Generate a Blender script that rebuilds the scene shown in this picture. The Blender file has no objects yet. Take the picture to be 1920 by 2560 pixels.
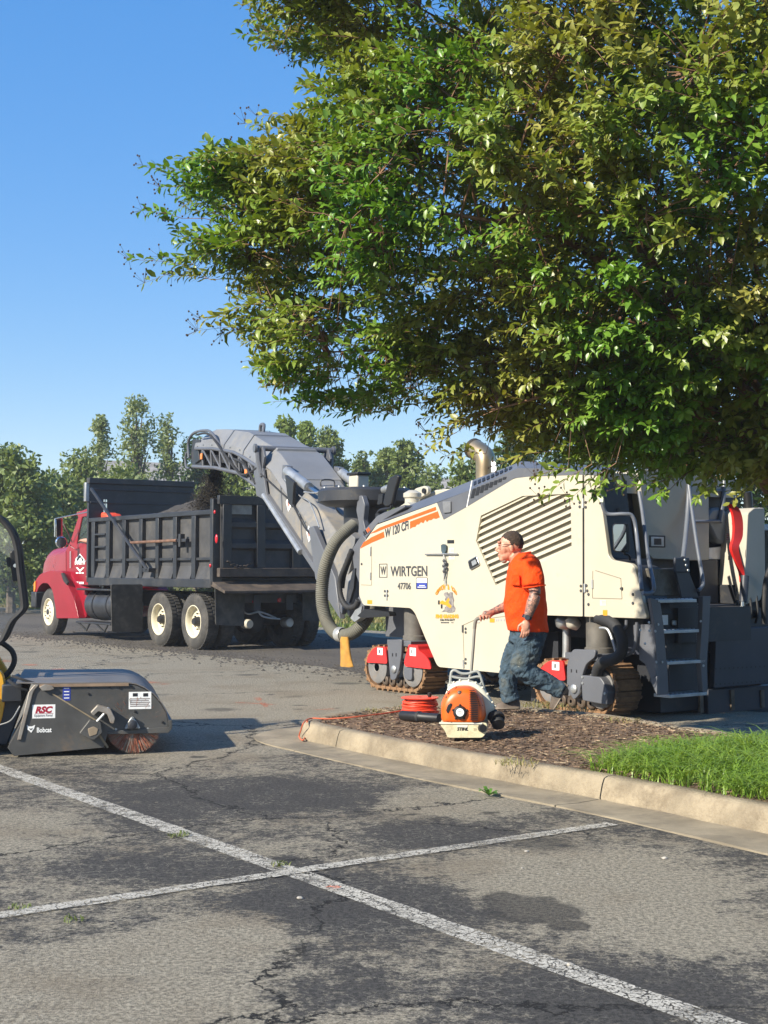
import bpy, bmesh, math, random
import numpy as np
from mathutils import Vector, Matrix, noise
from mathutils.geometry import tessellate_polygon, delaunay_2d_cdt
random.seed(7)
R = math.radians
SC = bpy.context.scene
COL = SC.collection

# ---------------------------------------------------------------- camera, sky, sun, exposure
CAM_H, FOCAL, HZ = 1.5, 3500.0, 1420.0           # eye height (m), focal length and horizon row of the 1920x2560 photograph
PITCH = math.atan((HZ - 1280) / FOCAL)
cd = bpy.data.cameras.new('camera'); cam = bpy.data.objects.new('camera', cd); COL.objects.link(cam)
cd.sensor_fit = 'VERTICAL'; cd.sensor_height = 24.0; cd.lens = FOCAL / 2560 * 24.0
cd.clip_start = 0.1; cd.clip_end = 3000
cam.location = (0, 0, CAM_H); cam.rotation_euler = (R(90) + PITCH, 0, 0)
SC.camera = cam
SUN_EL, SUN_AZ = R(32), math.atan2(-.80, -.60)     # the sun stands behind the camera's left shoulder
w = bpy.data.worlds.new('World'); SC.world = w; w.use_nodes = True
wn = w.node_tree.nodes; bg = wn['Background']
sky = wn.new('ShaderNodeTexSky'); sky.sky_type = 'NISHITA'; sky.sun_disc = False
sky.sun_elevation = SUN_EL; sky.sun_rotation = SUN_AZ
sky.air_density = 1.0; sky.dust_density = 0.15; sky.ozone_density = 4.5; sky.altitude = 200
hs = wn.new('ShaderNodeHueSaturation'); hs.inputs['Saturation'].default_value = 2.15; hs.inputs['Value'].default_value = 1.82; hs.inputs['Hue'].default_value = .515; gm_ = wn.new('ShaderNodeGamma'); gm_.inputs[1].default_value = .40        # the phone's vivid rendering of a clear sky
w.node_tree.links.new(sky.outputs[0], gm_.inputs[0]); w.node_tree.links.new(gm_.outputs[0], hs.inputs['Color']); w.node_tree.links.new(hs.outputs[0], bg.inputs[0]); bg.inputs[1].default_value = 0.15
sl = bpy.data.lights.new('sun', 'SUN'); sun = bpy.data.objects.new('sun', sl); COL.objects.link(sun)
sl.energy = 5.0; sl.angle = R(0.53); sl.color = (1.0, .92, .77)
sd = Vector((math.sin(SUN_AZ) * math.cos(SUN_EL), math.cos(SUN_AZ) * math.cos(SUN_EL), math.sin(SUN_EL)))
sun.rotation_euler = sd.to_track_quat('Z', 'Y').to_euler(); sun.location = sd * 60
vs = SC.view_settings
vs.view_transform = 'Standard'; vs.look = 'None'; vs.exposure = 0.85; vs.gamma = 1.0; vs.use_curve_mapping = False
SC.cycles.max_bounces = 6; SC.cycles.transparent_max_bounces = 12

# ---------------------------------------------------------------- measuring: photograph pixel -> place on a known plane
def ray(px, py):
    r = (px - 960) / FOCAL; u = (1280 - py) / FOCAL
    return Vector((r, math.cos(PITCH) - u * math.sin(PITCH), math.sin(PITCH) + u * math.cos(PITCH)))
def gnd(px, py, z=0.0):
    d = ray(px, py); t = (z - CAM_H) / d.z
    return Vector((d.x * t, d.y * t, z))
def at(px, py, Y):
    d = ray(px, py); t = Y / d.y
    return Vector((d.x * t, Y, CAM_H + d.z * t))
class Frame:                                   # a thing's own axes: x along it, y into it, z up
    def __init__(s, o, ang):
        s.o = Vector(o); s.ang = ang; s.m = Matrix.Translation(s.o) @ Matrix.Rotation(ang, 4, 'Z'); s.i = s.m.inverted()
    def _r(s, px, py):
        return s.i @ Vector((0, 0, CAM_H)), s.i.to_3x3() @ ray(px, py)
    def y(s, px, py, y0=0.0):                  # (x, z) on the plane y = y0
        c, d = s._r(px, py); t = (y0 - c.y) / d.y; p = c + d * t; return (p.x, p.z)
    def x(s, px, py, x0=0.0):
        c, d = s._r(px, py); t = (x0 - c.x) / d.x; p = c + d * t; return (p.y, p.z)
    def P(s, px, py, y0=0.0):
        c, d = s._r(px, py); t = (y0 - c.y) / d.y; return c + d * t
    def X(s, px, py, x0=0.0):
        c, d = s._r(px, py); t = (x0 - c.x) / d.x; return c + d * t
    def ys(s, pts, y0=0.0): return [s.y(p[0], p[1], y0) for p in pts]
    def xs(s, pts, x0=0.0): return [s.x(p[0], p[1], x0) for p in pts]

# ---------------------------------------------------------------- mesh helpers
class MB:
    def __init__(s): s.v = []; s.f = []
    def add(s, vs, fs):
        n = len(s.v); s.v += [tuple(v) for v in vs]; s.f += [tuple(i + n for i in f) for f in fs]; return s
    def box(s, x0, y0, z0, x1, y1, z1):
        return s.add([(x0,y0,z0),(x1,y0,z0),(x1,y1,z0),(x0,y1,z0),(x0,y0,z1),(x1,y0,z1),(x1,y1,z1),(x0,y1,z1)],
                     [(0,3,2,1),(4,5,6,7),(0,1,5,4),(1,2,6,5),(2,3,7,6),(3,0,4,7)])
    def obox(s, c, size, rot=None):
        c = Vector(c); h = [v / 2 for v in size]; m = rot or Matrix.Identity(3)
        vs = [c + m @ Vector((sx*h[0], sy*h[1], sz*h[2])) for sz in (-1,1) for sx, sy in ((-1,-1),(1,-1),(1,1),(-1,1))]
        return s.add(vs, [(0,3,2,1),(4,5,6,7),(0,1,5,4),(1,2,6,5),(2,3,7,6),(3,0,4,7)])
    def beam(s, p0, p1, wd, ht, up=(0,0,1)):
        p0 = Vector(p0); p1 = Vector(p1); d = (p1 - p0).normalized(); u = Vector(up)
        a = d.cross(u)
        if a.length < 1e-4: a = d.cross(Vector((1,0,0)))
        a.normalize(); b = a.cross(d)
        vs = []
        for p in (p0, p1):
            for sa, sb in ((-1,-1),(1,-1),(1,1),(-1,1)): vs.append(p + a*sa*wd/2 + b*sb*ht/2)
        return s.add(vs, [(0,1,2,3),(7,6,5,4),(0,4,5,1),(1,5,6,2),(2,6,7,3),(3,7,4,0)])
    def prism(s, pts, axis, a, b, holes=None):
        def mk(p, t): return (p[0], t, p[1]) if axis == 'y' else ((t, p[0], p[1]) if axis == 'x' else (p[0], p[1], t))
        loops = [list(pts)] + [list(h) for h in (holes or [])]
        allp = [p for l in loops for p in l]; n = len(allp)
        vs = [mk(p, a) for p in allp] + [mk(p, b) for p in allp]; fs = []
        if holes:
            for t in tessellate_polygon([[Vector((p[0], p[1], 0)) for p in l] for l in loops]):
                fs.append(tuple(t)); fs.append(tuple(i + n for i in reversed(t)))
        else:
            fs.append(tuple(range(n))); fs.append(tuple(range(2*n-1, n-1, -1)))
        o = 0
        for l in loops:
            k = len(l)
            for i in range(k):
                j = (i + 1) % k; fs.append((o+i, o+j, o+j+n, o+i+n))
            o += k
        return s.add(vs, fs)
    def loft(s, rings, cap=True, closed=True):
        n = len(rings[0]); vs = [p for r in rings for p in r]; fs = []
        for k in range(len(rings)-1):
            for i in range(n if closed else n-1):
                j = (i+1) % n; fs.append((k*n+i, k*n+j, (k+1)*n+j, (k+1)*n+i))
        if cap and closed:
            fs.append(tuple(range(n-1, -1, -1))); fs.append(tuple(range((len(rings)-1)*n, len(rings)*n)))
        return s.add(vs, fs)
    def tube(s, path, r, n=8, cap=True):
        P = [Vector(p) for p in path]; rs = r if isinstance(r, (list, tuple)) else [r]*len(P)
        rings = []; ref = None
        for i, p in enumerate(P):
            t = (P[min(i+1, len(P)-1)] - P[max(i-1, 0)])
            if t.length < 1e-9: t = Vector((0,0,1))
            t.normalize()
            if ref is None:
                ref = t.orthogonal().normalized()
            ref = (ref - t * ref.dot(t))
            if ref.length < 1e-6: ref = t.orthogonal()
            ref.normalize(); b = t.cross(ref)
            rings.append([p + (ref*math.cos(2*math.pi*k/n) + b*math.sin(2*math.pi*k/n))*rs[i] for k in range(n)])
        return s.loft(rings, cap)
    def cyl(s, p0, p1, r0, r1=None, n=16): return s.tube([p0, p1], [r0, r0 if r1 is None else r1], n)
    def lathe(s, prof, o, axis, n=24):
        o = Vector(o); ax = Vector(axis).normalized(); a = ax.orthogonal().normalized(); b = ax.cross(a)
        rings = [[o + ax*h + (a*math.cos(2*math.pi*k/n) + b*math.sin(2*math.pi*k/n))*max(rr, 1e-4) for k in range(n)] for rr, h in prof]
        return s.loft(rings, cap=False)
    def ell(s, c, rad, nu=12, nv=8, rot=None):
        c = Vector(c); m = rot or Matrix.Identity(3); rings = []
        for j in range(nv+1):
            ph = -math.pi/2 + math.pi*j/nv; cz = math.cos(ph) if 0 < j < nv else .02
            rings.append([c + m @ Vector((rad[0]*cz*math.cos(2*math.pi*i/nu), rad[1]*cz*math.sin(2*math.pi*i/nu), rad[2]*math.sin(ph))) for i in range(nu)])
        return s.loft(rings)
    def mesh(s, name='mesh', smooth=True, angle=40):
        me = bpy.data.meshes.new(name); me.from_pydata(s.v, [], s.f); me.update()
        bm = bmesh.new(); bm.from_mesh(me); bmesh.ops.recalc_face_normals(bm, faces=bm.faces); bm.to_mesh(me); bm.free()
        if smooth:
            me.polygons.foreach_set('use_smooth', [True]*len(me.polygons)); me.set_sharp_from_angle(angle=R(angle))
        return me
    def build(s, name, mat, parent=None, bevel=0, smooth=True, angle=40, seg=2):
        return put(name, s.mesh(name, smooth, angle), mat, parent, bevel, seg)
def put(name, me, mat, parent=None, bevel=0, seg=2):
    o = bpy.data.objects.new(name, me); COL.objects.link(o)
    if mat is not None and not me.materials: me.materials.append(mat)
    if parent is not None: o.parent = parent
    if bevel:
        b = o.modifiers.new('bevel', 'BEVEL'); b.width = bevel; b.segments = seg; b.limit_method = 'ANGLE'; b.angle_limit = R(35)
    return o
def fast_mesh(name, V, Fq, mat, smooth=False):     # V (n,3), Fq (m,k) arrays
    me = bpy.data.meshes.new(name); V = np.asarray(V, dtype=np.float32); Fq = np.asarray(Fq, dtype=np.int32); k = Fq.shape[1]
    me.vertices.add(len(V)); me.vertices.foreach_set('co', V.ravel())
    me.loops.add(Fq.size); me.loops.foreach_set('vertex_index', Fq.ravel())
    me.polygons.add(len(Fq)); me.polygons.foreach_set('loop_start', np.arange(0, Fq.size, k, dtype=np.int32))
    me.polygons.foreach_set('loop_total', np.full(len(Fq), k, dtype=np.int32))
    if smooth: me.polygons.foreach_set('use_smooth', np.ones(len(Fq), dtype=bool))
    me.materials.append(mat); me.update(calc_edges=True); me.validate(); return me
def thing(name, label, cat, loc=(0,0,0), ang=0.0, group=None):
    o = bpy.data.objects.new(name, None); COL.objects.link(o); o.location = loc; o.rotation_euler = (0, 0, ang)
    o.empty_display_size = .2; return tag(o, label, cat, group)
def tag(o, label, cat, group=None, kind=None):
    if label: o['label'] = label
    if cat: o['category'] = cat
    if group: o['group'] = group
    if kind: o['kind'] = kind
    return o
def struct(o): o['kind'] = 'structure'; return o
def stuff(o): o['kind'] = 'stuff'; return o
def arc(c, r, a0, a1, n):
    return [(c[0] + r*math.cos(a0 + (a1-a0)*i/n), c[1] + r*math.sin(a0 + (a1-a0)*i/n)) for i in range(n+1)]
def spline(pts, n=6):                          # Catmull-Rom through 2D/3D points
    P = [Vector(p) for p in pts]; out = []
    for i in range(len(P)-1):
        a = P[max(i-1,0)]; b = P[i]; c = P[i+1]; d = P[min(i+2, len(P)-1)]
        for k in range(n):
            t = k/n; out.append(.5*((2*b) + (c-a)*t + (2*a-5*b+4*c-d)*t*t + (3*b-a-3*c+d)*t**3))
    out.append(P[-1]); return out
def rounded(pts, rad, n=4):                    # round the corners of a 2D polygon
    out = []; k = len(pts)
    for i in range(k):
        p = Vector(pts[i]); a = Vector(pts[i-1]); b = Vector(pts[(i+1) % k]); ra = rad[i] if isinstance(rad, (list, tuple)) else rad
        if ra <= 0: out.append(tuple(p)); continue
        da = (a-p); db = (b-p); r = min(ra, da.length*.45, db.length*.45); s = p + da.normalized()*r; e = p + db.normalized()*r
        for j in range(n+1):
            t = j/n; q = s*(1-t)**2 + p*2*t*(1-t) + e*t*t; out.append(tuple(q))
    return out
def clip_half(poly, n, d):                     # keep the side n.p <= d
    out = []
    for i in range(len(poly)):
        a = Vector(poly[i]); b = Vector(poly[(i+1) % len(poly)]); fa = n.dot(a)-d; fb = n.dot(b)-d
        if fa <= 0: out.append(tuple(a))
        if (fa < 0) != (fb < 0) and abs(fa-fb) > 1e-9: out.append(tuple(a + (b-a)*(fa/(fa-fb))))
    return out
def text_mesh(txt, size, align='LEFT', shear=0.0, sx=1.0, bold=0.0, space=1.0):
    c = bpy.data.curves.new('lettering', 'FONT'); c.body = txt; c.size = size; c.align_x = align; c.shear = shear
    c.offset = bold; c.space_character = space; c.resolution_u = 3; c.fill_mode = 'FRONT'
    o = bpy.data.objects.new('lettering', c); COL.objects.link(o)
    dg = bpy.context.evaluated_depsgraph_get(); me = bpy.data.meshes.new_from_object(o.evaluated_get(dg))
    bpy.data.objects.remove(o); bpy.data.curves.remove(c)
    for v in me.vertices: v.co.x *= sx
    return me
def lettering(txt, size, o, xd, zd, mat, parent, **k):   # flat lettering with its own baseline direction and up direction
    me = text_mesh(txt, size, **k); o = Vector(o); xd = Vector(xd); zd = Vector(zd)
    for v in me.vertices: v.co = o + xd*v.co.x + zd*v.co.y
    me.materials.clear(); me.update(); return put('lettering', me, mat, parent)

# ---------------------------------------------------------------- materials
MATS = {}
def nt(name):
    m = bpy.data.materials.new(name); m.use_nodes = True; t = m.node_tree; return m, t, t.nodes['Principled BSDF']
class NB:                                       # tiny node-building helper
    def __init__(s, t): s.t = t; s.co = t.nodes.new('ShaderNodeTexCoord')
    def L(s, a, b): s.t.links.new(a, b)
    def noise(s, scale, detail=4, rough=.55, vec=None, dist=0):
        n = s.t.nodes.new('ShaderNodeTexNoise'); n.inputs['Scale'].default_value = scale; n.inputs['Detail'].default_value = detail
        n.inputs['Roughness'].default_value = rough; n.inputs['Distortion'].default_value = dist
        s.L(vec or s.co.outputs['Object'], n.inputs['Vector']); return n.outputs['Fac']
    def vor(s, scale, feat='F1', vec=None, rnd=1.0):
        n = s.t.nodes.new('ShaderNodeTexVoronoi'); n.feature = feat; n.inputs['Scale'].default_value = scale; n.inputs['Randomness'].default_value = rnd
        s.L(vec or s.co.outputs['Object'], n.inputs['Vector']); return n
    def ramp(s, v, a, b, lo=0.0, hi=1.0):
        n = s.t.nodes.new('ShaderNodeMapRange'); n.clamp = True; n.interpolation_type = 'SMOOTHSTEP'
        for k, x in zip(('From Min','From Max','To Min','To Max'), (a, b, lo, hi)): n.inputs[k].default_value = x
        s.L(v, n.inputs['Value']); return n.outputs[0]
    def math(s, op, a, b=None, c=None):
        n = s.t.nodes.new('ShaderNodeMath'); n.operation = op
        for i, x in enumerate((a, b, c)):
            if x is None: continue
            if isinstance(x, (int, float)): n.inputs[i].default_value = x
            else: s.L(x, n.inputs[i])
        return n.outputs[0]
    def mix(s, f, a, b, mode='MIX'):
        n = s.t.nodes.new('ShaderNodeMix'); n.data_type = 'RGBA'; n.blend_type = mode
        if isinstance(f, (int, float)): n.inputs[0].default_value = f
        else: s.L(f, n.inputs[0])
        for i, x in ((6, a), (7, b)):
            if isinstance(x, (tuple, list)): n.inputs[i].default_value = (*x[:3], 1)
            else: s.L(x, n.inputs[i])
        return n.outputs[2]
    def mapped(s, loc=(0,0,0), rot=(0,0,0), sc=(1,1,1), src=None):
        n = s.t.nodes.new('ShaderNodeMapping'); n.vector_type = 'TEXTURE'
        n.inputs['Location'].default_value = loc; n.inputs['Rotation'].default_value = rot; n.inputs['Scale'].default_value = sc
        s.L(src or s.co.outputs['Object'], n.inputs['Vector']); return n.outputs[0]
    def bump(s, h, strength, dist=.01):
        n = s.t.nodes.new('ShaderNodeBump'); n.inputs['Strength'].default_value = strength; n.inputs['Distance'].default_value = dist
        s.L(h, n.inputs['Height']); return n.outputs[0]
def mk(name, col, rough=.5, metal=0.0, var=.25, vs=6.0, dirt=None, da=.5, ds=3.0, bump=0.0, bs=80.0, spec=.5, scratch=None):
    if name in MATS: return MATS[name]
    m, t, b = nt(name); N = NB(t)
    n1 = N.noise(vs, 5); c = N.mix(N.ramp(n1, .3, .7), tuple(x*(1-var) for x in col), tuple(min(1, x*(1+var*.6)) for x in col))
    if dirt:
        n2 = N.noise(ds, 8, .7, dist=.3); n3 = N.noise(ds*9, 4, .7)
        f = N.ramp(N.math('ADD', N.math('MULTIPLY', n2, .75), N.math('MULTIPLY', n3, .25)), .62-da*.3, .75-da*.12, 0, min(1, .35+da*.6))
        c = N.mix(f, c, dirt)
        rr = N.ramp(f, 0, 1, rough, min(1, rough+.3)); N.L(rr, b.inputs['Roughness'])
    else: b.inputs['Roughness'].default_value = rough
    if scratch:
        n4 = N.noise(ds*30, 3, .6, N.mapped(sc=(1,1,5))); c = N.mix(N.ramp(n4, .70, .74, 0, .8), c, scratch)
    N.L(c, b.inputs['Base Color']); b.inputs['Metallic'].default_value = metal; b.inputs['Specular IOR Level'].default_value = spec
    if bump: N.L(N.bump(N.noise(bs, 4, .6), bump), b.inputs['Normal'])
    MATS[name] = m; return m
def leaf_mat(name, cols, trans=.35, rough=.4, scale=2.2, fine=30.0):
    m, t, b = nt(name); N = NB(t); out = t.nodes['Material Output']; pos = t.nodes.new('ShaderNodeNewGeometry').outputs['Position']
    n1 = N.ramp(N.noise(scale, 3, .6, pos), .34, .66); n2 = N.ramp(N.noise(fine, 2, .5, pos), .35, .65)
    c = N.mix(n2, N.mix(n1, cols[0], cols[1]), N.mix(n1, cols[2], cols[3] if len(cols) > 3 else cols[1]))
    N.L(c, b.inputs['Base Color']); b.inputs['Roughness'].default_value = rough; b.inputs['Specular IOR Level'].default_value = .6
    tr = t.nodes.new('ShaderNodeBsdfTranslucent'); N.L(N.mix(1.0, c, (1.0, .95, .35), 'MULTIPLY'), tr.inputs[0])
    ms = t.nodes.new('ShaderNodeMixShader'); ms.inputs[0].default_value = trans
    N.L(b.outputs[0], ms.inputs[1]); N.L(tr.outputs[0], ms.inputs[2]); N.L(ms.outputs[0], out.inputs[0])
    MATS[name] = m; return m
def flat(name, col, rough=.6): return mk(name, col, rough, var=.06, vs=20)
LOT = math.atan2(-.813, .583)                   # the direction the bays, kerb, milling machine and truck share
EX = Vector((.583, -.813, 0)); EY = Vector((.813, .583, 0))
# ================================================================= THE SETTING
def lot(a, b, z=0.0): return EX*a + EY*b + Vector((0, 0, z))      # a along the bays' common direction, b across it
# --- asphalt
def asphalt_mat():
    m, t, bs = nt('worn asphalt'); N = NB(t); O = N.co.outputs['Object']
    sep = t.nodes.new('ShaderNodeSeparateXYZ'); N.L(O, sep.inputs[0])
    tot = N.math('ADD', N.math('MULTIPLY', N.noise(.9, 12, .8, dist=.8), 1.0), -.06)
    def blob(cx, cy, hx, hy, wgt, tot):
        c = gnd(cx, cy); rx = abs(gnd(cx+hx, cy).x - c.x); ry = abs(gnd(cx, cy-hy).y - gnd(cx, cy+hy).y)/2
        v = N.mapped((c.x, c.y, 0), (0,0,0), (rx, ry, 1)); ln = t.nodes.new('ShaderNodeVectorMath'); ln.operation = 'LENGTH'; N.L(v, ln.inputs[0])
        return N.math('ADD', tot, N.ramp(ln.outputs['Value'], .35, 1.35, wgt, 0)), ln.outputs['Value']
    for b in ((250,2460,470,130,.25),(560,2330,200,60,.2),(1480,2200,420,90,.3),(1700,2330,300,60,.22),(60,2080,260,60,.2),(1150,2000,250,40,.2),
              (420,1880,300,25,.15),(900,2560,120,60,.1),
              (900,2255,360,70,-.3),(480,2175,400,35,-.22),(1500,2490,420,90,-.24),(620,1985,420,45,-.26),(1080,2085,200,40,-.25),(900,2480,200,60,-.16),(330,2050,200,30,-.15)):
        tot, _ = blob(*b, tot)
    far = N.ramp(sep.outputs[1], 11.0, 13.5, 0, .3); tot = N.math('ADD', tot, far)
    rag = N.math('MULTIPLY', N.math('SUBTRACT', N.noise(9, 10, .85), .5), 1.5); rag2 = N.math('MULTIPLY', N.math('SUBTRACT', N.noise(38, 5, .8), .5), .8)
    worn = N.ramp(N.math('ADD', N.math('ADD', tot, rag), rag2), .34, .56)
    grit = N.ramp(N.noise(190, 3, .7), .38, .62); grit2 = N.ramp(N.noise(45, 6, .85), .41, .60)
    g = N.math('MULTIPLY_ADD', grit, .35, N.math('MULTIPLY', grit2, .65))
    light = N.mix(g, (.095,.084,.062), (.52,.46,.35)); tint = N.ramp(N.noise(1.1, 4, .6), .45, .7); light = N.mix(N.math('MULTIPLY', tint, .5), light, (.19,.15,.10))
    dark = N.mix(g, (.020,.019,.019), (.105,.098,.088))
    # light craze lines that open in the sealed, dark areas
    wv = t.nodes.new('ShaderNodeVectorMath'); wv.operation = 'ADD'; nz = t.nodes.new('ShaderNodeTexNoise'); nz.inputs['Scale'].default_value = 9; nz.inputs['Detail'].default_value = 5
    N.L(O, nz.inputs['Vector']); scv = t.nodes.new('ShaderNodeVectorMath'); scv.operation = 'SCALE'; scv.inputs['Scale'].default_value = .22; N.L(nz.outputs['Color'], scv.inputs[0])
    N.L(O, wv.inputs[0]); N.L(scv.outputs[0], wv.inputs[1])
    cz = N.ramp(N.vor(13, 'DISTANCE_TO_EDGE', wv.outputs[0]).outputs['Distance'], .008, .05, 1, 0)
    cz = N.math('MULTIPLY', cz, N.ramp(N.noise(1.6, 5, .65), .40, .60)); cz = N.math('MULTIPLY', cz, .8)
    dark = N.mix(cz, dark, (.24,.22,.18))
    c = N.mix(worn, dark, light)
    # oil and water spots
    v = N.vor(2.1, 'F1', wv.outputs[0]); sp = N.ramp(v.outputs['Distance'], .10, .19, 1, 0); sp = N.math('MULTIPLY', sp, N.ramp(N.noise(.9, 2), .46, .54))
    v2 = N.vor(.75, 'F1', wv.outputs[0]); sp2 = N.math('MULTIPLY', N.ramp(v2.outputs['Distance'], .08, .20, .8, 0), N.ramp(N.noise(.6, 2, vec=N.mapped((3,7,0))), .40, .50))
    c = N.mix(N.math('MULTIPLY', N.math('MAXIMUM', sp, sp2), .75), c, (.03,.028,.026))
    st = None
    for b in ((1330,2275,135,42),(1255,2245,60,20),(1420,2315,70,18)):
        _, ln = blob(*b, 0, tot); k = N.ramp(N.math('ADD', ln, N.math('MULTIPLY', N.math('SUBTRACT', N.noise(3.5, 8, .72), .5), 1.5)), .72, .98, 1, 0)
        st = k if st is None else N.math('MAXIMUM', st, k)
    c = N.mix(N.math('MULTIPLY', st, .74), c, N.mix(g, (.022,.021,.02), (.06,.055,.05)))
    # long cracks
    nz2 = t.nodes.new('ShaderNodeTexNoise'); nz2.inputs['Scale'].default_value = 1.3; nz2.inputs['Detail'].default_value = 9; nz2.inputs['Roughness'].default_value = .7; N.L(O, nz2.inputs['Vector'])
    s2 = t.nodes.new('ShaderNodeVectorMath'); s2.operation = 'SCALE'; s2.inputs['Scale'].default_value = .9; N.L(nz2.outputs['Color'], s2.inputs[0])
    w2 = t.nodes.new('ShaderNodeVectorMath'); w2.operation = 'ADD'; N.L(O, w2.inputs[0]); N.L(s2.outputs[0], w2.inputs[1])
    ck = N.ramp(N.vor(.34, 'DISTANCE_TO_EDGE', w2.outputs[0]).outputs['Distance'], .0018, .0060, 1, 0); ck = N.math('MULTIPLY', ck, N.ramp(N.noise(.5, 3), .34, .46))
    c = N.mix(ck, c, (.012,.011,.01))
    N.L(c, bs.inputs['Base Color']); bs.inputs['Roughness'].default_value = .88; bs.inputs['Specular IOR Level'].default_value = .3
    h = N.math('ADD', N.math('MULTIPLY', grit, .6), N.math('MULTIPLY', grit2, .9)); h = N.math('SUBTRACT', h, N.math('MULTIPLY', ck, 4))
    N.L(N.bump(h, .55, .012), bs.inputs['Normal']); return m
def paint_mat(name, col, wear, sc=16, cells=True):    # road paint that has cracked and worn through to what is below
    m, t, b = nt(name); N = NB(t); O = N.co.outputs['Object']; out = t.nodes['Material Output']
    nz = t.nodes.new('ShaderNodeTexNoise'); nz.inputs['Scale'].default_value = 12; nz.inputs['Detail'].default_value = 4; N.L(O, nz.inputs['Vector'])
    s = t.nodes.new('ShaderNodeVectorMath'); s.operation = 'SCALE'; s.inputs['Scale'].default_value = .16; N.L(nz.outputs['Color'], s.inputs[0])
    wv = t.nodes.new('ShaderNodeVectorMath'); wv.operation = 'ADD'; N.L(O, wv.inputs[0]); N.L(s.outputs[0], wv.inputs[1])
    f = N.ramp(N.noise(110, 4, .7), wear-.06, wear+.10)
    if cells: f = N.math('MULTIPLY', f, N.ramp(N.vor(sc, 'DISTANCE_TO_EDGE', wv.outputs[0]).outputs['Distance'], .015, .075))
    f = N.math('MULTIPLY', f, N.ramp(N.noise(3.2, 6, .7), wear-.16, wear+.12))
    c = N.mix(N.ramp(N.noise(60, 4, .7), .35, .65), tuple(x*.72 for x in col), col); N.L(c, b.inputs['Base Color']); b.inputs['Roughness'].default_value = .8
    tr = t.nodes.new('ShaderNodeBsdfTransparent'); ms = t.nodes.new('ShaderNodeMixShader'); N.L(f, ms.inputs[0]); N.L(tr.outputs[0], ms.inputs[1]); N.L(b.outputs[0], ms.inputs[2]); N.L(ms.outputs[0], out.inputs[0])
    return m
def quad_strip(a, b, wd, z, n=24, jit=.006):           # a long thin sheet with slightly uneven edges
    a = Vector((a[0], a[1], 0)); b = Vector((b[0], b[1], 0)); d = (b-a).normalized(); s = Vector((-d.y, d.x, 0)); mb = MB(); rows = []
    for i in range(n+1):
        p = a + (b-a)*(i/n); rows.append([p - s*(wd/2 + random.uniform(-jit, jit)) + Vector((0,0,z)), p + s*(wd/2 + random.uniform(-jit, jit)) + Vector((0,0,z))])
    return mb.loft(rows, cap=False, closed=False)
VERGE = 19.4
asp = asphalt_mat()
mb = MB(); mb.add([lot(-95,-45), lot(60,-45), lot(60,VERGE), lot(-95,VERGE)], [(0,1,2,3)])
struct(mb.build('parking_lot', asp))
# --- milled strip where the truck stands
def milled_mat():
    m, t, b = nt('milled asphalt'); N = NB(t)
    v = N.mapped((0,0,0), (0,0,LOT), (1,1,1)); wv = t.nodes.new('ShaderNodeTexWave'); wv.bands_direction = 'Y'; wv.inputs['Scale'].default_value = 14; wv.inputs['Distortion'].default_value = 3; wv.inputs['Detail'].default_value = 3
    N.L(v, wv.inputs['Vector']); gr = N.noise(60, 5, .7); big = N.ramp(N.noise(.5, 5, .6, N.mapped((0,0,0), (0,0,LOT), (3,1,1))), .35, .65)
    c = N.mix(gr, (.026,.023,.020), (.125,.108,.09)); c = N.mix(N.math('MULTIPLY', big, .55), c, (.15,.13,.105))
    N.L(c, b.inputs['Base Color']); b.inputs['Roughness'].default_value = .95
    N.L(N.bump(N.math('ADD', N.math('MULTIPLY', wv.outputs['Fac'], .6), gr), .9, .03), b.inputs['Normal']); return m
mm = milled_mat(); mb = MB(); rows = []
for i in range(161):
    a = -70 + 80*i/160; e = 11.6 + .5*noise.noise((a*.7, 3, 0)) + .35*noise.noise((a*2.6, 9, 0))
    rows.append([lot(a, e, .004), lot(a, 14.2, .004), lot(a, 17.6 + .5*noise.noise((a*.6, 20, 0)), .004)])
mb.loft(rows, cap=False, closed=False); struct(mb.build('milled_pavement', mm))
# loose millings along the edge of the cut
V = []; Fc = []
for i in range(3200):
    a = random.uniform(-34, -13); bq = 11.6 + random.gauss(0, .45) if i % 3 else random.uniform(11.4, 17); p = lot(a, bq, .006); s = random.uniform(.008, .03)*(1.6 if i % 17 == 0 else 1)
    n = len(V); V += [(p.x+random.uniform(-s,s), p.y+random.uniform(-s,s), .002), (p.x+s, p.y-s*.4, .003), (p.x-s*.3, p.y+s, .003), (p.x-s, p.y-s*.5, .003), (p.x, p.y, .004+s*.8)]
    Fc += [(n+1,n+2,n+4), (n+2,n+3,n+4), (n+3,n+1,n+4)]
stuff(put('asphalt_millings', fast_mesh('asphalt_millings', V, Fc, mk('millings', (.085,.076,.066), .95, var=.5)), None))
bpy.data.objects['asphalt_millings']['label'] = 'loose crumbs of milled asphalt scattered along the cut'; bpy.data.objects['asphalt_millings']['category'] = 'rubble'
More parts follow.
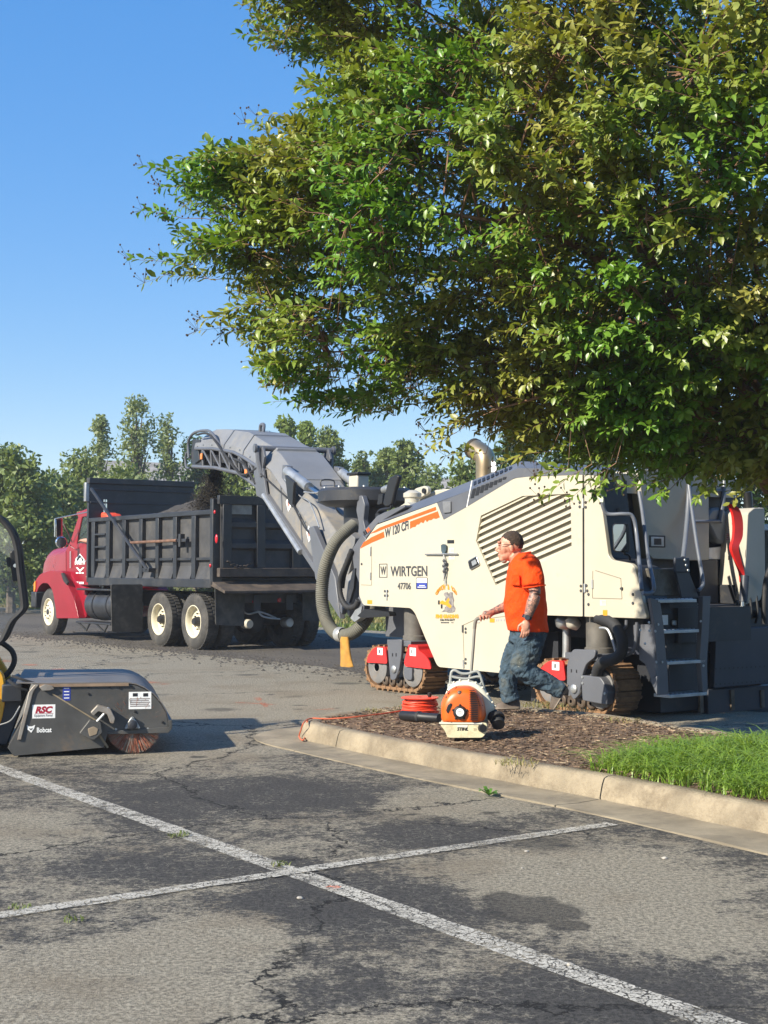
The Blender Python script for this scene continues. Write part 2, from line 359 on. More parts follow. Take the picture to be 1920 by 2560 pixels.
# --- painted lines
white = paint_mat('worn white road paint', (.56,.53,.46), .42)
A0, A1, A2 = gnd(690,2167), gnd(0,1930), gnd(1743,2560); dA = (A2-A1).normalized()
B0, B1 = gnd(0,2292), gnd(1530,2062); dB = (B1-B0).normalized()
struct(quad_strip(A0 - dA*6.5, A0 + dA*5.0, .135, .004, 70).build('parking_line', white))
struct(quad_strip(B0 - dB*2.5, B1, .105, .008, 40).build('parking_line', white))
orange = paint_mat('orange marking paint', (.75,.16,.05), .50, cells=False)
for (x0, y0, x1, y1, wd) in ((590,1757,690,1763,.07),(640,1745,668,1768,.06),(790,1776,850,1772,.06),(0,1652,20,1655,.22),(64,1662,92,1664,.18),(140,1673,165,1677,.18),(330,1700,420,1712,.12),(820,2222,850,2226,.05)):
    a, b = gnd(x0,y0), gnd(x1,y1); struct(quad_strip(a, b, wd, .006 if y0 < 2000 else .014, 6, .02).build('paint_mark', orange))
# --- kerb, gutter and planting island
conc = mk('weathered concrete', (.31,.255,.175), .95, var=.3, vs=3, dirt=(.15,.115,.075), da=.62, ds=3.6, bump=1.0, bs=70, scratch=(.12,.095,.065))
conc2 = mk('gutter concrete', (.28,.235,.165), .92, var=.3, vs=2.5, dirt=(.12,.10,.075), da=.55, ds=2.0, bump=.6, bs=150)
face = [(3.9,5.05),(2.95,6.62),(2.20,7.86),(1.72,8.66),(1.16,9.45),(.48,10.40),(.05,11.06),(-.38,11.74),(-.64,12.18),(-.72,12.52),(-.60,12.92),(-.30,13.32),(.05,13.66),(.45,13.84),(.95,13.84),(1.5,13.55),(2.08,12.95),(2.66,11.9),(3.6,10.15),(5.6,6.3)]
path = spline([(x, y, 0) for x, y in face], 7)
def offs(path, d):
    out = []
    for i, p in enumerate(path):
        t = (path[min(i+1, len(path)-1)] - path[max(i-1, 0)]).normalized(); out.append(p + Vector((-t.y, t.x, 0))*d)
    return out
# outward is to the left of the path's direction
kp = [(-.155,-.05),(-.155,.138),(-.13,.152),(-.045,.154),(-.012,.142),(.006,.105),(.026,.03),(.03,-.05)]
gp = [(.034,-.05),(.034,.012),(.22,.006),(.40,.012),(.42,.010),(.42,-.05)]
kerb = thing('kerb', 'tan weathered concrete kerb and gutter round the planting island', 'kerb'); kerb['kind'] = 'structure'; del kerb['category']
cum = [0.0]
for i in range(1, len(path)): cum.append(cum[-1] + (path[i]-path[i-1]).length)
near = lambda q: min(range(len(path)), key=lambda i: (path[i]-Vector(q)).length)
joints = sorted(set([0, near((1.42,9.08,0)), near((-.40,11.76,0)), near((.05,13.66,0)), near((2.66,11.9,0)), len(path)-1]))
for prof, nm, mt in ((kp, 'kerb_section', conc), (gp, 'gutter_section', conc2)):
    for j0, j1 in zip(joints[:-1], joints[1:]):
        idx = list(range(j0, j1+1)); rings = []
        for q, i in enumerate(idx):
            t = (path[min(i+1, len(path)-1)] - path[max(i-1, 0)]).normalized(); s = Vector((-t.y, t.x, 0))
            sh = .006 if q == 0 else (-.006 if q == len(idx)-1 else 0)
            wob = .008*noise.noise(path[i]*1.4)
            rings.append([path[i] + t*sh + s*(-(u)+wob if False else u+wob) + Vector((0,0,z + (.006*noise.noise(path[i]*2.1) if z > 0 else 0))) for u, z in prof])
        MB().loft(rings).build(nm, mt, kerb, angle=60)
inner = offs(path, -.14); inner = inner[:]  # soil edge
poly = [Vector((p.x, p.y)) for p in inner]
def inside(x, y, pl):
    c = False; j = len(pl)-1
    for i in range(len(pl)):
        if (pl[i].y > y) != (pl[j].y > y) and x < (pl[j].x-pl[i].x)*(y-pl[i].y)/(pl[j].y-pl[i].y)+pl[i].x: c = not c
        j = i
    return c
def edge_d(x, y):
    return min((Vector((x, y)) - q).length for q in poly)
def soil_z(x, y, e=None):
    e = edge_d(x, y) if e is None else e; k = min(1, e/.5)
    return .134 + .022*k + k*(.014*noise.noise((x*1.6, y*1.6, 0)) + .010*noise.noise((x*7, y*7, 3)))
pts = list(poly); nb = len(pts)
for i in range(95):
    for j in range(150):
        x = -.8 + i*.068 + random.uniform(-.015,.015); y = 5.4 + j*.058 + random.uniform(-.015,.015)
        if inside(x, y, poly):
            if edge_d(x, y) > .05: pts.append(Vector((x, y)))
res = delaunay_2d_cdt(pts, [(i, (i+1) % nb) for i in range(nb)], [], 1, 1e-5)
def soil_mat():
    m, t, b = nt('mulch soil'); N = NB(t)
    g = N.noise(55, 6, .75); g2 = N.ramp(N.noise(1.7, 5, .6), .35, .68); v = N.vor(48, 'F1').outputs['Color']; sp = t.nodes.new('ShaderNodeSeparateColor'); N.L(v, sp.inputs[0])
    c = N.mix(g, (.055,.037,.025), (.28,.185,.12)); c = N.mix(N.math('MULTIPLY', g2, .55), c, (.22,.13,.072)); c = N.mix(N.ramp(sp.outputs[0], .86, .93, 0, .6), c, (.30,.22,.14))
    N.L(c, b.inputs['Base Color']); b.inputs['Roughness'].default_value = .97; N.L(N.bump(N.math('ADD', g, N.math('MULTIPLY', sp.outputs[1], .5)), .9, .03), b.inputs['Normal']); return m
Vs = [(p.x, p.y, soil_z(p.x, p.y)) for p in res[0]]
sm = bpy.data.meshes.new('planting_bed'); sm.from_pydata(Vs, [], [tuple(f) for f in res[2]]); sm.update(); sm.polygons.foreach_set('use_smooth', [True]*len(sm.polygons))
struct(put('planting_bed', sm, soil_mat()))
# bark chips and straw lying on the bed
def chips(n, smin, smax, name, mat, label, cat, long=2.4):
    V = []; Q = []; k = 0
    while k < n:
        x = random.uniform(-.7, 3.6); y = random.uniform(8.4, 13.8)
        if not inside(x, y, poly): continue
        k += 1; z = soil_z(x, y, 1 if random.random() < .6 else None) + .004; s = random.uniform(smin, smax); a = random.uniform(0, 6.28); l = s*random.uniform(1, long); wd = s*.35
        dx, dy = math.cos(a), math.sin(a); tz = random.uniform(-.35,.35)*l; o = len(V)
        V += [(x-dx*l-dy*wd, y-dy*l+dx*wd, z-tz*.5), (x+dx*l-dy*wd*.7, y+dy*l+dx*wd*.7, z+tz), (x+dx*l+dy*wd, y+dy*l-dx*wd, z+tz+.004), (x-dx*l+dy*wd*.6, y-dy*l-dx*wd*.6, z-tz*.5+.006)]; Q.append((o,o+1,o+2,o+3))
    o = stuff(put(name, fast_mesh(name, V, Q, mat), None)); tag(o, label, cat)
chips(11000, .004, .014, 'bark_mulch', mk('bark chips', (.19,.125,.08), .95, var=.6, vs=9), 'brown bark chips covering the planting bed', 'mulch')
chips(1300, .003, .010, 'dry_litter', mk('dry litter', (.34,.26,.17), .9, var=.5, vs=9), 'pale dry chips and straw strewn over the mulch', 'litter', 5)
# --- border grass in the bed, dry tufts and weeds: nobody could count the blades
def blades(spots, hmin, hmax, wd, name, mat, label, cat, lean=.55, seg=4):
    V = []; Q = []
    for (x, y, z, sc) in spots:
        h = random.uniform(hmin, hmax)*sc; a = random.uniform(0, 6.28); ln = h*random.uniform(.2, 1)*lean*1.4; dx, dy = math.cos(a), math.sin(a); px_, py_ = -dy, dx; o = len(V); w_ = wd*random.uniform(.7,1.3)
        tw = random.uniform(-.6,.6)
        for k in range(seg+1):
            t = k/seg; r = ln*t**1.7; zz = z + h*(t - .42*lean*t**3*random.uniform(.9,1.3)); ww = w_*(1-t**2.2)*.5 + .0004
            V += [(x+dx*r-px_*ww, y+dy*r-py_*ww, zz), (x+dx*r+px_*ww, y+dy*r+py_*ww, zz+tw*ww)]
            if k: Q.append((o+2*k-2, o+2*k-1, o+2*k+1, o+2*k))
    o = stuff(put(name, fast_mesh(name, V, Q, mat, True), None)); return tag(o, label, cat)
gm = leaf_mat('border grass blade', [(.19,.34,.04),(.28,.44,.06),(.34,.46,.08),(.14,.27,.03)], .42, .4, 3, 22)
gsp = []
gpoly = [Vector((p.x, p.y)) for p in (gnd(1472,1925,.15), gnd(1545,1898,.15), gnd(1660,1882,.15), gnd(1800,1872,.15), gnd(2100,1866,.15))] + [Vector((3.9,9.3)), Vector((4.0,7.2)), Vector((3.0,6.9))] + [Vector((p.x, p.y)) for p in (gnd(1920,2004,.15), gnd(1700,1965,.15), gnd(1560,1942,.15))]
while len(gsp) < 9500:
    x = random.uniform(1.3, 4.2); y = random.uniform(6.6, 12.2)
    if inside(x, y, gpoly) and inside(x, y, poly):
        d = min((Vector((x, y)) - (gpoly[i] + (gpoly[(i+1) % len(gpoly)]-gpoly[i])*t)).length for i in range(len(gpoly)) for t in (0,.25,.5,.75))
        if noise.noise((x*3.2, y*3.2, 1)) > -.35 or random.random() < .4: gsp.append((x, y, soil_z(x, y, .4)-.01, .72 + min(.45, d*.8)))
blades(gsp, .15, .33, .008, 'border_grass', gm, 'lush bright green strappy border grass spilling over the kerb', 'grass', 1.25)
dm = leaf_mat('dry grass blade', [(.36,.28,.13),(.30,.24,.11),(.25,.25,.08),(.20,.22,.06)], .3, .7)
def tufts(centres, n, r, h, name, mat, label, zf=None):
    s = []
    for c in centres:
        for _ in range(n):
            a = random.uniform(0, 6.28); q = r*random.random()**.5; x, y = c[0]+q*math.cos(a), c[1]+q*math.sin(a); s.append((x, y, (soil_z(x, y) if zf is None else zf), random.uniform(.6,1)))
    blades(s, h*.5, h, .006, name, mat, label, 'grass', 1.0, 3)
tufts([gnd(1372,1766,.16), gnd(1410,1768,.16), gnd(1450,1775,.16), gnd(1340,1763,.16), gnd(930,1774,.16), gnd(1020,1768,.16), gnd(1290,1905,.16), gnd(1560,1800,.16)], 60, .16, .11, 'dry_grass_tufts', dm, 'straw coloured dry grass tufts along the island edge')
wm = leaf_mat('weed blade', [(.12,.18,.04),(.16,.20,.05),(.20,.19,.07),(.10,.15,.03)], .3, .6)
tufts([gnd(452,2090), gnd(440,2094), gnd(700,2166), gnd(50,2272), gnd(180,2305)], 22, .05, .05, 'crack_weeds', wm, 'small weeds growing through cracks in the parking line', .005)
def leaf_ring(c, n, L, name, mat, label, cat):
    V = []; Q = []
    for i in range(n):
        a = 6.28*i/n + random.uniform(-.3,.3); el = random.uniform(.25,1.0); d = Vector((math.cos(a)*math.cos(el), math.sin(a)*math.cos(el), math.sin(el))); s = Vector((-math.sin(a), math.cos(a), 0)); l = L*random.uniform(.6,1); o = len(V)
        for t, ww, dz in ((0,.02,0),(.4,.3,.02),(.75,.26,0),(1,.02,-.25)):
            p = Vector(c) + d*l*t + Vector((0,0,dz*l)); V += [tuple(p - s*ww*l*.5), tuple(p + s*ww*l*.5)]
        Q += [(o,o+1,o+3,o+2),(o+2,o+3,o+5,o+4),(o+4,o+5,o+7,o+6)]
    return tag(put(name, fast_mesh(name, V, Q, mat, True), None), label, cat)
leaf_ring(gnd(1222,1988,.01), 11, .11, 'seedling', leaf_mat('seedling leaf', [(.10,.24,.03),(.14,.30,.04),(.16,.32,.05),(.08,.18,.02)], .4, .45), 'small broad-leaved weed sprouting in the gutter', 'weed')
pm = mk('loose stone', (.40,.37,.32), .9, var=.3, vs=30, bump=.3)
for i, (x, y, s) in enumerate(((1316,2128,.010),(1661,2145,.012),(750,2245,.012),(1425,2412,.012),(1305,2170,.006),(1395,2185,.005))):
    m_ = MB().ell(gnd(x, y, s*.4), (s*1.3, s, s*.7), 7, 5); m_.v = [(a+random.uniform(-.2,.2)*s, b+random.uniform(-.2,.2)*s, max(.001, c)) for a, b, c in m_.v]
    o = m_.build('pebble', pm, smooth=False); tag(o, 'pale loose pebble lying on the asphalt', 'pebble', 'pebbles on the asphalt')
# --- verge beyond the lot
def vz(a, b):
    d = b - VERGE; s = lambda t: max(0, min(1, t))**2*(3-2*max(0, min(1, t)))
    return -.03 + .06*s(d/1.5) + 1.0*s((d-4)/14)*(.75+.3*noise.noise((a*.05, b*.05, 0))) + .05*noise.noise((a*.4, b*.4, 2))
V = []; Q = []; na, nb2 = 90, 60
for i in range(na+1):
    for j in range(nb2+1):
        a = -150 + 220*i/na; b = VERGE - .15 + (j/nb2)**2*170; p = lot(a, b); V.append((p.x, p.y, vz(a, b) if j else -.05))
for i in range(na):
    for j in range(nb2): k = i*(nb2+1)+j; Q.append((k, k+nb2+1, k+nb2+2, k+1))
def verge_mat():
    m, t, b = nt('rough verge grass'); N = NB(t); big = N.ramp(N.noise(.12, 5, .6), .4, .6); mid = N.noise(2.2, 6, .7); fine = N.noise(22, 4, .7)
    c = N.mix(big, (.10,.15,.03), (.23,.19,.07)); c = N.mix(N.ramp(mid, .35,.7), c, (.13,.17,.04)); c = N.mix(N.ramp(fine,.3,.7), N.mix(.5, c, (.02,.03,.01)), c); N.L(c, b.inputs['Base Color']); b.inputs['Roughness'].default_value = 1
    N.L(N.bump(fine, 1, .1), b.inputs['Normal']); return m
struct(put('grass_verge', fast_mesh('grass_verge', V, Q, verge_mat(), True), None))
mb = MB(); mb.add([(-1500,-1500,-.35),(1500,-1500,-.35),(1500,1500,-.35),(-1500,1500,-.35)], [(0,1,2,3)]); struct(mb.build('ground', mk('far field', (.12,.14,.05), 1, vs=.05)))
sp = []
while len(sp) < 16000:
    a = random.uniform(-62, -12); b = VERGE + abs(random.gauss(0, 7)); p = lot(a, b); sp.append((p.x, p.y, vz(a, b)-.01, random.uniform(.5,1.1)))
blades(sp, .10, .26, .035, 'verge_grass', leaf_mat('verge blade', [(.14,.20,.04),(.26,.21,.08),(.18,.24,.05),(.30,.24,.10)], .35, .7, .25, 3), 'rough green and straw coloured grass beyond the asphalt', 'grass', .6, 2)
# ================================================================= BACKGROUND TREES, HOUSES, WIRES
def leaf_quads(P, size, up=.35, seed=1):               # one small bent leaf-clump quad per point
    rng = np.random.default_rng(seed); n = len(P); d = rng.normal(size=(n,3)); d /= np.linalg.norm(d, axis=1)[:,None]
    s = np.cross(d, rng.normal(size=(n,3))); s /= np.linalg.norm(s, axis=1)[:,None]; L = (size*rng.uniform(.6,1.3,n))[:,None]; W = L*rng.uniform(.35,.6,n)[:,None]
    V = np.stack([P - d*L*.5, P + s*W*.5, P + d*L*.5 , P - s*W*.5], 1).reshape(-1,3); return V, np.arange(4*n).reshape(-1,4)
BM = [leaf_mat('broadleaf far', [(.15,.20,.05),(.21,.27,.07),(.24,.30,.09),(.10,.15,.04)], .35, .5, .9, 6),
      leaf_mat('pale airy far', [(.19,.25,.10),(.25,.31,.13),(.28,.33,.15),(.16,.21,.08)], .4, .5, .9, 6),
      leaf_mat('yellow green far', [(.18,.25,.05),(.25,.33,.07),(.22,.30,.06),(.14,.19,.04)], .4, .5, .9, 6),
      leaf_mat('dark far', [(.04,.08,.02),(.06,.12,.028),(.08,.14,.03),(.03,.06,.015)], .3, .45, 1.2, 8)]  # last entry is the deepest leaf green, for the dark trees
bark = mk('grey bark', (.14,.115,.09), .95, var=.4, vs=8, bump=.6, bs=25)
def far_tree(px, top, Y, rpx, kind, label, base=None, airy=0.0, n=3600, size=.24, low=.05, seed=None, conic=.35):
    rng = np.random.default_rng(abs(int(px*7+top)) if seed is None else seed); p = at(px, HZ, Y); a_ = p.dot(EX); b_ = p.dot(EY); z0 = vz(a_, b_) if b_ > VERGE else 0.0
    Ht = at(px, top, Y).z - z0; rad = 1.55*rpx/FOCAL*Y; root = thing('broadleaf_tree', label, 'tree', (p.x, p.y, z0), 0, 'trees beyond the verge')
    tb = MB(); tip = Vector((rng.uniform(-.2,.2), rng.uniform(-.2,.2), Ht*.93)); tb.tube([(0,0,-.1), tip*.3, tip*.65, tip], [.028*Ht+.03, .021*Ht+.02, .012*Ht+.012, .012], 7)
    lob = []
    nl = int(14 + Ht*3)
    for i in range(nl):
        t = low + (1-low)*(i+.5)/nl; rr = rad*(1 - abs(2*t-.85)**2.2*.45)*(1-conic*t); a = i*2.4 + rng.uniform(-.5,.5); q = rr*rng.uniform(.25,.75)
        c = Vector((q*math.cos(a), q*math.sin(a), Ht*t)); k = rad*rng.uniform(.30,.52)*(1-.3*t); lob.append((c, k)); st = tip*max(.08, t*.72)
        tb.tube([st, st.lerp(c, .55) + Vector((0,0,.1)), c], [.008*Ht+.008, .005*Ht+.004, .004], 5)
    tb.build('trunk', bark, root)
    P = []; n = int(n*1.7)
    while len(P) < n:
        c, k = lob[rng.integers(len(lob))]; d = rng.normal(size=3); d /= np.linalg.norm(d); r = k*(.25+.95*rng.random()**.8); q = np.array(c) + d*r*np.array((1,1,.8))
        if q[2] < .15 or noise.noise(Vector(q)*1.1+Vector((px,0,0))) < -.42+airy: continue
        P.append(q)
    P = np.array(P); V, Q = leaf_quads(P, size, seed=abs(int(px))); put('crown', fast_mesh('crown', V, Q, BM[kind]), None, root); return root
far_tree(28, 1142, 47, 118, 0, 'broad bushy tree with grey trunk beside the mown verge', n=6500, low=.2, conic=.3)
far_tree(-75, 1160, 50, 110, 0, 'bushy green tree behind the sweeper machine glass', n=4000, low=.12)
far_tree(135, 1200, 54, 88, 0, 'low round tree between the broad bushy tree and the red cab', n=4500, low=.04)
far_tree(205, 1150, 58, 70, 0, 'mid green tree rising just behind the red cab roof', n=3800, low=.04, airy=.05)
far_tree(246, 1046, 62, 48, 1, 'slender pale tree with narrow pointed top over the cab shield', n=2300, airy=.26, size=.2, conic=.55)
far_tree(345, 1004, 60, 74, 1, 'tall airy pale green tree behind the dump bed', n=2900, airy=.34, size=.2, conic=.5)
far_tree(420, 1050, 64, 48, 1, 'thin airy tree beside the conveyor head', n=1800, airy=.32, size=.2, conic=.5)
far_tree(300, 1180, 56, 95, 0, 'wide leafy tree hidden mostly behind the dump bed headboard', n=3500, low=.04)
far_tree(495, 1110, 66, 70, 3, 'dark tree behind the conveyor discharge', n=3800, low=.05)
far_tree(575, 1168, 58, 95, 0, 'low spreading tree seen under the conveyor boom', n=5000, low=.03)
far_tree(715, 1052, 60, 48, 2, 'yellow green pointed tree rising above the conveyor cover', n=3200, conic=.6)
far_tree(765, 1062, 63, 46, 2, 'yellow green tree beside the pointed one above the conveyor', n=3000, conic=.55)
far_tree(825, 1082, 62, 50, 0, 'mid green tree above the conveyor cross bar', n=3200, conic=.45)
far_tree(905, 1142, 66, 62, 0, 'low rounded tree above the slew ring', n=3600)
far_tree(965, 1130, 64, 50, 0, 'rounded tree behind the tall black mirror', n=3400)
far_tree(1015, 1112, 60, 58, 0, 'taller feathery tree right of the tall black mirror', n=3800, airy=.03, conic=.45)
far_tree(1075, 1178, 70, 60, 0, 'small distant tree in the gap before the exhaust stack', n=2800)
far_tree(1185, 1128, 52, 66, 0, 'green tree directly behind the exhaust stack', n=4200, low=.1)
far_tree(1310, 1070, 40, 120, 3, 'dark leaved tree behind the engine hood', n=6500, low=.1, size=.17)
far_tree(1470, 1060, 38, 130, 3, 'dark leaved tree showing between hood and platform', n=6000, low=.05, size=.17)
far_tree(1680, 1040, 36, 140, 3, 'dark leaved tree behind the operator platform', n=7500, low=.03, size=.16)
far_tree(1890, 1040, 37, 130, 3, 'dark leaved tree behind the cream platform cabinet', n=5000, low=.05, size=.17)
far_tree(660, 1215, 57, 85, 0, 'low bushy tree hidden mostly behind the tailgate', n=2600, low=.03)
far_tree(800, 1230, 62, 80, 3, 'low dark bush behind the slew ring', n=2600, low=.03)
# houses
shing = mk('grey roof shingles', (.30,.28,.255), .95, var=.3, vs=3, bump=.5, bs=18); sid = mk('pale siding', (.50,.50,.50), .8, var=.1, vs=3); gl = mk('dark window glass', (.03,.035,.04), .15)
wtr = mk('white trim', (.75,.75,.72), .6, var=.05)
def house(px, ridge, Y, L, W, eave, ang, label):
    p = at(px, HZ, Y); a_, b_ = p.dot(EX), p.dot(EY); z0 = vz(a_, b_); rz = at(px, ridge, Y).z - z0; ez = at(px, eave, Y).z - z0
    h = thing('house', label, 'house', (p.x, p.y, z0), ang, 'houses behind the trees')
    MB().box(-L/2, -W/2, -.2, L/2, W/2, ez).prism([(-W/2, ez+.001), (W/2, ez+.001), (0, rz-.12)], 'x', -L/2, L/2).build('wall', sid, h)
    t = .14; o = .45; k = (rz-ez)/(W/2)
    MB().prism([(-W/2-o, ez-o*k), (0, rz), (W/2+o, ez-o*k), (W/2+o, ez-o*k+t), (0, rz+t), (-W/2-o, ez-o*k+t)], 'x', -L/2-o, L/2+o).build('roof', shing, h)
    for sx in (-1, 1):
        for yy in (-W*.22, W*.22):
            f = MB().box(sx*(L/2+.02)-.03, yy-.5, 1.0, sx*(L/2+.02)+.03, yy+.5, 2.3).build('window', wtr, h)
            MB().box(sx*(L/2+.03)-.035, yy-.42, 1.08, sx*(L/2+.03)+.035, yy+.42, 2.22).build('pane', gl, f)
    for i in range(4):
        xx = -L/2 + L*(i+.5)/4
        f = MB().box(xx-.5, -W/2-.05, 1.0, xx+.5, -W/2+.01, 2.3).build('window', wtr, h); MB().box(xx-.42, -W/2-.07, 1.08, xx+.42, -W/2, 2.22).build('pane', gl, f)
house(425, 1164, 82, 9, 7, 1232, R(35), 'grey roofed house peeping out behind the conveyor head')
house(955, 1207, 76, 9, 7.5, 1262, R(-25), 'grey shingled house roof behind the tall black mirror')
# overhead wires
cab = mk('cable', (.45,.47,.5), .6)
for nm, pts in (('a', [(-150,1190,70),(150,1185,70),(300,1189,70),(480,1187,70)]), ('b', [(860,1186,78),(1000,1193,78),(1150,1206,78),(1400,1215,78)]), ('c', [(860,1194,79),(1000,1201,79),(1150,1212,79),(1400,1222,79)])):
    o = MB().tube(spline([at(*q) for q in pts], 5), .018, 5).build('overhead_wire', cab); tag(o, {'a': 'thin pale overhead wire crossing the trees beyond the red cab', 'b': 'upper of two thin wires behind the tall mirror', 'c': 'lower of two thin wires behind the tall mirror'}[nm], 'wire')
# ================================================================= MILLING MACHINE
M = Frame(gnd(1000,1732), LOT); MW = 2.2
mc = thing('milling_machine', 'cream and grey cold milling machine on crawler tracks with louvred hood and long conveyor', 'milling machine', M.o, LOT)
cream = mk('cream machine paint', (.47,.432,.338), .38, var=.05, vs=1.5, dirt=(.32,.26,.17), da=.16, ds=3, scratch=(.22,.17,.10))
creamS = mk('cream grimy paint', (.44,.41,.34), .45, var=.08, vs=2, dirt=(.42,.36,.28), da=.3, ds=3)
anth = mk('anthracite paint', (.105,.11,.125), .42, var=.12, vs=2, dirt=(.20,.175,.14), da=.25, ds=3)
anthD = mk('shade-darkened chassis paint', (.024,.026,.032), .5, var=.2, vs=3, dirt=(.10,.085,.065), da=.35, ds=4)  # dark paint, lowered further in colour to deepen the rear's shade
dusty = mk('dusty grey sheet', (.17,.17,.17), .6, var=.15, vs=2, dirt=(.30,.25,.18), da=.62, ds=1.6)
rub = mk('black rubber', (.022,.022,.023), .7, var=.25, vs=5)
blk = mk('black plastic', (.014,.014,.015), .45, var=.2)
steel = mk('bright steel', (.55,.56,.57), .28, 1.0, var=.1); galv = mk('galvanised steel', (.45,.46,.46), .5, .8, var=.2)
redp = mk('red guard paint', (.62,.028,.026), .35, var=.08, dirt=(.35,.08,.05), da=.15, ds=5)
rust = mk('rusty clay track', (.26,.145,.07), .9, var=.45, vs=7, dirt=(.12,.07,.04), da=.5, ds=6, bump=.5, bs=40)
orangeP = flat('orange decal', (.66,.10,.006), .45); inkD = flat('charcoal lettering', (.05,.052,.058), .5); ink = flat('black decal', (.012,.012,.014), .5)
whiteD = flat('white decal', (.80,.80,.78), .5); yelD = flat('amber decal', (.58,.28,.015), .5); blueD = flat('blue decal', (.03,.05,.30), .4)
hose_m = mk('corrugated grey hose', (.135,.13,.105), .75, var=.2, vs=4, dirt=(.22,.19,.14), da=.4)
bagm = mk('ochre cloth bag', (.42,.21,.035), .9, var=.25, vs=8, dirt=(.30,.20,.08), da=.4, ds=7, bump=.4, bs=30)
def pl(F, px, y0, y1, name, mat, parent, rad=0, bevel=0, holes=None):     # a plate in the x-z plane of a frame, outline measured in the photograph
    pts = F.ys(px, y0); pts = rounded(pts, rad) if rad else pts
    return MB().prism(pts, 'y', y0, y1, holes).build(name, mat, parent, bevel, smooth=True, angle=30)
def plx(F, px, x0, x1, name, mat, parent, rad=0, bevel=0):
    pts = F.xs(px, x0); pts = rounded(pts, rad) if rad else pts
    return MB().prism(pts, 'x', x0, x1).build(name, mat, parent, bevel, smooth=True, angle=30)
def bolt(F, px, py, y0, r, mat, parent, name='bolt'):
    p = F.P(px, py, y0); return MB().lathe([(0,-.006),(r*.8,-.006),(r,-.002),(r,.004)], p, (0,1,0), 8).build(name, mat, parent)
# --- side panels with the louvre opening
hexpx = [(1202,1289),(1306,1240),(1426,1234),(1429,1367),(1239,1463),(1190,1353)]
hexl = M.ys(hexpx, -.03)
side = [(900,1371),(942,1312),(1092,1257),(1109,1300),(1168,1267),(1286,1196),(1320,1192),(1456,1187),(1456.5,1541),(1302,1536),(1290,1684),(1246,1682),(1094,1667),(1060,1587),(1038,1533),(1027,1520),(908,1513),(898,1488)]
sp_ = rounded(M.ys(side, -.03), [.02,.03,.01,.01,.01,.05,0,.01,.01,.01,.03,.03,.06,.2,.08,.08,.05,.03])
fp = MB().prism(sp_, 'y', -.03, .02, [hexl]).build('side_panel', cream, mc, .006, angle=30)
rp = pl(M, [(1460,1187),(1499,1190),(1499,1228),(1521,1389),(1530,1400),(1578,1409),(1587,1418),(1617,1547),(1460.5,1542)], -.03, .02, 'rear_panel', cream, mc, [.01,.02,.02,.06,.05,.04,.05,.03,.01], .006)
# louvre: recessed back plate, frame returns, slats
bk = MB().prism(hexl, 'y', .020, .028).build('louvre_back', cream, fp)
ed = MB()
for i in range(6):
    a, b = hexl[i], hexl[(i+1) % 6]; ed.add([(a[0],.0,a[1]),(b[0],.0,b[1]),(b[0],.0195,b[1]),(a[0],.0195,a[1])], [(0,1,2,3)])
ed.build('louvre_frame', cream, fp)
dv = (Vector(M.y(1426,1236)) - Vector(M.y(1202,1342))).normalized(); nv = Vector((-dv.y, dv.x))
ds_ = [nv.dot(Vector(p)) for p in hexl]; lo, hi = min(ds_), max(ds_); NS = 11; pit = (hi-lo)/NS
for k in range(NS):
    d0 = lo + pit*(k+.50); d1 = d0 + pit*.57
    pg = clip_half(clip_half(hexl, nv, d1), -nv, -d0)
    if len(pg) < 3: continue
    s_ = MB(); n_ = len(pg)
    def yy(p): return -.022 + .022*(nv.dot(Vector(p))-d0)/(d1-d0)         # each slat leans in at its top edge
    s_.add([(p[0], yy(p), p[1]) for p in pg] + [(p[0], yy(p)+.012, p[1]) for p in pg], [tuple(range(n_)), tuple(range(2*n_-1, n_-1, -1))] + [(i, (i+1) % n_, (i+1) % n_+n_, i+n_) for i in range(n_)])
    s_.build('louvre_slat', cream, fp, angle=20)
# --- core, hood and grey trim
core = M.ys([(912,1366),(948,1318),(1092,1266),(1168,1275),(1286,1204),(1456,1195),(1480,1198),(1480,1538),(1300,1528),(1284,1672),(1100,1655),(1060,1575),(1030,1508),(912,1502)], .02)
MB().prism(core, 'y', .125, MW-.02).build('body_core', anthD, mc); MB().prism(M.ys([(1480,1195),(1497,1198),(1497,1232),(1519,1395),(1575,1417),(1608,1535),(1480,1538)], .02), 'y', .022, .42).build('body_core', anthD, mc)
Spx = [(947,1308),(1092,1256),(1175,1225),(1295,1170),(1391,1172)]; Upx = [(954,1287),(1019,1265),(1180,1201),(1305,1153),(1378,1158)]
S3 = [M.P(*p, 0) for p in Spx]; U3 = [M.P(*p, .25) for p in Upx]
mir = lambda v: Vector((v.x, MW - v.y, v.z))
tr = MB(); tr.loft([[s, u] for s, u in zip(S3, U3)], False, False); tr.loft([[mir(s), mir(u)] for s, u in zip(S3, U3)], False, False)
tr.loft([[Vector((u.x, u.y, u.z)), mir(u)] for u in U3], False, False)
tr.add([S3[-1], U3[-1], mir(U3[-1]), mir(S3[-1])], [(0,1,2,3)]); tr.add([S3[0], U3[0], mir(U3[0]), mir(S3[0])], [(0,1,2,3)])
hood = tr.build('hood', anth, mc, angle=20)
pl(M, [(1092,1257),(1109,1299.5),(1168,1266.5),(1286,1195.5),(1343,1189),(1391,1172),(1295,1170),(1175,1225)], -.026, .02, 'hood_trim', anth, hood)
pl(M, [(1343,1190),(1391,1173),(1458,1176),(1499,1183),(1499,1189),(1456,1186.5)], -.02, .10, 'hood_edge', anth, hood)
MB().prism(M.ys([(1391,1173),(1500,1181),(1500,1230),(1391,1215)], .05), 'y', .11, MW-.1).build('hood_rear', creamS, hood)
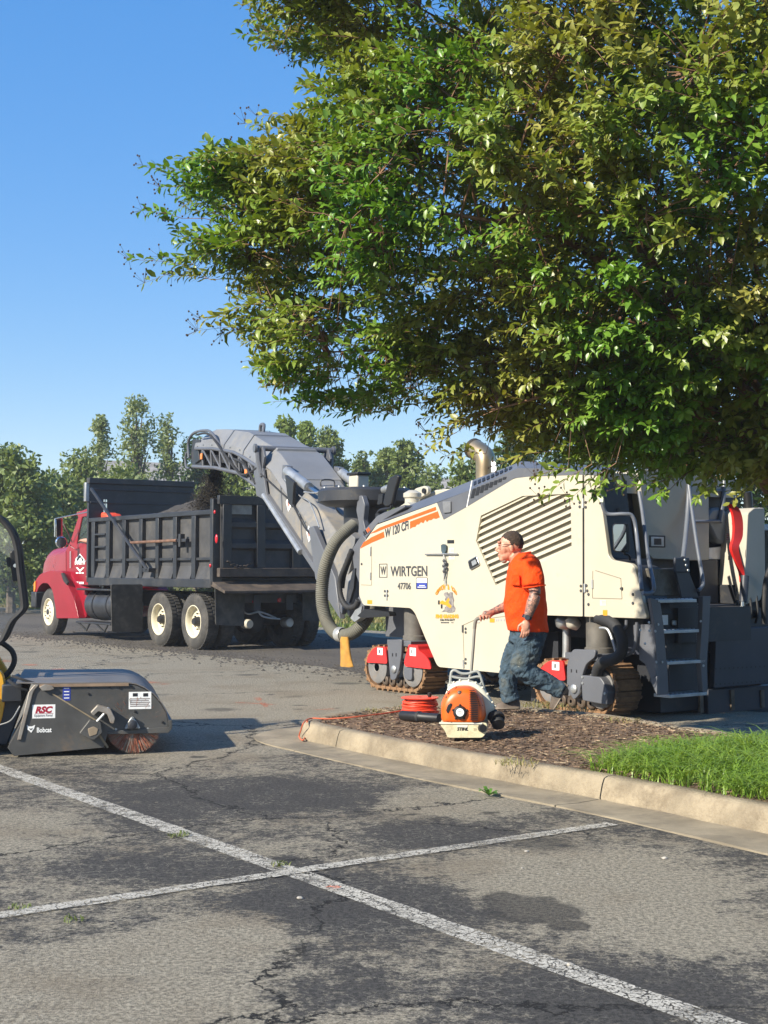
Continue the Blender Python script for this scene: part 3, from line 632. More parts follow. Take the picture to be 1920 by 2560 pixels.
for i in range(9):
    t = i/8; px = 1188 + 89*t; k = .42
    j = max(q for q in range(4) if Spx[q][0] <= px or q == 0); tt = (px-Spx[j][0])/(Spx[j+1][0]-Spx[j][0]); s = S3[j].lerp(S3[j+1], tt); ju = max(q for q in range(4) if Upx[q][0] <= px or q == 0); tu = (px-Upx[ju][0])/(Upx[ju+1][0]-Upx[ju][0]); u = U3[ju].lerp(U3[ju+1], tu)
    up = (u-s); nrm = Vector((1,0,.1)).cross(up).normalized(); nrm = nrm if nrm.y < 0 else -nrm; c = s.lerp(u, .52) + nrm*.002
    MB().beam(c - up*.2, c + up*.2, .036, .006, nrm).build('vent_slot', ink, hood)
    pyc = 1234 - 43*t; hh = (24 - 20*t)/2; w_ = 4.2
    if i != 8: pl(M, [(px-5-w_+hh*.25, pyc-hh),(px-5+w_+hh*.25, pyc-hh-1.5),(px-5+w_-hh*.25, pyc+hh-1.5),(px-5-w_-hh*.25, pyc+hh)], -.030, -.024, 'vent_slot', ink, hood)
pl(M, [(1106,1254),(1126,1253),(1126,1281),(1108,1283)], -.045, .0, 'vent_cover', mk('vent cover grey', (.16,.165,.175), .5), hood, .01, .004)
pl(M, [(1166,1267),(1179,1201),(1181,1201),(1168,1267)], -.031, -.027, 'seam', whiteD, hood)
# cream deck beyond the near hood edge, lifting eye, lamp, exhaust
MB().prism(M.ys([(985,1291),(1040,1253),(1095,1225),(1130,1222),(1180,1226),(1180,1260),(985,1310)], 1.5), 'y', 1.45, 2.0).build('deck_cover', cream, mc, .02)
eye = rounded(M.ys([(1034,1246),(1040,1222),(1066,1214),(1074,1219),(1074,1234),(1046,1250)], 1.35), .05)
MB().prism(eye, 'y', 1.32, 1.38).build('lifting_eye', creamS, mc, .008)
e_ = M.P(1061,1227,1.31); MB().cyl(e_, e_ + Vector((0,-.02,0)), .035, n=14).build('eye_hole', ink, mc)
b_ = M.P(1031,1243,.9); MB().lathe([(.10,-.12),(.10,-.02),(.12,0),(.12,.05),(.05,.09),(0,.09)], b_, (0,0,1), 16).build('beacon', creamS, mc)
MB().box(b_.x-.03, b_.y-.03, b_.z-.45, b_.x+.03, b_.y+.03, b_.z-.1).build('beacon_post', galv, mc)
MB().prism(M.ys([(955,1295),(1015,1255),(1025,1262),(960,1305)], .6), 'y', .6, 1.4).build('deck_box', cream, mc, .01)
ep = [M.P(1214,1215,1.1), M.P(1214,1185,1.1), M.P(1214,1154,1.1), M.P(1210,1140,1.1), M.P(1199,1130,1.1), M.P(1184,1121,1.1)]
brass = mk('heat-tinted exhaust steel', (.48,.36,.22), .34, .85, var=.25, vs=3, dirt=(.30,.24,.17), da=.3)
ex = MB().tube(spline(ep, 4), .125, 24).build('exhaust_stack', brass, mc)
MB().lathe([(.155,-.25),(.155,0),(.125,.01)], M.P(1214,1200,1.1), (0,0,1), 18).build('exhaust_collar', anth, ex)
q0, q1 = Vector(ep[-1]), Vector(ep[-2]); MB().lathe([(.11,-.02),(.13,-.02),(.133,.02),(.127,.03)], q0, q1-q0, 20).build('exhaust_rim', mk('sooty rim', (.03,.026,.022), .8), ex)
lettering('B', .16, M.P(1228,1178,1.0), (1,0,0), (0,0,1), whiteD, mc, bold=.012)
# --- lettering and decals
YD = -.0335
pl(M, [(900.5,1371),(909,1356),(929,1343),(959,1329),(961,1343),(930,1356)], YD, -.028, 'stripe_decal', orangeP, fp)
pl(M, [(925,1334),(949,1319),(1089,1267),(1090.5,1275),(960,1322),(938,1331)], YD, -.028, 'stripe_decal', orangeP, fp)
scuff = [(1025,1304),(1094,1278),(1099,1293),(1090,1297),(1083,1296),(1078,1300),(1072,1300),(1067,1305),(1063,1299),(1058,1308),(1052,1305),(1047,1311),(1042,1311),(1038,1317),(1031,1318),(1025,1322)]
pl(M, scuff, YD, -.028, 'stripe_decal', orangeP, fp)
def txt(s, px, py, px2, py2, h_px, mat, y=YD-.001, **k):          # lettering between two measured baseline points
    a, b = M.P(px, py, y), M.P(px2, py2, y); hh = (M.P(px, py-h_px, y)-a).z; me = text_mesh(s, hh/.70, **k); wd = max(v.co.x for v in me.vertices) - min(v.co.x for v in me.vertices)
    x0 = min(v.co.x for v in me.vertices); d = (b-a); L = d.length; d = d/L
    for v in me.vertices:
        v.co = a + d*((v.co.x-x0)*L/wd) + Vector((0,0,v.co.y))
    me.materials.clear(); me.update(); return put('lettering', me, mat, fp)
txt('WIRTGEN', 976, 1440, 1068, 1439.5, 24, inkD, bold=.0035)
txt('W 120 CFi', 962, 1344, 1021, 1322, 21, inkD, bold=.004)
txt('47706', 994, 1473, 1027, 1473, 16, inkD, bold=.002)
bx_ = M.ys([(947.5,1409.5),(968,1409),(968,1444),(947.5,1444)], YD); cxm = sum(p[0] for p in bx_)/4; czm = sum(p[1] for p in bx_)/4
MB().prism(bx_, 'y', YD, -.028, [[(cxm+(p[0]-cxm)*.86, czm+(p[1]-czm)*.91) for p in bx_]]).build('emblem_frame', inkD, fp)
txt('W', 951, 1436, 965, 1436, 20, inkD, bold=.003)
pl(M, [(1040,1444),(1068.5,1444),(1068.5,1472.5),(1040,1472.5)], YD, -.028, 'sticker', ink, fp, .012)
pl(M, [(1041.5,1446),(1067,1446),(1067,1457),(1041.5,1457)], YD-.001, YD, 'sticker', whiteD, fp)
pl(M, [(1041.5,1457.5),(1067,1457.5),(1067,1471),(1041.5,1471)], YD-.001, YD, 'sticker', blueD, fp)
txt('LINDER', 1043, 1454, 1056, 1454, 4, blueD, YD-.002); [pl(M, [(a,b),(c,b),(c,b+1.6),(a,b+1.6)], YD-.002, YD-.001, 'sticker', whiteD, fp) for a, b, c in ((1048,1463,1062),(1044,1467,1065))]
amb = [yelD, flat('orange gold decal', (.60,.19,.015), .5)]
ws = 'DOBSON & SONS'
for i, ch in enumerate(ws):
    if ch == ' ': continue
    a = R(165 - 150*i/(len(ws)-1)); px = 1115.5 + 27*math.cos(a); py = 1490 - 17*math.sin(a); c = M.P(px, py, YD-.001); t = -(a-R(90))*.75
    lettering(ch, .082, c, (math.cos(t)*.62, 0, math.sin(t)*.62), (-math.sin(t), 0, math.cos(t)), amb[0] if i % 2 else amb[1], fp, align='CENTER', bold=.004)
smoke = [(1103,1530),(1111,1524),(1112,1518),(1118,1514),(1117,1506),(1112,1500),(1114,1493),(1109,1487),(1110,1482),(1118,1480),(1121,1484),(1126,1480),(1131,1481),(1132,1490),(1135,1500),(1133,1508),(1135,1516),(1138,1520),(1137,1528),(1131,1531),(1122,1532),(1114,1529)]
pl(M, smoke, YD-.001, -.028, 'emblem', mk('smoke decal', (.22,.20,.19), .6, var=.5, vs=25), fp)
pl(M, [(1099,1505),(1106,1501),(1113,1505),(1121,1494),(1124,1499),(1121,1507),(1129,1515),(1126,1521),(1114,1513),(1107,1511),(1100,1509)], YD-.002, YD-.001, 'emblem', yelD, fp)
for (a, b) in ((1097,1506),(1104,1516)): pl(M, [(a-2,b-5),(a+1.5,b-5),(a+1.5,b+5),(a-2,b+5)], YD-.002, -.028, 'emblem', ink, fp)
txt('FINE GRADING', 1089, 1545, 1146, 1545, 8.5, yelD, bold=.004); txt('336-918-5677', 1100, 1552, 1137, 1552, 4.5, ink, bold=.001); txt('NC', 1128, 1558, 1135, 1558, 3.4, ink); [pl(M, [(a,1555),(a+2.6,1555),(a+2.6,1558),(a,1558)], YD, -.028, 'sticker', inkD, fp) for a in (1102,1105.5,1109,1112.5,1116,1119.5)]
pl(M, [(1118,1350),(1135,1350),(1135,1358.5),(1118,1358.5)], YD, -.028, 'sticker', ink, fp)
for (a, b, c, d) in ((1122,1370,1135,1382),(1122,1389,1137,1400),(1185,1548,1200,1556),(1500,1501,1515,1514)):
    pl(M, [(a,b),(c,b),(c,d),(a,d)], YD, -.028, 'sticker', flat('pale decal', (.62,.58,.50)), fp)
    for q in range(3): pl(M, [(a+4,b+2+q*3.2),(c-1,b+2+q*3.2),(c-1,b+3.2+q*3.2),(a+4,b+3.2+q*3.2)], YD-.001, YD, 'sticker', flat('grey print', (.25,.22,.21)), fp)
for (a, b, c, d) in ((1507,1525,1518,1539),(918,1500,930,1510),(1224,1546,1236,1556)): pl(M, [(a,b),(c,b+.3),(c,d),(a,d)], YD, -.028, 'sticker', yelD, fp, .006)
[pl(M, [(a,1548),(a+3,1547.6),(a+2.4,1553),(a+.4,1553.4)], YD, -.028, 'sticker', flat('grey marker', (.35,.34,.38)), fp) for a in (1239,1244,1251,1258)]
# seams, hinges, bolts, latch, hanging tools
def seam(a, b, wd=.007, m=ink, par=None): 
    p, q = M.P(*a, YD+.002), M.P(*b, YD+.002); MB().beam(p, q, .004, wd, (0,0,1) if abs(q.x-p.x) > abs(q.z-p.z) else (1,0,0)).build('seam', m, par or fp)
thin = flat('brown seam line', (.22,.19,.14))  # thin brown strips that draw the panel seams
for a, b in (((1157,1563),(1161,1668)),((1157,1563),(1186,1550)),((1186,1550),(1302,1536)),((903,1462),(929,1463)),((929,1463),(929,1366))): seam(a, b, .006, thin)
for a, b in (((1482,1427),(1481,1495)),((1481,1495),(1555,1497)),((1555,1497),(1552,1446)),((1552,1446),(1488,1426))): seam(a, b, .006, thin, rp)
seam((1458,1240),(1459.5,1541), .012, ink)
for (a, b, h) in ((1458,1258,24),(1462,1470,22),(1157,1572,18),(1159,1660,20),(926,1378,22),(926,1440,18),(967,1487,26),(1481,1460,22)):
    p = M.P(a, b, YD); hh = (M.P(a, b-h/2, YD).z-p.z); MB().tube([(p.x,p.y,p.z-hh),(p.x,p.y,p.z+hh)], .013, 8).build('hinge', galv if a != 1157 else inkD, fp)
for (a, b) in ((1449,1256),(1449,1267),(1464,1256),(1464,1268),(1452,1465),(1452,1477),(1466,1464),(1468,1477),(1471,1486),(1471,1511),(1582,1486),(1582,1508),(1164,1572),(1164,1581),(1164,1648),(1164,1658),(962,1478),(969,1478),(962,1489),(969,1489),(904,1410)): bolt(M, a, b, YD, .016, inkD, fp)
MB().prism(rounded(M.ys([(1549,1470),(1554,1467),(1555,1473),(1550,1475)], -.05), .01), 'y', -.05, -.03).build('latch', inkD, rp)
lt = pl(M, [(1168,1402),(1191,1389),(1199,1412),(1174,1426)], -.05, -.02, 'door_latch', steel, fp, .03, .006)
pl(M, [(1170,1404),(1190,1392),(1196,1411),(1175,1423)], -.054, -.05, 'latch_pan', blk, lt, .02)
pl(M, [(1178,1404),(1188,1398),(1192,1409),(1181,1415)], -.062, -.054, 'latch_paddle', galv, lt, .01)
sh = [(1102,1363),(1107,1360),(1112,1361),(1115,1365),(1114,1378),(1111,1384),(1106,1384),(1103,1378)]
pl(M, sh, -.06, -.045, 'shovel_blade', mk('blued steel blade', (.10,.14,.16), .45, .6), mc, .01)
hp = [M.P(1063,1386,-.05), M.P(1110,1385,-.06), M.P(1144,1385,-.05)]; MB().tube(hp, .009, 6).build('tool_bar', galv, mc)
MB().tube([M.P(1109,1384,-.055), M.P(1111,1400,-.06), M.P(1109,1428,-.06), M.P(1113,1461,-.055)], .009, 6).build('tool_rod', galv, mc)
MB().tube([M.P(1112,1400,-.06), M.P(1114,1430,-.06), M.P(1110,1452,-.06)], .007, 6).build('tool_rod', inkD, mc)
for (a, b) in ((1110,1402),(1114,1408),(1109,1415),(1114,1420),(1110,1428)): MB().ell(M.P(a, b, -.06), (.022,.016,.022), 8, 6).build('chain_link', inkD, mc)
# --- crawler tracks
shoe = MB().box(-.052,0,-.012,.052,.34,.02).box(-.012,0,.02,.02,.34,.042).box(-.05,.05,-.045,.05,.085,-.012).box(-.05,.25,-.045,.05,.285,-.012).mesh('track_shoe')
roll = MB().lathe([(.018,-.03),(.05,-.03),(.062,-.02),(.062,.10),(.03,.12)], (0,0,0), (0,1,0), 14).mesh('track_roller')
wheel = MB().lathe([(.05,-.03),(.06,-.035),(.11,-.02),(.155,-.03),(.195,-.02),(.195,.26),(.05,.27)], (0,0,0), (0,1,0), 24).mesh('idler_wheel')
shoe.materials.append(rust); roll.materials.append(mk('greasy roller', (.09,.065,.045), .6, .3, var=.4)); wheel.materials.append(mk('grey idler', (.17,.165,.16), .55, var=.2, dirt=(.2,.13,.07), da=.4))
def place(me, name, par, loc, ry=0.0):
    o = bpy.data.objects.new(name, me); COL.objects.link(o); o.parent = par; o.location = loc; o.rotation_euler = (0, ry, 0); return o
X1 = M.y(985,1673)[0]; DX = M.y(1436,1719)[0] - X1
def track(cx, y0, near, first):
    xa, xb, rr = cx-.36, cx+.36, .235; per = 2*(xb-xa) + 2*math.pi*rr; n = 26
    fr = MB().box(xa-.05, y0+.08, .14, xb+.05, y0+.27, .36).build('track_frame', anth, mc, .01)
    for i in range(n):
        s = per*(i+.3)/n
        if s < xb-xa: p = (xa+s, rr*2+.045-.0); x, z, a = xa+s, 2*rr+.045, 0.0
        elif s < xb-xa+math.pi*rr: th = (s-(xb-xa))/rr; x, z, a = xb+rr*math.sin(th), rr+.045+rr*math.cos(th), th
        elif s < 2*(xb-xa)+math.pi*rr: x, z, a = xb-(s-(xb-xa)-math.pi*rr), .045, math.pi
        else: th = (s-2*(xb-xa)-math.pi*rr)/rr; x, z, a = xa-rr*math.sin(th), rr+.045-rr*math.cos(th), math.pi+th
        place(shoe, 'track_shoe', fr, (x, y0, z), a)
    for x in (xa, xb): place(wheel, 'idler_wheel', fr, (x, y0+.03, .28))
    for i in range(6): place(roll, 'track_roller', fr, (xa + (xb-xa)*i/5, y0+.045, .125))
    return fr
def guard(px, y0, fr, dx, dec=None):
    pts = [(a+dx, b) for a, b in M.ys(px, -.03)]; pts = rounded(pts, .03)
    g = MB().prism(pts, 'y', y0-.03, y0-.012); xs = [p[0] for p in pts]; zm = sorted(p[1] for p in pts)[len(pts)//2]
    top = [p for p in pts if p[1] > zm - .03]
    top.sort(); g.loft([[(p[0], y0-.012, p[1]), (p[0], y0+.33, p[1]), (p[0], y0+.33, p[1]-.012), (p[0], y0-.012, p[1]-.012)] for p in top])
    o = g.build('track_guard', redp, fr, angle=30)
    return o
gL = [(916,1656),(920,1639),(931,1623),(941,1617),(962,1617),(964,1623),(968,1659)]; gR = [(1021,1611),(1045,1614),(1046,1625),(1064,1639),(1074,1656),(1077,1671),(1075,1673),(1013,1666),(1010,1656),(1019,1622)]
yoke1 = [(968,1601),(1004,1598),(1003,1636),(997,1675),(988,1700),(976,1700),(970,1636)]
yoke2 = [(1431,1623),(1489,1625),(1487,1643),(1465,1660),(1456,1685),(1452,1712),(1448,1737),(1433,1751),(1417,1716),(1417,1660)]
for (k, y0) in ((0, 0.0), (1, 0.0), (0, MW-.36), (1, MW-.36)):
    cx = X1 + DX*k; fr = track(cx, y0, y0 == 0, k == 0)
    cyl_m = mk('dusty column', (.13,.12,.105), .6, .2, var=.25, vs=5, dirt=(.24,.20,.15), da=.4)
    MB().lathe([(.15,.62),(.15,.68),(.135,.69),(.135,1.04)], (cx+.16, y0+.2, 0), (0,0,1), 24).build('lifting_column', cyl_m, mc)
    MB().box(cx-.12, y0-.02, .56, cx+.36, y0+.36, .63).build('column_plate', anth, fr, .01)
    if y0 > 0: continue
    yk = pl(M, yoke1 if k == 0 else yoke2, -.055, -.015, 'yoke', anth, fr, .04, .006)
    h = M.P(985,1673,-.06) if k == 0 else M.P(1435,1722,-.06); MB().lathe([(0,-.02),(.03,-.02),(.045,-.01),(.045,.01),(.085,.012),(.085,.03)], h, (0,1,0), 18).build('hub', galv, yk)
    for a in ((981,1637),(990,1637)) if k == 0 else ((1428,1677),(1441,1678)): pl(M, [(a[0]-1.2,a[1]-4),(a[0]+1.2,a[1]-4),(a[0]+1.2,a[1]+4),(a[0]-1.2,a[1]+4)], -.058, -.054, 'bolt', ink, yk)
    d1 = guard(gL, 0, fr, DX*k); 
    p = M.P(950,1628,-.034) + Vector((DX*k,0,0)); MB().box(p.x-.055,-.0345,p.z-.045,p.x+.055,-.0305,p.z+.04).build('sticker', whiteD, d1); MB().box(p.x-.02,-.0355,p.z-.025,p.x+.005,-.034,p.z+.02).build('sticker', inkD, d1)
    if k == 0:
        d2 = guard(gR, 0, fr, 0); p = M.P(1032,1629,-.034); MB().box(p.x-.06,-.0345,p.z-.05,p.x+.06,-.0305,p.z+.045).build('sticker', whiteD, d2); MB().box(p.x-.03,-.0355,p.z-.02,p.x-.01,-.034,p.z+.02).build('sticker', inkD, d2)
        pl(M, [(1010,1668),(1030,1670),(1030,1692),(1028,1700),(1014,1698),(1010,1690)], -.03, .05, 'bracket', anth, fr, .02)
    else:
        gb = pl(M, [(1452,1688),(1500,1693),(1508,1704),(1519,1730),(1516,1763),(1456,1751)], -.09, .05, 'track_motor', anth, fr, .02, .008)
        p = M.P(1519,1730,-.09); MB().prism(M.ys([(1500,1693),(1508,1704),(1519,1730),(1516,1763),(1500,1760)], -.085), 'y', -.088, .2).build('motor_cover', anthD, gb, .006)
        for a in ((1456,1693),(1456,1708),(1512,1734)): bolt(M, a[0], a[1], -.092, .016, galv, gb)
# hoses and pipes by the rear track
MB().tube(spline([M.P(1495,1546,.02), M.P(1530,1556,-.02), M.P(1552,1590,-.06), M.P(1555,1625,-.07), M.P(1540,1645,-.08), M.P(1512,1654,-.08), M.P(1497,1668,-.06), M.P(1492,1690,-.02)], 6), [.055+.006*(i % 2) for i in range(43)], 12).build('hydraulic_hose', rub, mc)
for pts in ([(1500,1570),(1520,1574),(1533,1605),(1540,1630)], [(1592,1556),(1590,1590),(1586,1620),(1572,1636),(1548,1640)], [(1566,1550),(1565,1565),(1560,1572)]):
    MB().tube(spline([M.P(a, b, -.02) for a, b in pts], 5), .016, 8).build('pipe', galv if pts[0][0] == 1500 else anth, mc)
MB().tube([M.P(1417,1568,.3), M.P(1416,1650,.3)], .045, 12).build('cylinder_rod', galv, mc)
for a, mt in ((1402,galv),(1428,creamS)):
    p = M.P(a,1553,.15); MB().lathe([(.0,-.10),(.045,-.10),(.075,-.03),(.075,.0),(.03,.06)], p, (-.3,-.7,.6), 16).build('work_lamp', mt, mc)
# belly: milling drum housing and chassis rails
MB().prism(M.ys([(1105,1640),(1095,1580),(1300,1580),(1285,1660),(1240,1668)], .03), 'y', .03, MW-.05).build('drum_housing', anthD, mc)
MB().box(-.7, .55, .75, 3.95, MW-.55, 1.10).build('chassis', anthD, mc)
MB().box(1.85, .45, .02, 2.3, MW-.4, .8).build('scraper_plate', anthD, mc)
MB().box(-1.0, .5, .62, -.5, 1.0, 1.0).build('front_chassis', anth, mc, .01)
MB().box(-.72, 1.2, .55, -.2, MW-.1, 1.0).build('front_chassis', anth, mc, .01)
# --- rear: ladder, platform, controls (rear faces look along the machine's own axis)
XR = 4.12
def rear_box(px0, py0, px1, py1, x0, dx, name, mat, par=mc, bevel=.008):
    (ya, za), (yb, zb) = M.x(px0, py0, x0), M.x(px1, py1, x0); return MB().box(x0-dx, min(ya,yb), min(za,zb), x0, max(ya,yb), max(za,zb)).build(name, mat, par, bevel)
navy = mk('navy with painted shade', (.030,.035,.050), .45, var=.15, vs=2, dirt=(.12,.10,.08), da=.25, ds=3)  # shade of the machine's rear is deepened into this colour
# drum side box and rear plate
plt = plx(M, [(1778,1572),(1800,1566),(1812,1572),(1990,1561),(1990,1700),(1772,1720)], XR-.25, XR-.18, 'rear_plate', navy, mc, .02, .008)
for i in range(16): 
    p = M.X(1790+i*11.0, 1672-.55*i, XR-.177); MB().lathe([(0,0),(.010,0)], p, (1,0,0), 8).build('bolt_hole', ink, plt)
    p = M.X(1790+i*11.0, 1711-.75*i, XR-.177); MB().lathe([(0,0),(.010,0)], p, (1,0,0), 8).build('bolt_hole', ink, plt)
scr = plx(M, [(1752,1722),(1990,1706),(1990,1786),(1752,1806)], XR-.40, XR-.30, 'scraper_board', navy, mc, 0, .008)
for a in (1752, 1830, 1905):
    p = M.X(a, 1725, XR-.29); q = M.X(a+2, 1800, XR-.29); MB().beam((XR-.295, p.y, p.z), (XR-.295, q.y, max(.02, q.z)), .03, .05, (0,1,0)).build('scraper_rib', mk('worn rib', (.16,.12,.085), .8, var=.4, dirt=(.05,.04,.03), da=.5), scr)
p = M.X(1640,1790,XR-.3); MB().box(XR-1.2, .55, .03, XR-.42, MW-.3, .62).build('side_shield', anthD, mc, .01)
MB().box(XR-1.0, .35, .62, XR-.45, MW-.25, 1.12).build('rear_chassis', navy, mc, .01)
# ladder: two stringers and four treads running across
lad = thing_part = MB()
sL = [M.X(1622,1495,XR), M.X(1646,1500,XR), M.X(1655,1560,XR), M.X(1666,1690,XR), M.X(1668,1735,XR), M.X(1643,1738,XR), M.X(1640,1690,XR), M.X(1632,1560,XR)]
ladder = MB().prism([(p.y, p.z) for p in sL], 'x', XR-.02, XR+.02).build('ladder', anth, mc, .004)
sR = [M.X(1733,1490,XR-.12), M.X(1752,1490,XR-.12), M.X(1766,1660,XR), M.X(1768,1728,XR), M.X(1755,1732,XR), M.X(1748,1640,XR), M.X(1738,1560,XR-.08)]
MB().prism([(p.y, p.z) for p in sR], 'x', XR-.05, XR+.01).build('stringer', anth, ladder, .004)
pl(M, [(1583,1562),(1632,1560),(1640,1690),(1628,1700),(1612,1660),(1598,1650),(1597,1592),(1584,1590)], .02, .05, 'ladder_side', anth, ladder, .01, .004)
pl(M, [(1642,1690),(1642,1738),(1625,1700)], -.01, .03, 'ladder_side', anth, ladder, 0, .004)
for a in ((1622,1556),(1638,1578),(1645,1561),(1612,1609),(1640,1655),(1655,1655),(1646,1502),(1600,1575),(1623,1577),(1751,1553),(1758,1664)):
    p = M.X(a[0], a[1], XR+.022); MB().lathe([(0,.008),(.012,.008),(.014,0)], p, (1,0,0), 8).build('bolt', galv, ladder)
for (x0, y0_, x1, y1_) in ((1645,1501,1740,1494),(1655,1578,1746,1570),(1666,1656,1762,1647),(1672,1739,1766,1728)):
    a, b = M.X(x0, y0_, XR), M.X(x1, y1_, XR); tr_ = MB().box(XR-.20, a.y, min(a.z,b.z)-.025, XR+.01, b.y, min(a.z,b.z)+.008).build('tread', galv, ladder, .004)
    for i in range(9):
        yy_ = a.y + (b.y-a.y)*(i+.5)/9; MB().lathe([(.018,0),(.014,.008),(.006,.008)], (XR-.04, yy_, min(a.z,b.z)+.008), (0,0,1), 8).build('tread_stud', steel, tr_)
for (a, b, c, d) in ((1655,1505,1745,1570),(1665,1582,1755,1648),(1672,1660,1760,1728)): rear_box(a, b, c, d, XR-.22, .04, 'ladder_back', anthD, ladder)
for i in range(7):
    for (cx_, cy_) in ((1748,1660+i*7),(1742,1580+i*6)):
        p = M.X(cx_, cy_, XR-.16); MB().lathe([(.007,.004),(.009,0)], p, (1,0,0), 6).build('bolt', galv, ladder)
rear_box(1652,1538,1670,1562, XR-.2, .004, 'sticker', whiteD, ladder, 0); rear_box(1682,1551,1696,1563, XR-.19, .02, 'connector', galv, ladder)
# tool box with checker plate, bracket plate
ck = mk('checker plate', (.105,.098,.085), .5, .3, var=.3, vs=10, bump=.7, bs=22)
rear_box(1632,1420,1705,1490, XR-.2, .45, 'step_box', ck, mc, .015)
bp = rear_box(1688,1394,1724,1431, XR-.1, .03, 'bracket_plate', navy)
pr = [M.X(1690,1428,XR-.12), M.X(1722,1428,XR-.12), M.X(1748,1495,XR-.12), M.X(1705,1495,XR-.12)]; MB().prism([(p.y, p.z) for p in pr], 'x', XR-.15, XR-.12).build('side_plate', navy, mc, .004)
for a in ((1712,1400),(1715,1413),(1720,1426)): MB().lathe([(0,.008),(.012,.008),(.014,0)], M.X(a[0], a[1], XR-.098), (1,0,0), 8).build('bolt', galv, bp)
# cream cabinet facing the rear, its latch, mirror and hand rails
XC = 3.42
cb = plx(M, [(1502,1182),(1668,1182),(1669,1400),(1640,1402),(1530,1398),(1521,1389),(1499,1228)], XC-.6, XC, 'rear_cabinet', creamS, mc, .01, .008)
rear_box(1623,1338,1664,1369, XC+.004, .01, 'cabinet_latch', blk, cb); rear_box(1628,1342,1660,1366, XC+.008, .006, 'latch_pan', galv, cb); rear_box(1636,1346,1654,1362, XC+.012, .006, 'latch_paddle', blk, cb)
for a in ((1546,1275),(1546,1300)): MB().lathe([(0,.004),(.02,.004),(.022,0)], M.X(a[0], a[1], XC+.002), (1,0,0), 12).build('plug', ink, cb)
rail = mk('slate rail paint', (.13,.145,.175), .35, var=.1)
def tubeX(pts, r, name, mat, par=mc, n=5): return MB().tube(spline([M.X(a, b, c) for a, b, c in pts], n), r, 10).build(name, mat, par)
tubeX([(1500,1225,XC+.1),(1507,1265,XC+.1),(1520,1285,XC+.12),(1560,1285,XC+.25),(1582,1292,XC+.3),(1592,1340,XC+.35),(1604,1475,XR-.05)], .02, 'hand_rail', rail)
tubeX([(1598,1230,XC+.1),(1606,1280,XC+.2),(1620,1390,XC+.45),(1634,1460,XR),(1632,1478,XR+.02),(1620,1484,XR+.02),(1606,1483,XR+.01)], .02, 'hand_rail', rail)
tubeX([(1720,1195,XR-.6),(1728,1260,XR-.5),(1742,1360,XR-.3),(1757,1450,XR-.12),(1752,1470,XR-.1),(1745,1476,XR-.1)], .019, 'hand_rail', rail)
tubeX([(1724,1200,XR-.7),(1718,1300,XR-.6),(1708,1395,XR-.4)], .026, 'hand_rail', rail)
tubeX([(1735,1228,XR-.75),(1812,1226,XR-.75)], .018, 'hand_rail', rail); tubeX([(1735,1304,XR-.7),(1800,1303,XR-.7)], .018, 'hand_rail', rail)
tubeX([(1812,1195,XR-.75),(1806,1260,XR-.72),(1799,1306,XR-.7)], .026, 'hand_rail', rail)
pp = M.X(1600,1400,XC+.35); plx(M, [(1588,1398),(1628,1396),(1632,1470),(1606,1478)], XC+.3, XC+.32, 'rail_plate', navy, mc, .01)
mirr = plx(M, [(1529,1308),(1567,1307),(1569,1382),(1532,1380)], XC+.20, XC+.24, 'mirror', blk, mc, .05, .01)
plx(M, [(1532.5,1311),(1564,1310.5),(1565.5,1378.5),(1535,1377)], XC+.243, XC+.246, 'mirror_glass', mk('mirror glass', (.42,.44,.46), .03, 1.0, var=.0), mirr, .04)
tubeX([(1560,1384,XC+.2),(1572,1388,XC+.2),(1575,1402,XC+.15)], .012, 'mirror_arm', blk, mirr)
# operator platform things in the tree's shade
XP = 3.35
seat_m = mk('grey blue seat vinyl', (.16,.19,.22), .45, var=.15)
def lumpX(px, x0, x1, name, mat, par, rad=.06, bevel=.03): return plx(M, px, x0, x1, name, mat, par, rad, bevel)
st = lumpX([(1742,1290),(1752,1272),(1775,1268),(1792,1280),(1796,1310),(1789,1362),(1768,1358),(1752,1325),(1741,1308)], XP-.1, XP+.05, 'seat', seat_m, mc)
lumpX([(1750,1232),(1790,1230),(1782,1275),(1760,1275)], XP-.2, XP-.1, 'seat_support', creamS, st, .02, .01)
lumpX([(1744,1195),(1812,1186),(1808,1226),(1741,1226)], XP-.5, XP-.45, 'warning_panel', mk('bright amber panel', (.85,.42,.05), .6), mc, .01, .005)  # one even amber colour over the whole panel
colm = lumpX([(1806,1285),(1822,1272),(1848,1272),(1850,1440),(1838,1500),(1790,1512),(1800,1400)], XP, XP+.35, 'control_column', creamS, mc, .03, .02)
rear_box(1821,1390,1824,1400, XP+.352, .004, 'column_seam', ink, colm, 0)
for i in range(4): rear_box(1816,1334+i*4.2,1823,1336+i*4.2, XP+.353, .004, 'vent_slot', ink, colm, 0)
arch = spline([(1822,1260),(1838,1272),(1846,1300),(1846,1340),(1838,1370),(1846,1400),(1856,1430),(1858,1455)], 5); red2 = mk('red strap', (.70,.025,.02), .35, var=.12)
wds = [6,10,11,11,9,7,5,4]; rg = []
for i, p in enumerate(arch):
    w_ = np.interp(i/5, range(8), wds); a, b = M.X(p.x-w_, p.y, XP+.40), M.X(p.x+w_, p.y, XP+.42); rg.append([a, b, b - Vector((.03,0,0)), a - Vector((.03,0,0))])
MB().loft(rg).build('red_lever_cover', red2, mc, angle=50)
lumpX([(1764,1370),(1803,1366),(1803,1398),(1764,1398)], XP-.05, XP, 'instruction_board', whiteD, mc, .005, .003)
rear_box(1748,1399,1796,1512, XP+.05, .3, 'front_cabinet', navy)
lumpX([(1884,1318),(1990,1312),(1990,1470),(1874,1464)], XP-.1, XP+.3, 'rear_cover', creamS, mc, .01, .01); rear_box(1884,1310,1990,1328, XP+.33, .3, 'cover_lid', mk('pale lid', (.60,.62,.64), .5), mc)
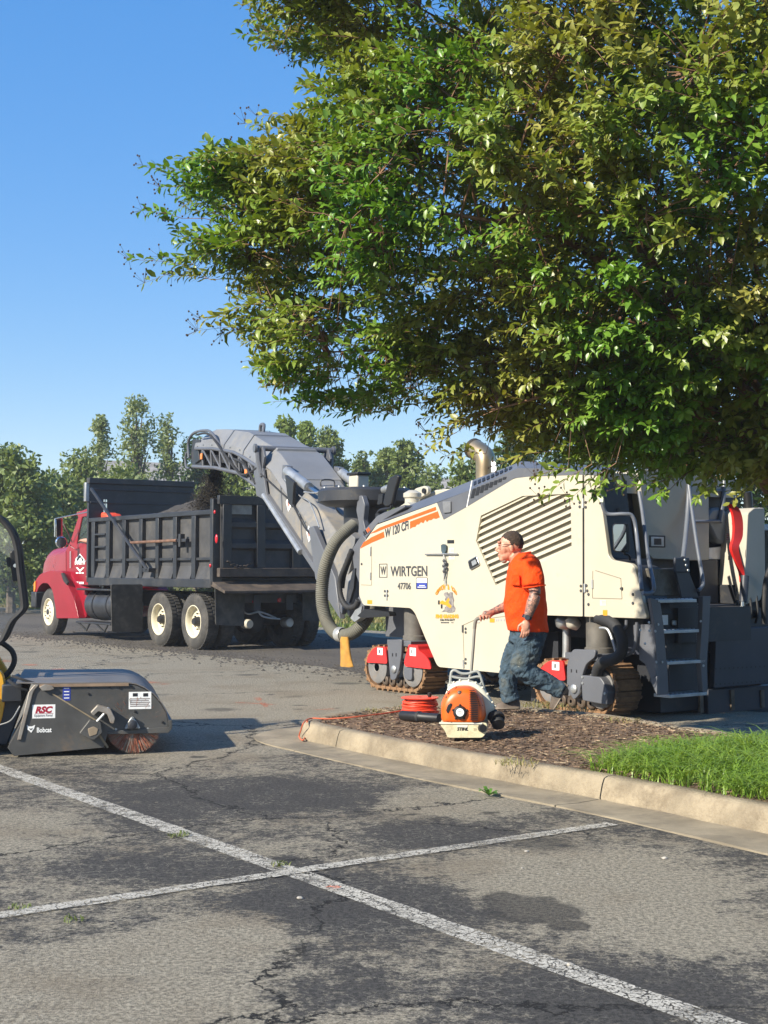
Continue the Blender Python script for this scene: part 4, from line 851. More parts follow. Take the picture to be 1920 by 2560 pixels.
tubeX([(1868,1230,XP+.2),(1872,1300,XP+.2),(1868,1480,XP+.2)], .05, 'platform_post', blk)
tubeX([(1856,1500,XR-.3),(1852,1570,XR-.3)], .022, 'cylinder_rod', steel); tubeX([(1862,1440,XR-.32),(1858,1505,XR-.3)], .045, 'cylinder', navy)
tubeX([(1925,1420,XP+.5),(1914,1460,XP+.5),(1910,1520,XP+.5),(1912,1560,XP+.5)], .03, 'hydraulic_hose', rub)
lumpX([(1700,1160),(1714,1150),(1726,1158),(1722,1170),(1706,1172)], XP-.7, XP-.6, 'lamp_cover', mk('salmon plastic', (.70,.28,.18), .5), mc, .02, .01)
rear_box(1838,1462,1990,1578, XR-.5, .5, 'dark_backing_box', anthD)  # plain dark box added to close the bright gap behind the hoses
for (a, b, r_) in ((1880,1490,.05),(1905,1505,.06),(1890,1535,.045)): MB().lathe([(0,.05),(r_*.7,.05),(r_,.02),(r_,-.05)], M.X(a, b, XR-.48), (1,0,0), 14).build('hydraulic_port', navy, mc)
for k in range(4): tubeX([(1842+k*16,1500-k*6,XR-.44),(1846+k*16,1530,XR-.40),(1838+k*17,1558,XR-.44)], .014, 'hydraulic_hose', rub)
for a in ((1774,1516,1797,1532),(1772,1534,1796,1548),(1837,1556,1844,1566),(1855,1555,1867,1566)): rear_box(*a, XR-.44, .004, 'sticker', whiteD, mc, 0)
MB().box(XP-.3, .7, 1.05, XR-.5, MW-.1, 1.12).build('platform_floor', anthD, mc, .01)
# --- front: nose frame, arms, hose, slew ring, tall mirror
for y0 in (.12, MW-.22):
    MB().prism(M.ys([(905,1336),(893,1352),(879,1374),(884,1420),(897,1458),(897,1490),(880,1518),(893,1537),(908,1532),(912,1500),(914,1400),(914,1345)], .12), 'y', y0, y0+.10).build('nose_frame', anth, mc, .01)
pl(M, [(932,1302),(942,1290),(960,1281),(1010,1262),(1012,1268),(945,1308),(915,1345),(906,1330)], .06, .5, 'nose_cover', anth, mc, .02, .01)
for q in range(4): pl(M, [(907+q*4,1330-q*3.2),(909+q*4,1328-q*3.2),(913+q*4,1336-q*3.2),(911+q*4,1338-q*3.2)], .05, .06, 'decal_bar', orangeP if q > 1 else ink, mc)
MB().box(-2.6, .6, 1.05, -.75, 1.7, 1.45).build('boom_support', anth, mc, .02)
pl(M, [(845,1350),(870,1330),(888,1345),(880,1400),(862,1470),(845,1440),(838,1390)], .55, .75, 'boom_arm', dusty, mc, .02, .01)
pl(M, [(905,1545),(975,1540),(972,1530),(912,1522),(893,1540)], .0, .1, 'front_bumper', blk, mc, .02)
pl(M, [(876,1545),(888,1525),(905,1515),(900,1545),(886,1555)], .1, .2, 'front_hook', galv, mc, .01)
hp = spline([M.P(a, b, c) for a, b, c in ((885,1312,.35),(862,1330,.2),(836,1360,.1),(815,1410,.08),(806,1460,.08),(806,1510,.08),(818,1555,.08),(842,1584,.1),(872,1586,.15),(902,1566,.25),(924,1530,.4),(932,1500,.5))], 30)
hs = MB().tube(hp, [.080 + .005*(1 if i % 3 else -1) for i in range(len(hp))], 20).build('dust_hose', hose_m, mc, angle=80)
c = M.P(851,1586,.11); MB().lathe([(.09,-.05),(.095,-.04),(.095,.04),(.09,.05)], c, (M.P(872,1586,.13)-M.P(842,1584,.1)), 20).build('hose_clamp', mk('silver tape', (.5,.5,.48), .4, .5), hs)
bg_ = []
for (py, hw, dx) in ((1592,6,0),(1600,9,0),(1620,10,1),(1645,12,3),(1664,15,5),(1667,14,5)):
    l, r_ = M.P(862+dx-hw, py, .06), M.P(862+dx+hw, py, .06); m_ = (l+r_)/2; hw3 = (r_-l).length/2; bg_.append([m_ + Vector((hw3*math.cos(t)*(1+.05*math.cos(3*t)), .045*math.sin(t), .0)) for t in [2*math.pi*k/16 for k in range(16)]])
MB().loft(bg_).build('drain_bag', bagm, hs, angle=70)
MB().tube(spline([M.P(a, b, .1) for a, b in ((880,1375),(862,1420),(851,1450),(850,1480),(858,1505),(870,1518),(888,1515),(896,1500))], 8), [.035+.004*(i % 2) for i in range(57)], 10).build('hydraulic_hose', rub, mc)
MB().tube(spline([M.P(a, b, .15) for a, b in ((890,1365),(872,1405),(860,1440),(856,1470))], 6), .03, 8).build('hydraulic_hose', rub, mc)
pl(M, [(882,1424),(888,1420),(884,1470),(872,1508),(866,1502),(876,1450)], .1, .14, 'hose_guard', anthD, mc, .01)
SLX, SLY = -2.37, 1.14
sring = MB().lathe([(.30,2.05),(.30,2.34),(.55,2.36),(.66,2.42),(.66,2.56),(.62,2.60),(.0,2.60)], (SLX, SLY, 0), (0,0,1), 36).build('slew_ring', anthD, mc)
for i in range(10): a = 6.28*i/10; MB().lathe([(0,.02),(.02,.02),(.022,0)], (SLX+.58*math.cos(a), SLY+.58*math.sin(a), 2.60), (0,0,1), 8).build('bolt', galv, sring)
MB().box(SLX-.27, SLY-.1, 2.60, SLX-.05, SLY+.1, 2.80).build('slew_motor', creamS, sring, .02); MB().box(SLX-.29, SLY-.12, 2.80, SLX-.02, SLY+.12, 2.84).build('motor_cap', blk, sring, .01)
e = M.P(972,1222,1.0); MB().lathe([(.0,-.12),(.05,-.12),(.06,0),(.035,.02),(.03,.1)], e, (1,0,.1), 12).build('fitting', galv, sring)
pl(M, [(895,1240),(905,1238),(912,1262),(908,1300),(915,1330),(905,1345),(893,1350),(897,1310),(890,1275)], .7, .78, 'boom_bracket', anth, mc, .03, .01)
tm = pl(M, [(956,1262),(966,1215),(972,1194),(990,1186),(997,1190),(985,1230),(978,1262),(966,1268)], .12, .18, 'tall_mirror', blk, mc, .04, .015)
MB().tube(spline([M.P(a, b, .15) for a, b in ((978,1262),(976,1270),(955,1274),(945,1282),(944,1308))], 5), .018, 8).build('mirror_arm', blk, tm); pl(M, [(938,1284),(949,1284),(948,1318),(940,1322)], .12, .2, 'mirror_foot', blk, tm); pl(M, [(946,1236),(957,1234),(955,1258),(943,1262)], .3, .33, 'second_mirror', blk, mc, .02)
MB().tube(spline([M.P(a, b, .9) for a, b in ((822,1222),(835,1262),(850,1285),(868,1290),(884,1272))], 6), .012, 6).build('cable_sheath', galv, mc); MB().tube(spline([M.P(a, b, .9) for a, b in ((760,1230),(790,1232),(822,1222),(870,1238),(890,1248))], 6), .012, 6).build('cable_sheath', galv, mc)
# --- conveyor boom
CA = math.atan2(.9268, -.3755); CO = Vector((-.26, 19.5, 0)); Cf = Frame(CO, CA)
cv = bpy.data.objects.new('conveyor', None)
zl = lambda x: float(np.interp(x, (-.9,.5,1.9,2.9,3.4,4.6,6.1,7.7), (.74,1.45,2.15,2.66,2.76,3.08,3.27,3.40)))
secs = np.linspace(-.7, 3.05, 9); rg = []
for x in secs: z = zl(x); rg.append([(x,-.5,z),(x,-.5,z+.46),(x,-.33,z+.68),(x,.33,z+.68),(x,.5,z+.46),(x,.5,z)])
bm_ = MB().loft(rg)
rel = M.i @ Cf.m                                        # conveyor frame inside the machine's frame
def toM(mb): mb.v = [tuple(rel @ Vector(v)) for v in mb.v]; return mb
conv = toM(bm_).build('conveyor', dusty, mc, .012, angle=20)
def cpart(mb, name, mat, bevel=.006, angle=35): return toM(mb).build(name, mat, conv, bevel, angle=angle)
rg = []
for x in np.linspace(1.9, 3.2, 4): z = zl(x)+.46; rg.append([(x,-.52,z-.02),(x,-.35,z+.24),(x,.35,z+.24),(x,.52,z-.02),(x,.5,z-.05),(x,-.5,z-.05)])
convm = mk('dusty conveyor paint', (.175,.178,.185), .5, var=.12, vs=1.5, dirt=(.24,.225,.20), da=.5, ds=1.4, bump=.1, bs=6)
cpart(MB().loft(rg), 'top_cover', convm, angle=20)
# upper section: hood, bed, truss
rg = []; rh = []
for x in (3.0,3.5,4.0,4.6,5.3,6.0,6.7,7.2,7.55):
    z = zl(x); k = 1.0 if x < 7 else (.92 if x < 7.4 else .72); rg.append([(x,-.52,z+.36),(x,-.50,z+.46),(x,-.32,z+.72*k),(x,.32,z+.72*k),(x,.50,z+.46),(x,.52,z+.36),(x,.40,z+.38),(x,-.40,z+.38)]); rh.append([(x,-.42,z+.12),(x,.42,z+.12),(x,.42,z+.26),(x,-.42,z+.26)])
cpart(MB().loft(rg), 'hood_cover', convm, angle=20)
cpart(MB().loft(rh), 'belt', rub)
for xq in (4.3, 5.5):                                   # folds between hood sheets
    z = zl(xq); cpart(MB().loft([[(xq+d,-.525,z+.37),(xq+d,-.505,z+.47),(xq+d,-.322,z+.732),(xq+d,.322,z+.732),(xq+d,.505,z+.47),(xq+d,.525,z+.37)] for d in (-.02,.02)], cap=False), 'hood_rib', anth)
for sy in (-1, 1):
    lo_ = [(x, sy*.5, zl(x)+.02) for x in (3.05,3.4,4.0,4.6,5.3,6.1,6.9,7.7)]; hi_ = [(x, sy*.53, zl(x)+.36) for x in (3.05,3.6,4.2,4.8,5.5,6.2,6.9,7.4)]
    cpart(MB().tube(lo_, .035, 8), 'lower_chord', anth, 0); cpart(MB().tube(hi_, .03, 8), 'upper_chord', anth, 0)
    xs_ = [3.3,3.9,4.5,5.1,5.7,6.3,6.9]
    for i, x in enumerate(xs_):
        cpart(MB().tube([(x, sy*.51, zl(x)+.03), (x, sy*.53, zl(x)+.36)], .022, 6), 'truss_post', anth, 0)
        if i: cpart(MB().tube([(xs_[i-1], sy*.51, zl(xs_[i-1])+.03), (x, sy*.53, zl(x)+.36)], .018, 6), 'truss_diagonal', anth, 0)
    # head plates and roller, bent guard tubes
    cpart(MB().prism([(7.0,zl(7.0)-.02),(7.75,zl(7.7)-.02),(7.95,3.62),(7.8,3.95),(7.3,3.9),(7.0,3.72)], 'y', sy*.47-.015, sy*.47+.015), 'head_plate', anthD)
    cpart(MB().tube(spline([(7.9,sy*.52,3.40),(8.15,sy*.52,3.44),(8.22,sy*.52,3.6),(8.12,sy*.52,3.72)], 4), .022, 6), 'guard_tube', anth, 0)
    cpart(MB().tube(spline([(5.7,sy*.5,zl(5.7)+.4),(6.2,sy*.54,3.92),(6.8,sy*.52,4.02),(7.6,sy*.52,4.04),(8.0,sy*.52,3.9),(7.95,sy*.52,3.6)], 5), .026, 8), 'guard_tube', anth, 0)
    # lower edge flange, lamp, side plates
    cpart(MB().beam((-.6,sy*.53,zl(-.6)+.03),(3.05,sy*.53,zl(3.05)+.03), .06, .09), 'flange', anth)
    cpart(MB().tube([(1.1,sy*.58,zl(1.1)-.02),(2.9,sy*.58,zl(2.9)-.02)], .045, 10), 'slew_cylinder', galv, 0)
    cpart(MB().prism([(2.75,zl(2.75)-.05),(3.35,zl(3.3)-.08),(3.5,zl(3.4)+.3),(3.3,3.34),(3.02,3.42),(2.92,3.25),(3.02,zl(3)+.4)], 'y', sy*.55-.02, sy*.55+.02), 'hinge_plate', anth)
    cpart(MB().tube([(1.2,sy*.42,zl(1.2)+.88),(2.15,sy*.44,zl(2.15)+.70)], .075, 14), 'lift_cylinder', galv, 0); cpart(MB().tube([(.55,sy*.40,zl(.55)+1.02),(1.2,sy*.42,zl(1.2)+.88)], .03, 10), 'cylinder_rod', steel, 0)
    cpart(MB().prism([(2.05,zl(2.05)+.5),(2.35,zl(2.35)+.5),(2.3,zl(2.2)+.78),(2.1,zl(2.1)+.8)], 'y', sy*.42-.05, sy*.42+.05), 'cylinder_lug', anth)
cpart(MB().tube([(3.12,-.66,3.40),(3.12,.66,3.40)], .045, 12), 'cross_bar', anth, 0)
for sy in (-1, 1): cpart(MB().tube([(3.12,sy*.62,3.40),(3.1,sy*.61,3.2),(3.05,sy*.56,2.95)], .045, 8), 'bar_leg', anth, 0); cpart(MB().lathe([(.0,-.02),(.07,-.02),(.07,.02),(.0,.02)], (3.12, sy*.66, 3.40), (0,1,0), 14), 'bar_end', anth, 0)
cpart(MB().cyl((7.55,-.46,3.62),(7.55,.46,3.62), .16, n=20), 'head_roller', rub, 0)
for x in (3.7,4.6,5.5,6.4): cpart(MB().cyl((x,-.46,zl(x)+.07),(x,.46,zl(x)+.07), .05, n=12), 'idler_roller', anthD, 0)
cpart(MB().tube(spline([(5.0,-.05,3.84),(5.05,-.08,3.98),(5.3,-.1,4.0),(5.35,-.1,3.88)], 4), .03, 8), 'lifting_loop', anth, 0)
cpart(MB().tube(spline([(1.7,.05,2.70),(1.7,.05,2.82),(1.7,-.15,2.82),(1.7,-.15,2.70)], 3), .012, 6), 'grab_handle', anthD, 0)
for (x, dz, s) in ((1.9,.30,.14),(.95,.30,.14)): z = zl(x)+dz; cpart(MB().prism([(x-s,z-.02),(x,z-s*.9+.02),(x+s*.8,z+.05),(x,z+s)], 'y', .503, .506), 'sticker', whiteD, 0); cpart(MB().prism([(x-s*.4,z),(x,z-s*.3),(x+s*.3,z+.03),(x,z+s*.5)], 'y', .506, .508), 'sticker', flat('dull red print', (.5,.2,.16)), 0)
cpart(MB().prism([(-.55,zl(-.55)-.1),(.45,zl(.45)-.08),(.75,zl(.75)+.5),(.55,zl(.55)+.62),(-.35,zl(-.35)+.35)], 'y', .50, .58), 'side_cover', anth, .01)
cpart(MB().prism([(1.55,zl(1.55)+.42),(1.75,zl(1.75)+.40),(1.9,zl(1.9)+.75),(1.5,zl(1.5)+.82)], 'y', .51, .56), 'cable_bracket', blk)
for (x, dz) in ((4.0,.10),(6.9,.16)): cpart(MB().box(x-.06,.535,zl(x)+dz,x+.06,.56,zl(x)+dz+.11), 'marker_lamp', mk('orange marker', (.9,.25,.05), .4), .01)
cpart(MB().tube(spline([(3.35,.56,3.1),(4.2,.57,3.05),(5.2,.57,3.45),(6.3,.56,3.9),(7.2,.55,3.98)], 6), .022, 6), 'hydraulic_hose', rub, 0); cpart(MB().tube(spline([(3.4,.57,2.85),(4.0,.58,3.2),(4.7,.57,3.35)], 6), .02, 6), 'hydraulic_hose', rub, 0)

# seams, bolt rows and cables along the boom
for x in (.3, 1.25, 2.2): cpart(MB().beam((x,.506,zl(x)+.06),(x+.08,.506,zl(x)+.46), .006, .035), 'side_seam', anth, 0)
for i in range(12): x = -.3 + i*.28; cpart(MB().lathe([(0,.012),(.016,.012),(.018,0)], (x,.5,zl(x)+.42), (0,1,0), 6), 'bolt', galv, 0)
for i in range(7): x = 3.3 + i*.6; cpart(MB().lathe([(0,.012),(.014,.012),(.016,0)], (x,.515,zl(x)+.43), (0,1,.2), 6), 'bolt', galv, 0)
cpart(MB().tube(spline([(.2,.52,zl(.2)+.5),(.9,.56,zl(.9)+.40),(1.6,.55,zl(1.6)+.46),(2.3,.56,zl(2.3)+.36),(3.0,.6,zl(3)+.30)], 6), .014, 6), 'cable', rub, 0)
cpart(MB().tube(spline([(.5,.50,zl(.5)+.62),(1.0,.47,zl(1)+.74),(1.5,.46,zl(1.5)+.62),(2.1,.5,zl(2.1)+.60)], 6), .010, 6), 'cable', galv, 0)
cpart(MB().box(7.15,-.30,3.46,7.7,.30,3.56).box(7.5,.36,3.5,7.8,.46,3.8), 'belt_scraper', anthD)
cpart(MB().prism([(7.15,3.50),(7.5,3.46),(7.6,3.70),(7.3,3.78)], 'y', .488, .52), 'motor', blk)
# ================================================================= DUMP TRUCK
T = Frame(gnd(500,1627), LOT)
tk = thing('dump_truck', 'red cab dump truck with black ribbed bed being loaded by the conveyor', 'truck', T.o, LOT)
bedm = mk('black bed paint', (.020,.022,.027), .42, var=.25, vs=3, dirt=(.10,.09,.075), da=.42, ds=2.2)
bedd = mk('dusty bed steel', (.05,.05,.052), .65, var=.3, vs=3, dirt=(.10,.092,.08), da=.5, ds=2)
bedr = mk('rusty tailgate edge', (.07,.055,.045), .8, var=.4, vs=4, dirt=(.16,.115,.075), da=.6, ds=3)
redc = mk('red truck paint', (.25,.009,.020), .25, var=.08, vs=2, dirt=(.36,.10,.09), da=.08, ds=4); chrome = mk('chrome', (.75,.76,.78), .12, 1.0, var=.03)
tyre = mk('dusty tyre', (.045,.043,.04), .85, var=.3, vs=4, dirt=(.14,.125,.105), da=.55, ds=3, bump=.3, bs=60); rimm = mk('cream wheel rim', (.66,.60,.44), .5, var=.12, vs=5, dirt=(.30,.20,.10), da=.3, ds=6)
flapm = mk('mud flap rubber', (.05,.048,.043), .8, var=.3, vs=6, dirt=(.13,.115,.09), da=.5, ds=6)
tlm = mk('red lens', (.45,.01,.02), .2, var=.1)
RT = .51
tp = [(.30,.0),(.36,-.012),(.44,-.006),(.485,.012),(RT,.04),(RT,.24),(.485,.268),(.44,.286),(.36,.292),(.30,.28)]
tread = MB().lathe(tp, (0,0,0), (0,1,0), 48)
for i in range(44):
    a = 2*math.pi*i/44
    for (ya, yb, k) in ((.03,.125,0),(.155,.25,.5)):
        aa = a + k*2*math.pi/44; c_ = Vector((math.cos(aa)*RT, (ya+yb)/2, math.sin(aa)*RT)); rot = Matrix.Rotation(-aa, 3, 'Y'); tread.obox(c_, (.022, yb-ya, .048), rot)
tyre_me = tread.mesh('tyre'); tyre_me.materials.append(tyre)
rear_rim = MB().lathe([(.305,.0),(.29,-.004),(.275,.01),(.265,.06),(.255,.11),(.20,.125),(.12,.12),(.10,.115),(.0,.115)], (0,0,0), (0,1,0), 32).mesh('rim'); rear_rim.materials.append(rimm)
front_rim = MB().lathe([(.305,.0),(.29,-.004),(.275,.012),(.262,.05),(.22,.03),(.16,-.005),(.12,-.012),(.0,-.012)], (0,0,0), (0,1,0), 32).mesh('rim'); front_rim.materials.append(rimm)
hubm = mk('greasy hub', (.05,.05,.052), .5, .5, var=.4)
def hub_mesh(rear):
    h = MB(); h.lathe([(.0,-.03),(.055,-.03),(.07,-.01),(.075,.03)] if not rear else [(.0,.0),(.06,.0),(.08,.04),(.095,.12)], (0,0,0), (0,1,0), 16)
    for i in range(10):
        a = 6.283*i/10; r = .145 if not rear else .15; h.lathe([(0,-.03),(.012,-.03),(.015,.0)] if not rear else [(0,.09),(.012,.09),(.015,.12)], (r*math.cos(a), 0, r*math.sin(a)), (0,1,0), 6)
    return h.mesh('hub')
hubs = {True: hub_mesh(True), False: hub_mesh(False)}
for h in hubs.values(): h.materials.append(hubm)
def wheel_at(x, y, rear, flip=False, rim=True):
    wv = place(tyre_me, 'wheel', tk, (x, y, RT+.01)); 
    if flip: wv.rotation_euler = (0, 0, math.pi)
    if rim:
        place(rear_rim if rear else front_rim, 'rim', wv, (0,0,0)); place(hubs[rear], 'hub', wv, (0,0,0))
    return wv
for x in (-.27, -1.68):
    wheel_at(x, 0, True); wheel_at(x, .33, True, rim=False); wheel_at(x, 2.44, True, True); wheel_at(x, 2.11, True, True, rim=False)
wheel_at(-7.24, .06, False); wheel_at(-7.24, 2.38, False, True)
XB0, XB1, ZB, ZT = -4.87, .45, 1.20, 2.55
bed = MB().box(XB0, .06, ZB+.10, XB1, .11, ZT-.05).box(XB0, 2.33, ZB+.1, XB1, 2.38, ZT-.05).box(XB0, .10, ZB, XB1, 2.34, ZB+.12).build('bed', bedd, tk)
for y0, y1 in ((-.03,.14),(2.30,2.47)):
    MB().box(XB0-.02, y0, ZT-.09, XB1, y1, ZT).build('top_rail', bedm, bed, .012); MB().box(XB0-.02, y0-.01, ZB-.06, XB1+.02, y1, ZB+.10).build('bottom_rail', bedm, bed, .012)
ribs = [(227,235),(263,272),(304,312),(346,354),(387,395),(431,440),(477,487)]
for (a, b) in ribs:
    x0, x1 = T.y(a, 1400, -.03)[0], T.y(b, 1400, -.03)[0]
    for y0, y1 in ((-.025,.06),(2.38,2.46)): MB().box(x0, y0, ZB+.1, x1, y1, ZT-.09).build('side_rib', bedm, bed, .008)
xr = [T.y(p, 1400, 0)[0] for p in (231,267,308,350,391,435,482,532)]
for i in range(7):                                       # sloped dirt-shedding gussets between the ribs
    x0, x1 = xr[i]+.075, xr[i+1]-.075; MB().add([(x0,.055,ZB+.34),(x1,.055,ZB+.34),(x1,-.02,ZB+.101),(x0,-.02,ZB+.101)], [(0,1,2,3)]).build('gusset', bedd, bed)
    MB().box(x0, -.005, ZB+.44, x1, .06, ZB+.49).build('side_rail', bedm, bed, .005)
for z in (ZB+.72, ZB+.98): MB().box(xr[0]+.07, -.02, z, xr[1]-.07, .02, z+.035).build('ladder_rung', bedm, bed, .004)
MB().box(XB0-.10, -.04, ZB, XB0-.02, 2.45, 3.28).box(XB0-.12, -.04, 3.28, XB0+.02, 2.45, 3.40).box(XB0-.03, .0, 3.14, XB0+.01, 2.4, 3.18).box(XB0-.03, .0, 2.86, XB0+.0, 2.4, 2.90).build('headboard', bedm, tk, .01)
MB().box(XB0-.13, -.10, 2.9, XB0-.02, .0, 3.30).build('tarp_bracket', galv, tk, .01)
MB().tube([T.P(228,1222,-.16), T.P(368,1424,-.16)], .035, 8).build('tarp_arm', bedm, tk); MB().tube([T.P(326,1357,-.13), T.P(442,1351,-.10)], .028, 8).build('tarp_rod', mk('rusty rod', (.16,.085,.055), .85, var=.4, vs=8), tk)
p = T.P(455,1351,-.06); MB().box(p.x-.22, -.10, p.z-.03, p.x+.22, -.02, p.z+.03).box(p.x-.04, -.12, p.z-.12, p.x+.04, -.02, p.z+.12).build('rod_bracket', bedm, tk, .006)
p = T.P(368,1424,-.10); MB().box(p.x-.05, -.18, p.z-.05, p.x+.22, -.02, p.z+.03).build('arm_pivot', bedm, tk, .006)
MB().box(XB1-.01, -.05, ZB-.02, XB1+.10, .14, 2.74).build('corner_post', bedm, bed, .01); MB().box(XB1-.01, 2.30, ZB-.02, XB1+.10, 2.49, 2.74).build('corner_post', bedm, bed, .01)
for (a, b, r_) in ((537,1280,.035),(541,1347,.055),(526,1414,.035)):
    p = T.P(a, b, -.055); MB().ell((p.x, -.055, p.z), (r_*.8, .02, r_*1.5 if r_ > .05 else r_), 12, 8).build('marker_lamp', tlm, bed)
# tailgate in the rear plane
XG = XB1 + .12
tg = MB().box(XG-.04, .10, 1.42, XG-.0, 2.34, 2.74).build('tailgate', bedd, tk)
def bar(y0, y1, z0, z1, d, name, m_=bedm): return MB().box(XG, y0, z0, XG+d, y1, z1).build(name, m_, tg, .01)
bar(.02, 2.42, 2.64, 2.80, .09, 'gate_rail'); bar(.02, 2.42, 1.34, 1.50, .11, 'gate_rail', bedr)
for (a, b) in ((551,573),(636,657),(725,746)):
    y0, y1 = T.x(a, 1350, XG)[0], T.x(b, 1350, XG)[0]; bar(y0, y1, 1.50, 2.64, .10, 'gate_post')
bar(2.22, 2.40, 1.50, 2.64, .10, 'gate_post')
gy = [(T.x(573,1350,XG)[0], T.x(636,1350,XG)[0]), (T.x(657,1350,XG)[0], T.x(725,1350,XG)[0]), (T.x(746,1350,XG)[0], 2.22)]
for (y0, y1) in gy:
    for z in (2.30, 1.92): MB().prism([(y0,0),(y1,0)] if False else [(XG, z-.10), (XG+.09, z-.06), (XG+.09, z+.02), (XG, z+.10)], 'y', y0+.003, y1-.003).build('gate_rib', bedd, tg)
pb = [T.x(a, b, XG) for a, b in ((568,1261),(626,1261),(626,1285),(568,1285))]; MB().box(XG+.01, min(p[0] for p in pb), min(p[1] for p in pb), XG+.05, max(p[0] for p in pb), max(p[1] for p in pb)).build('gate_board', mk('bare board', (.34,.33,.30), .8, var=.25, dirt=(.2,.17,.13), da=.4), tg)
me_ = lettering('1064', .12, (XG+.005, T.x(668,1275,XG)[0], T.x(668,1275,XG)[1]), (0,1,0), (0,0,1), whiteD, tg)
for (y0, y1) in ((.18,.70),(1.95,2.3)):
    pts = [(XG+.13, y0+(y1-y0)*t, 1.62-.10*math.sin(math.pi*t)+.02*math.sin(t*40)) for t in [i/14 for i in range(15)]]
    for i in range(14): MB().obox(pts[i], (.02 if i % 2 else .035, .045, .02), Matrix.Rotation(.6*i, 3, 'Y')).build('chain_link', bedr, tg, .004)
MB().prism([(XG-.1, ZB+.08),(XG+.42, ZB-.10),(XG+.42, ZB-.15),(XG-.1, ZB-.02)], 'y', -.05, 2.48).build('spill_apron', bedr, tk, .008)
# load heaped in the bed
V = []; Q = []; nx, ny = 44, 24
for i in range(nx+1):
    for j in range(ny+1):
        x = XB0+.02 + (XB1-XB0-.1)*i/nx; y = .12 + 2.2*j/ny; d = math.hypot((x+2.3)/2.5, (y-1.2)/1.35); z = 2.20 + .70*max(0, 1-d)**.8 + .06*noise.noise((x*3, y*3, 0)) + .05*noise.noise((x*9, y*9, 4)); V.append((x, y, z))
for i in range(nx):
    for j in range(ny): k = i*(ny+1)+j; Q.append((k, k+ny+1, k+ny+2, k+1))
millm = mk('milled asphalt load', (.042,.037,.032), .95, var=.6, vs=14, dirt=(.085,.072,.06), da=.5, ds=4, bump=.9, bs=18)
lo_ = put('milled_asphalt_load', fast_mesh('load', [tuple(T.m @ Vector(v)) for v in V], Q, millm, True), None); tag(stuff(lo_), 'heap of dark milled asphalt filling the black dump bed', 'asphalt')
# stream of millings falling from the conveyor head
V = []; Q = []; h0 = Cf.m @ Vector((7.85, 0, 3.45)); rng = np.random.default_rng(5)
for i in range(11000):
    t = rng.random()**.8; sp_d = .05 + .10*t; c_ = h0 + Vector((-.14*t - .10*t*t, .20*t, -.78*t)) + Vector((rng.normal()*sp_d, rng.normal()*sp_d*.9, rng.normal()*.05)); s = rng.uniform(.006,.022)
    o = len(V); d1 = Vector(rng.normal(size=3)).normalized()*s; d2 = Vector(rng.normal(size=3)).normalized()*s; d3 = Vector(rng.normal(size=3)).normalized()*s
    V += [tuple(c_+d1), tuple(c_+d2), tuple(c_+d3), tuple(c_-d1*.8)]; Q += [(o,o+1,o+2),(o,o+2,o+3),(o,o+3,o+1),(o+1,o+3,o+2)]
tag(stuff(put('falling_millings', fast_mesh('falling_millings', V, Q, mk('falling millings dark', (.045,.038,.032), .95, var=.4)), None)), 'stream of dark millings falling from the conveyor into the bed', 'asphalt')
wedge = T.ys([(227,1271),(236,1269),(246,1278),(258,1283),(266,1284),(270,1296),(228,1303)], .25); MB().prism(wedge, 'y', .25, .60).build('orange_stand_in', mk('orange red filler', (.75,.07,.03), .6, var=.2, bump=.4, bs=12), tk, .04)  # added orange red solid standing in for an unexplained coloured patch
# chassis
MB().box(-7.6, .80, .72, .55, .95, 1.02).box(-7.6, 1.49, .72, .55, 1.64, 1.02).build('frame_rail', anthD, tk, .01)
for x in (-1.68, -.27): MB().cyl((x,.3,.52),(x,2.1,.52), .09, n=14).ell((x,1.22,.52), (.26,.24,.26), 14, 10).build('axle', bedd, tk)
MB().cyl((-7.24,.3,.52),(-7.24,2.1,.52), .06, n=12).build('axle', bedd, tk)
rb = MB().box(.35, T.x(572,1490,.4)[0], .86, .5, T.x(735,1490,.4)[0], 1.16).build('rear_crossmember', bedd, tk, .01)
for a, b in ((636,1504),(698,1500)): p = T.X(a, b, .51); MB().lathe([(0,.02),(.035,.02),(.045,0)], p, (1,0,0), 12).build('tail_lamp', tlm, rb)
for (a, b, r_) in ((618,1560,.09),(718,1556,.10)): p = T.X(a, b, .2); MB().lathe([(0,.1),(r_*.8,.1),(r_,.06),(r_,-.1)], p, (1,0,0), 14).build('air_chamber', galv if a > 700 else creamS, tk)
for pts in ([(600,1520),(620,1535),(650,1530),(690,1545)], [(640,1512),(655,1540),(700,1548)]): MB().tube(spline([T.X(a, b, .3) for a, b in pts], 5), .018, 6).build('air_line', galv, tk)
fl = [((537,1464),(612,1464),(610,1565),(539,1562)), ((756,1468),(812,1468),(812,1553),(756,1551))]
for f in fl:
    p = [T.x(a, b, .60) for a, b in f]; MB().prism(rounded(p, .03), 'x', .59, .61).build('mud_flap', flapm, tk)
p = [T.x(a, b, -2.25) for a, b in ((277,1461),(356,1461),(356,1578),(345,1580),(279,1580))]; MB().prism(rounded(p, .04), 'x', -2.26, -2.235).build('mud_flap', flapm, tk)
MB().prism(rounded([(1.75,1.12),(2.4,1.12),(2.4,.38),(1.78,.36)], .04), 'x', -2.26, -2.235).build('mud_flap', flapm, tk)
tank = MB().lathe([(0,-5.42),(.28,-5.42),(.32,-5.38),(.32,-3.85),(.28,-3.80),(0,-3.80)], (0,.42,.72), (1,0,0), 28).build('fuel_tank', mk('dull tank', (.06,.065,.075), .35, .5, var=.2, dirt=(.14,.12,.1), da=.4), tk)
for x in (-5.0, -4.3): MB().lathe([(.325,x-.03),(.335,x-.03),(.335,x+.03),(.325,x+.03)], (0,.42,.72), (1,0,0), 28).build('tank_strap', bedm, tank)
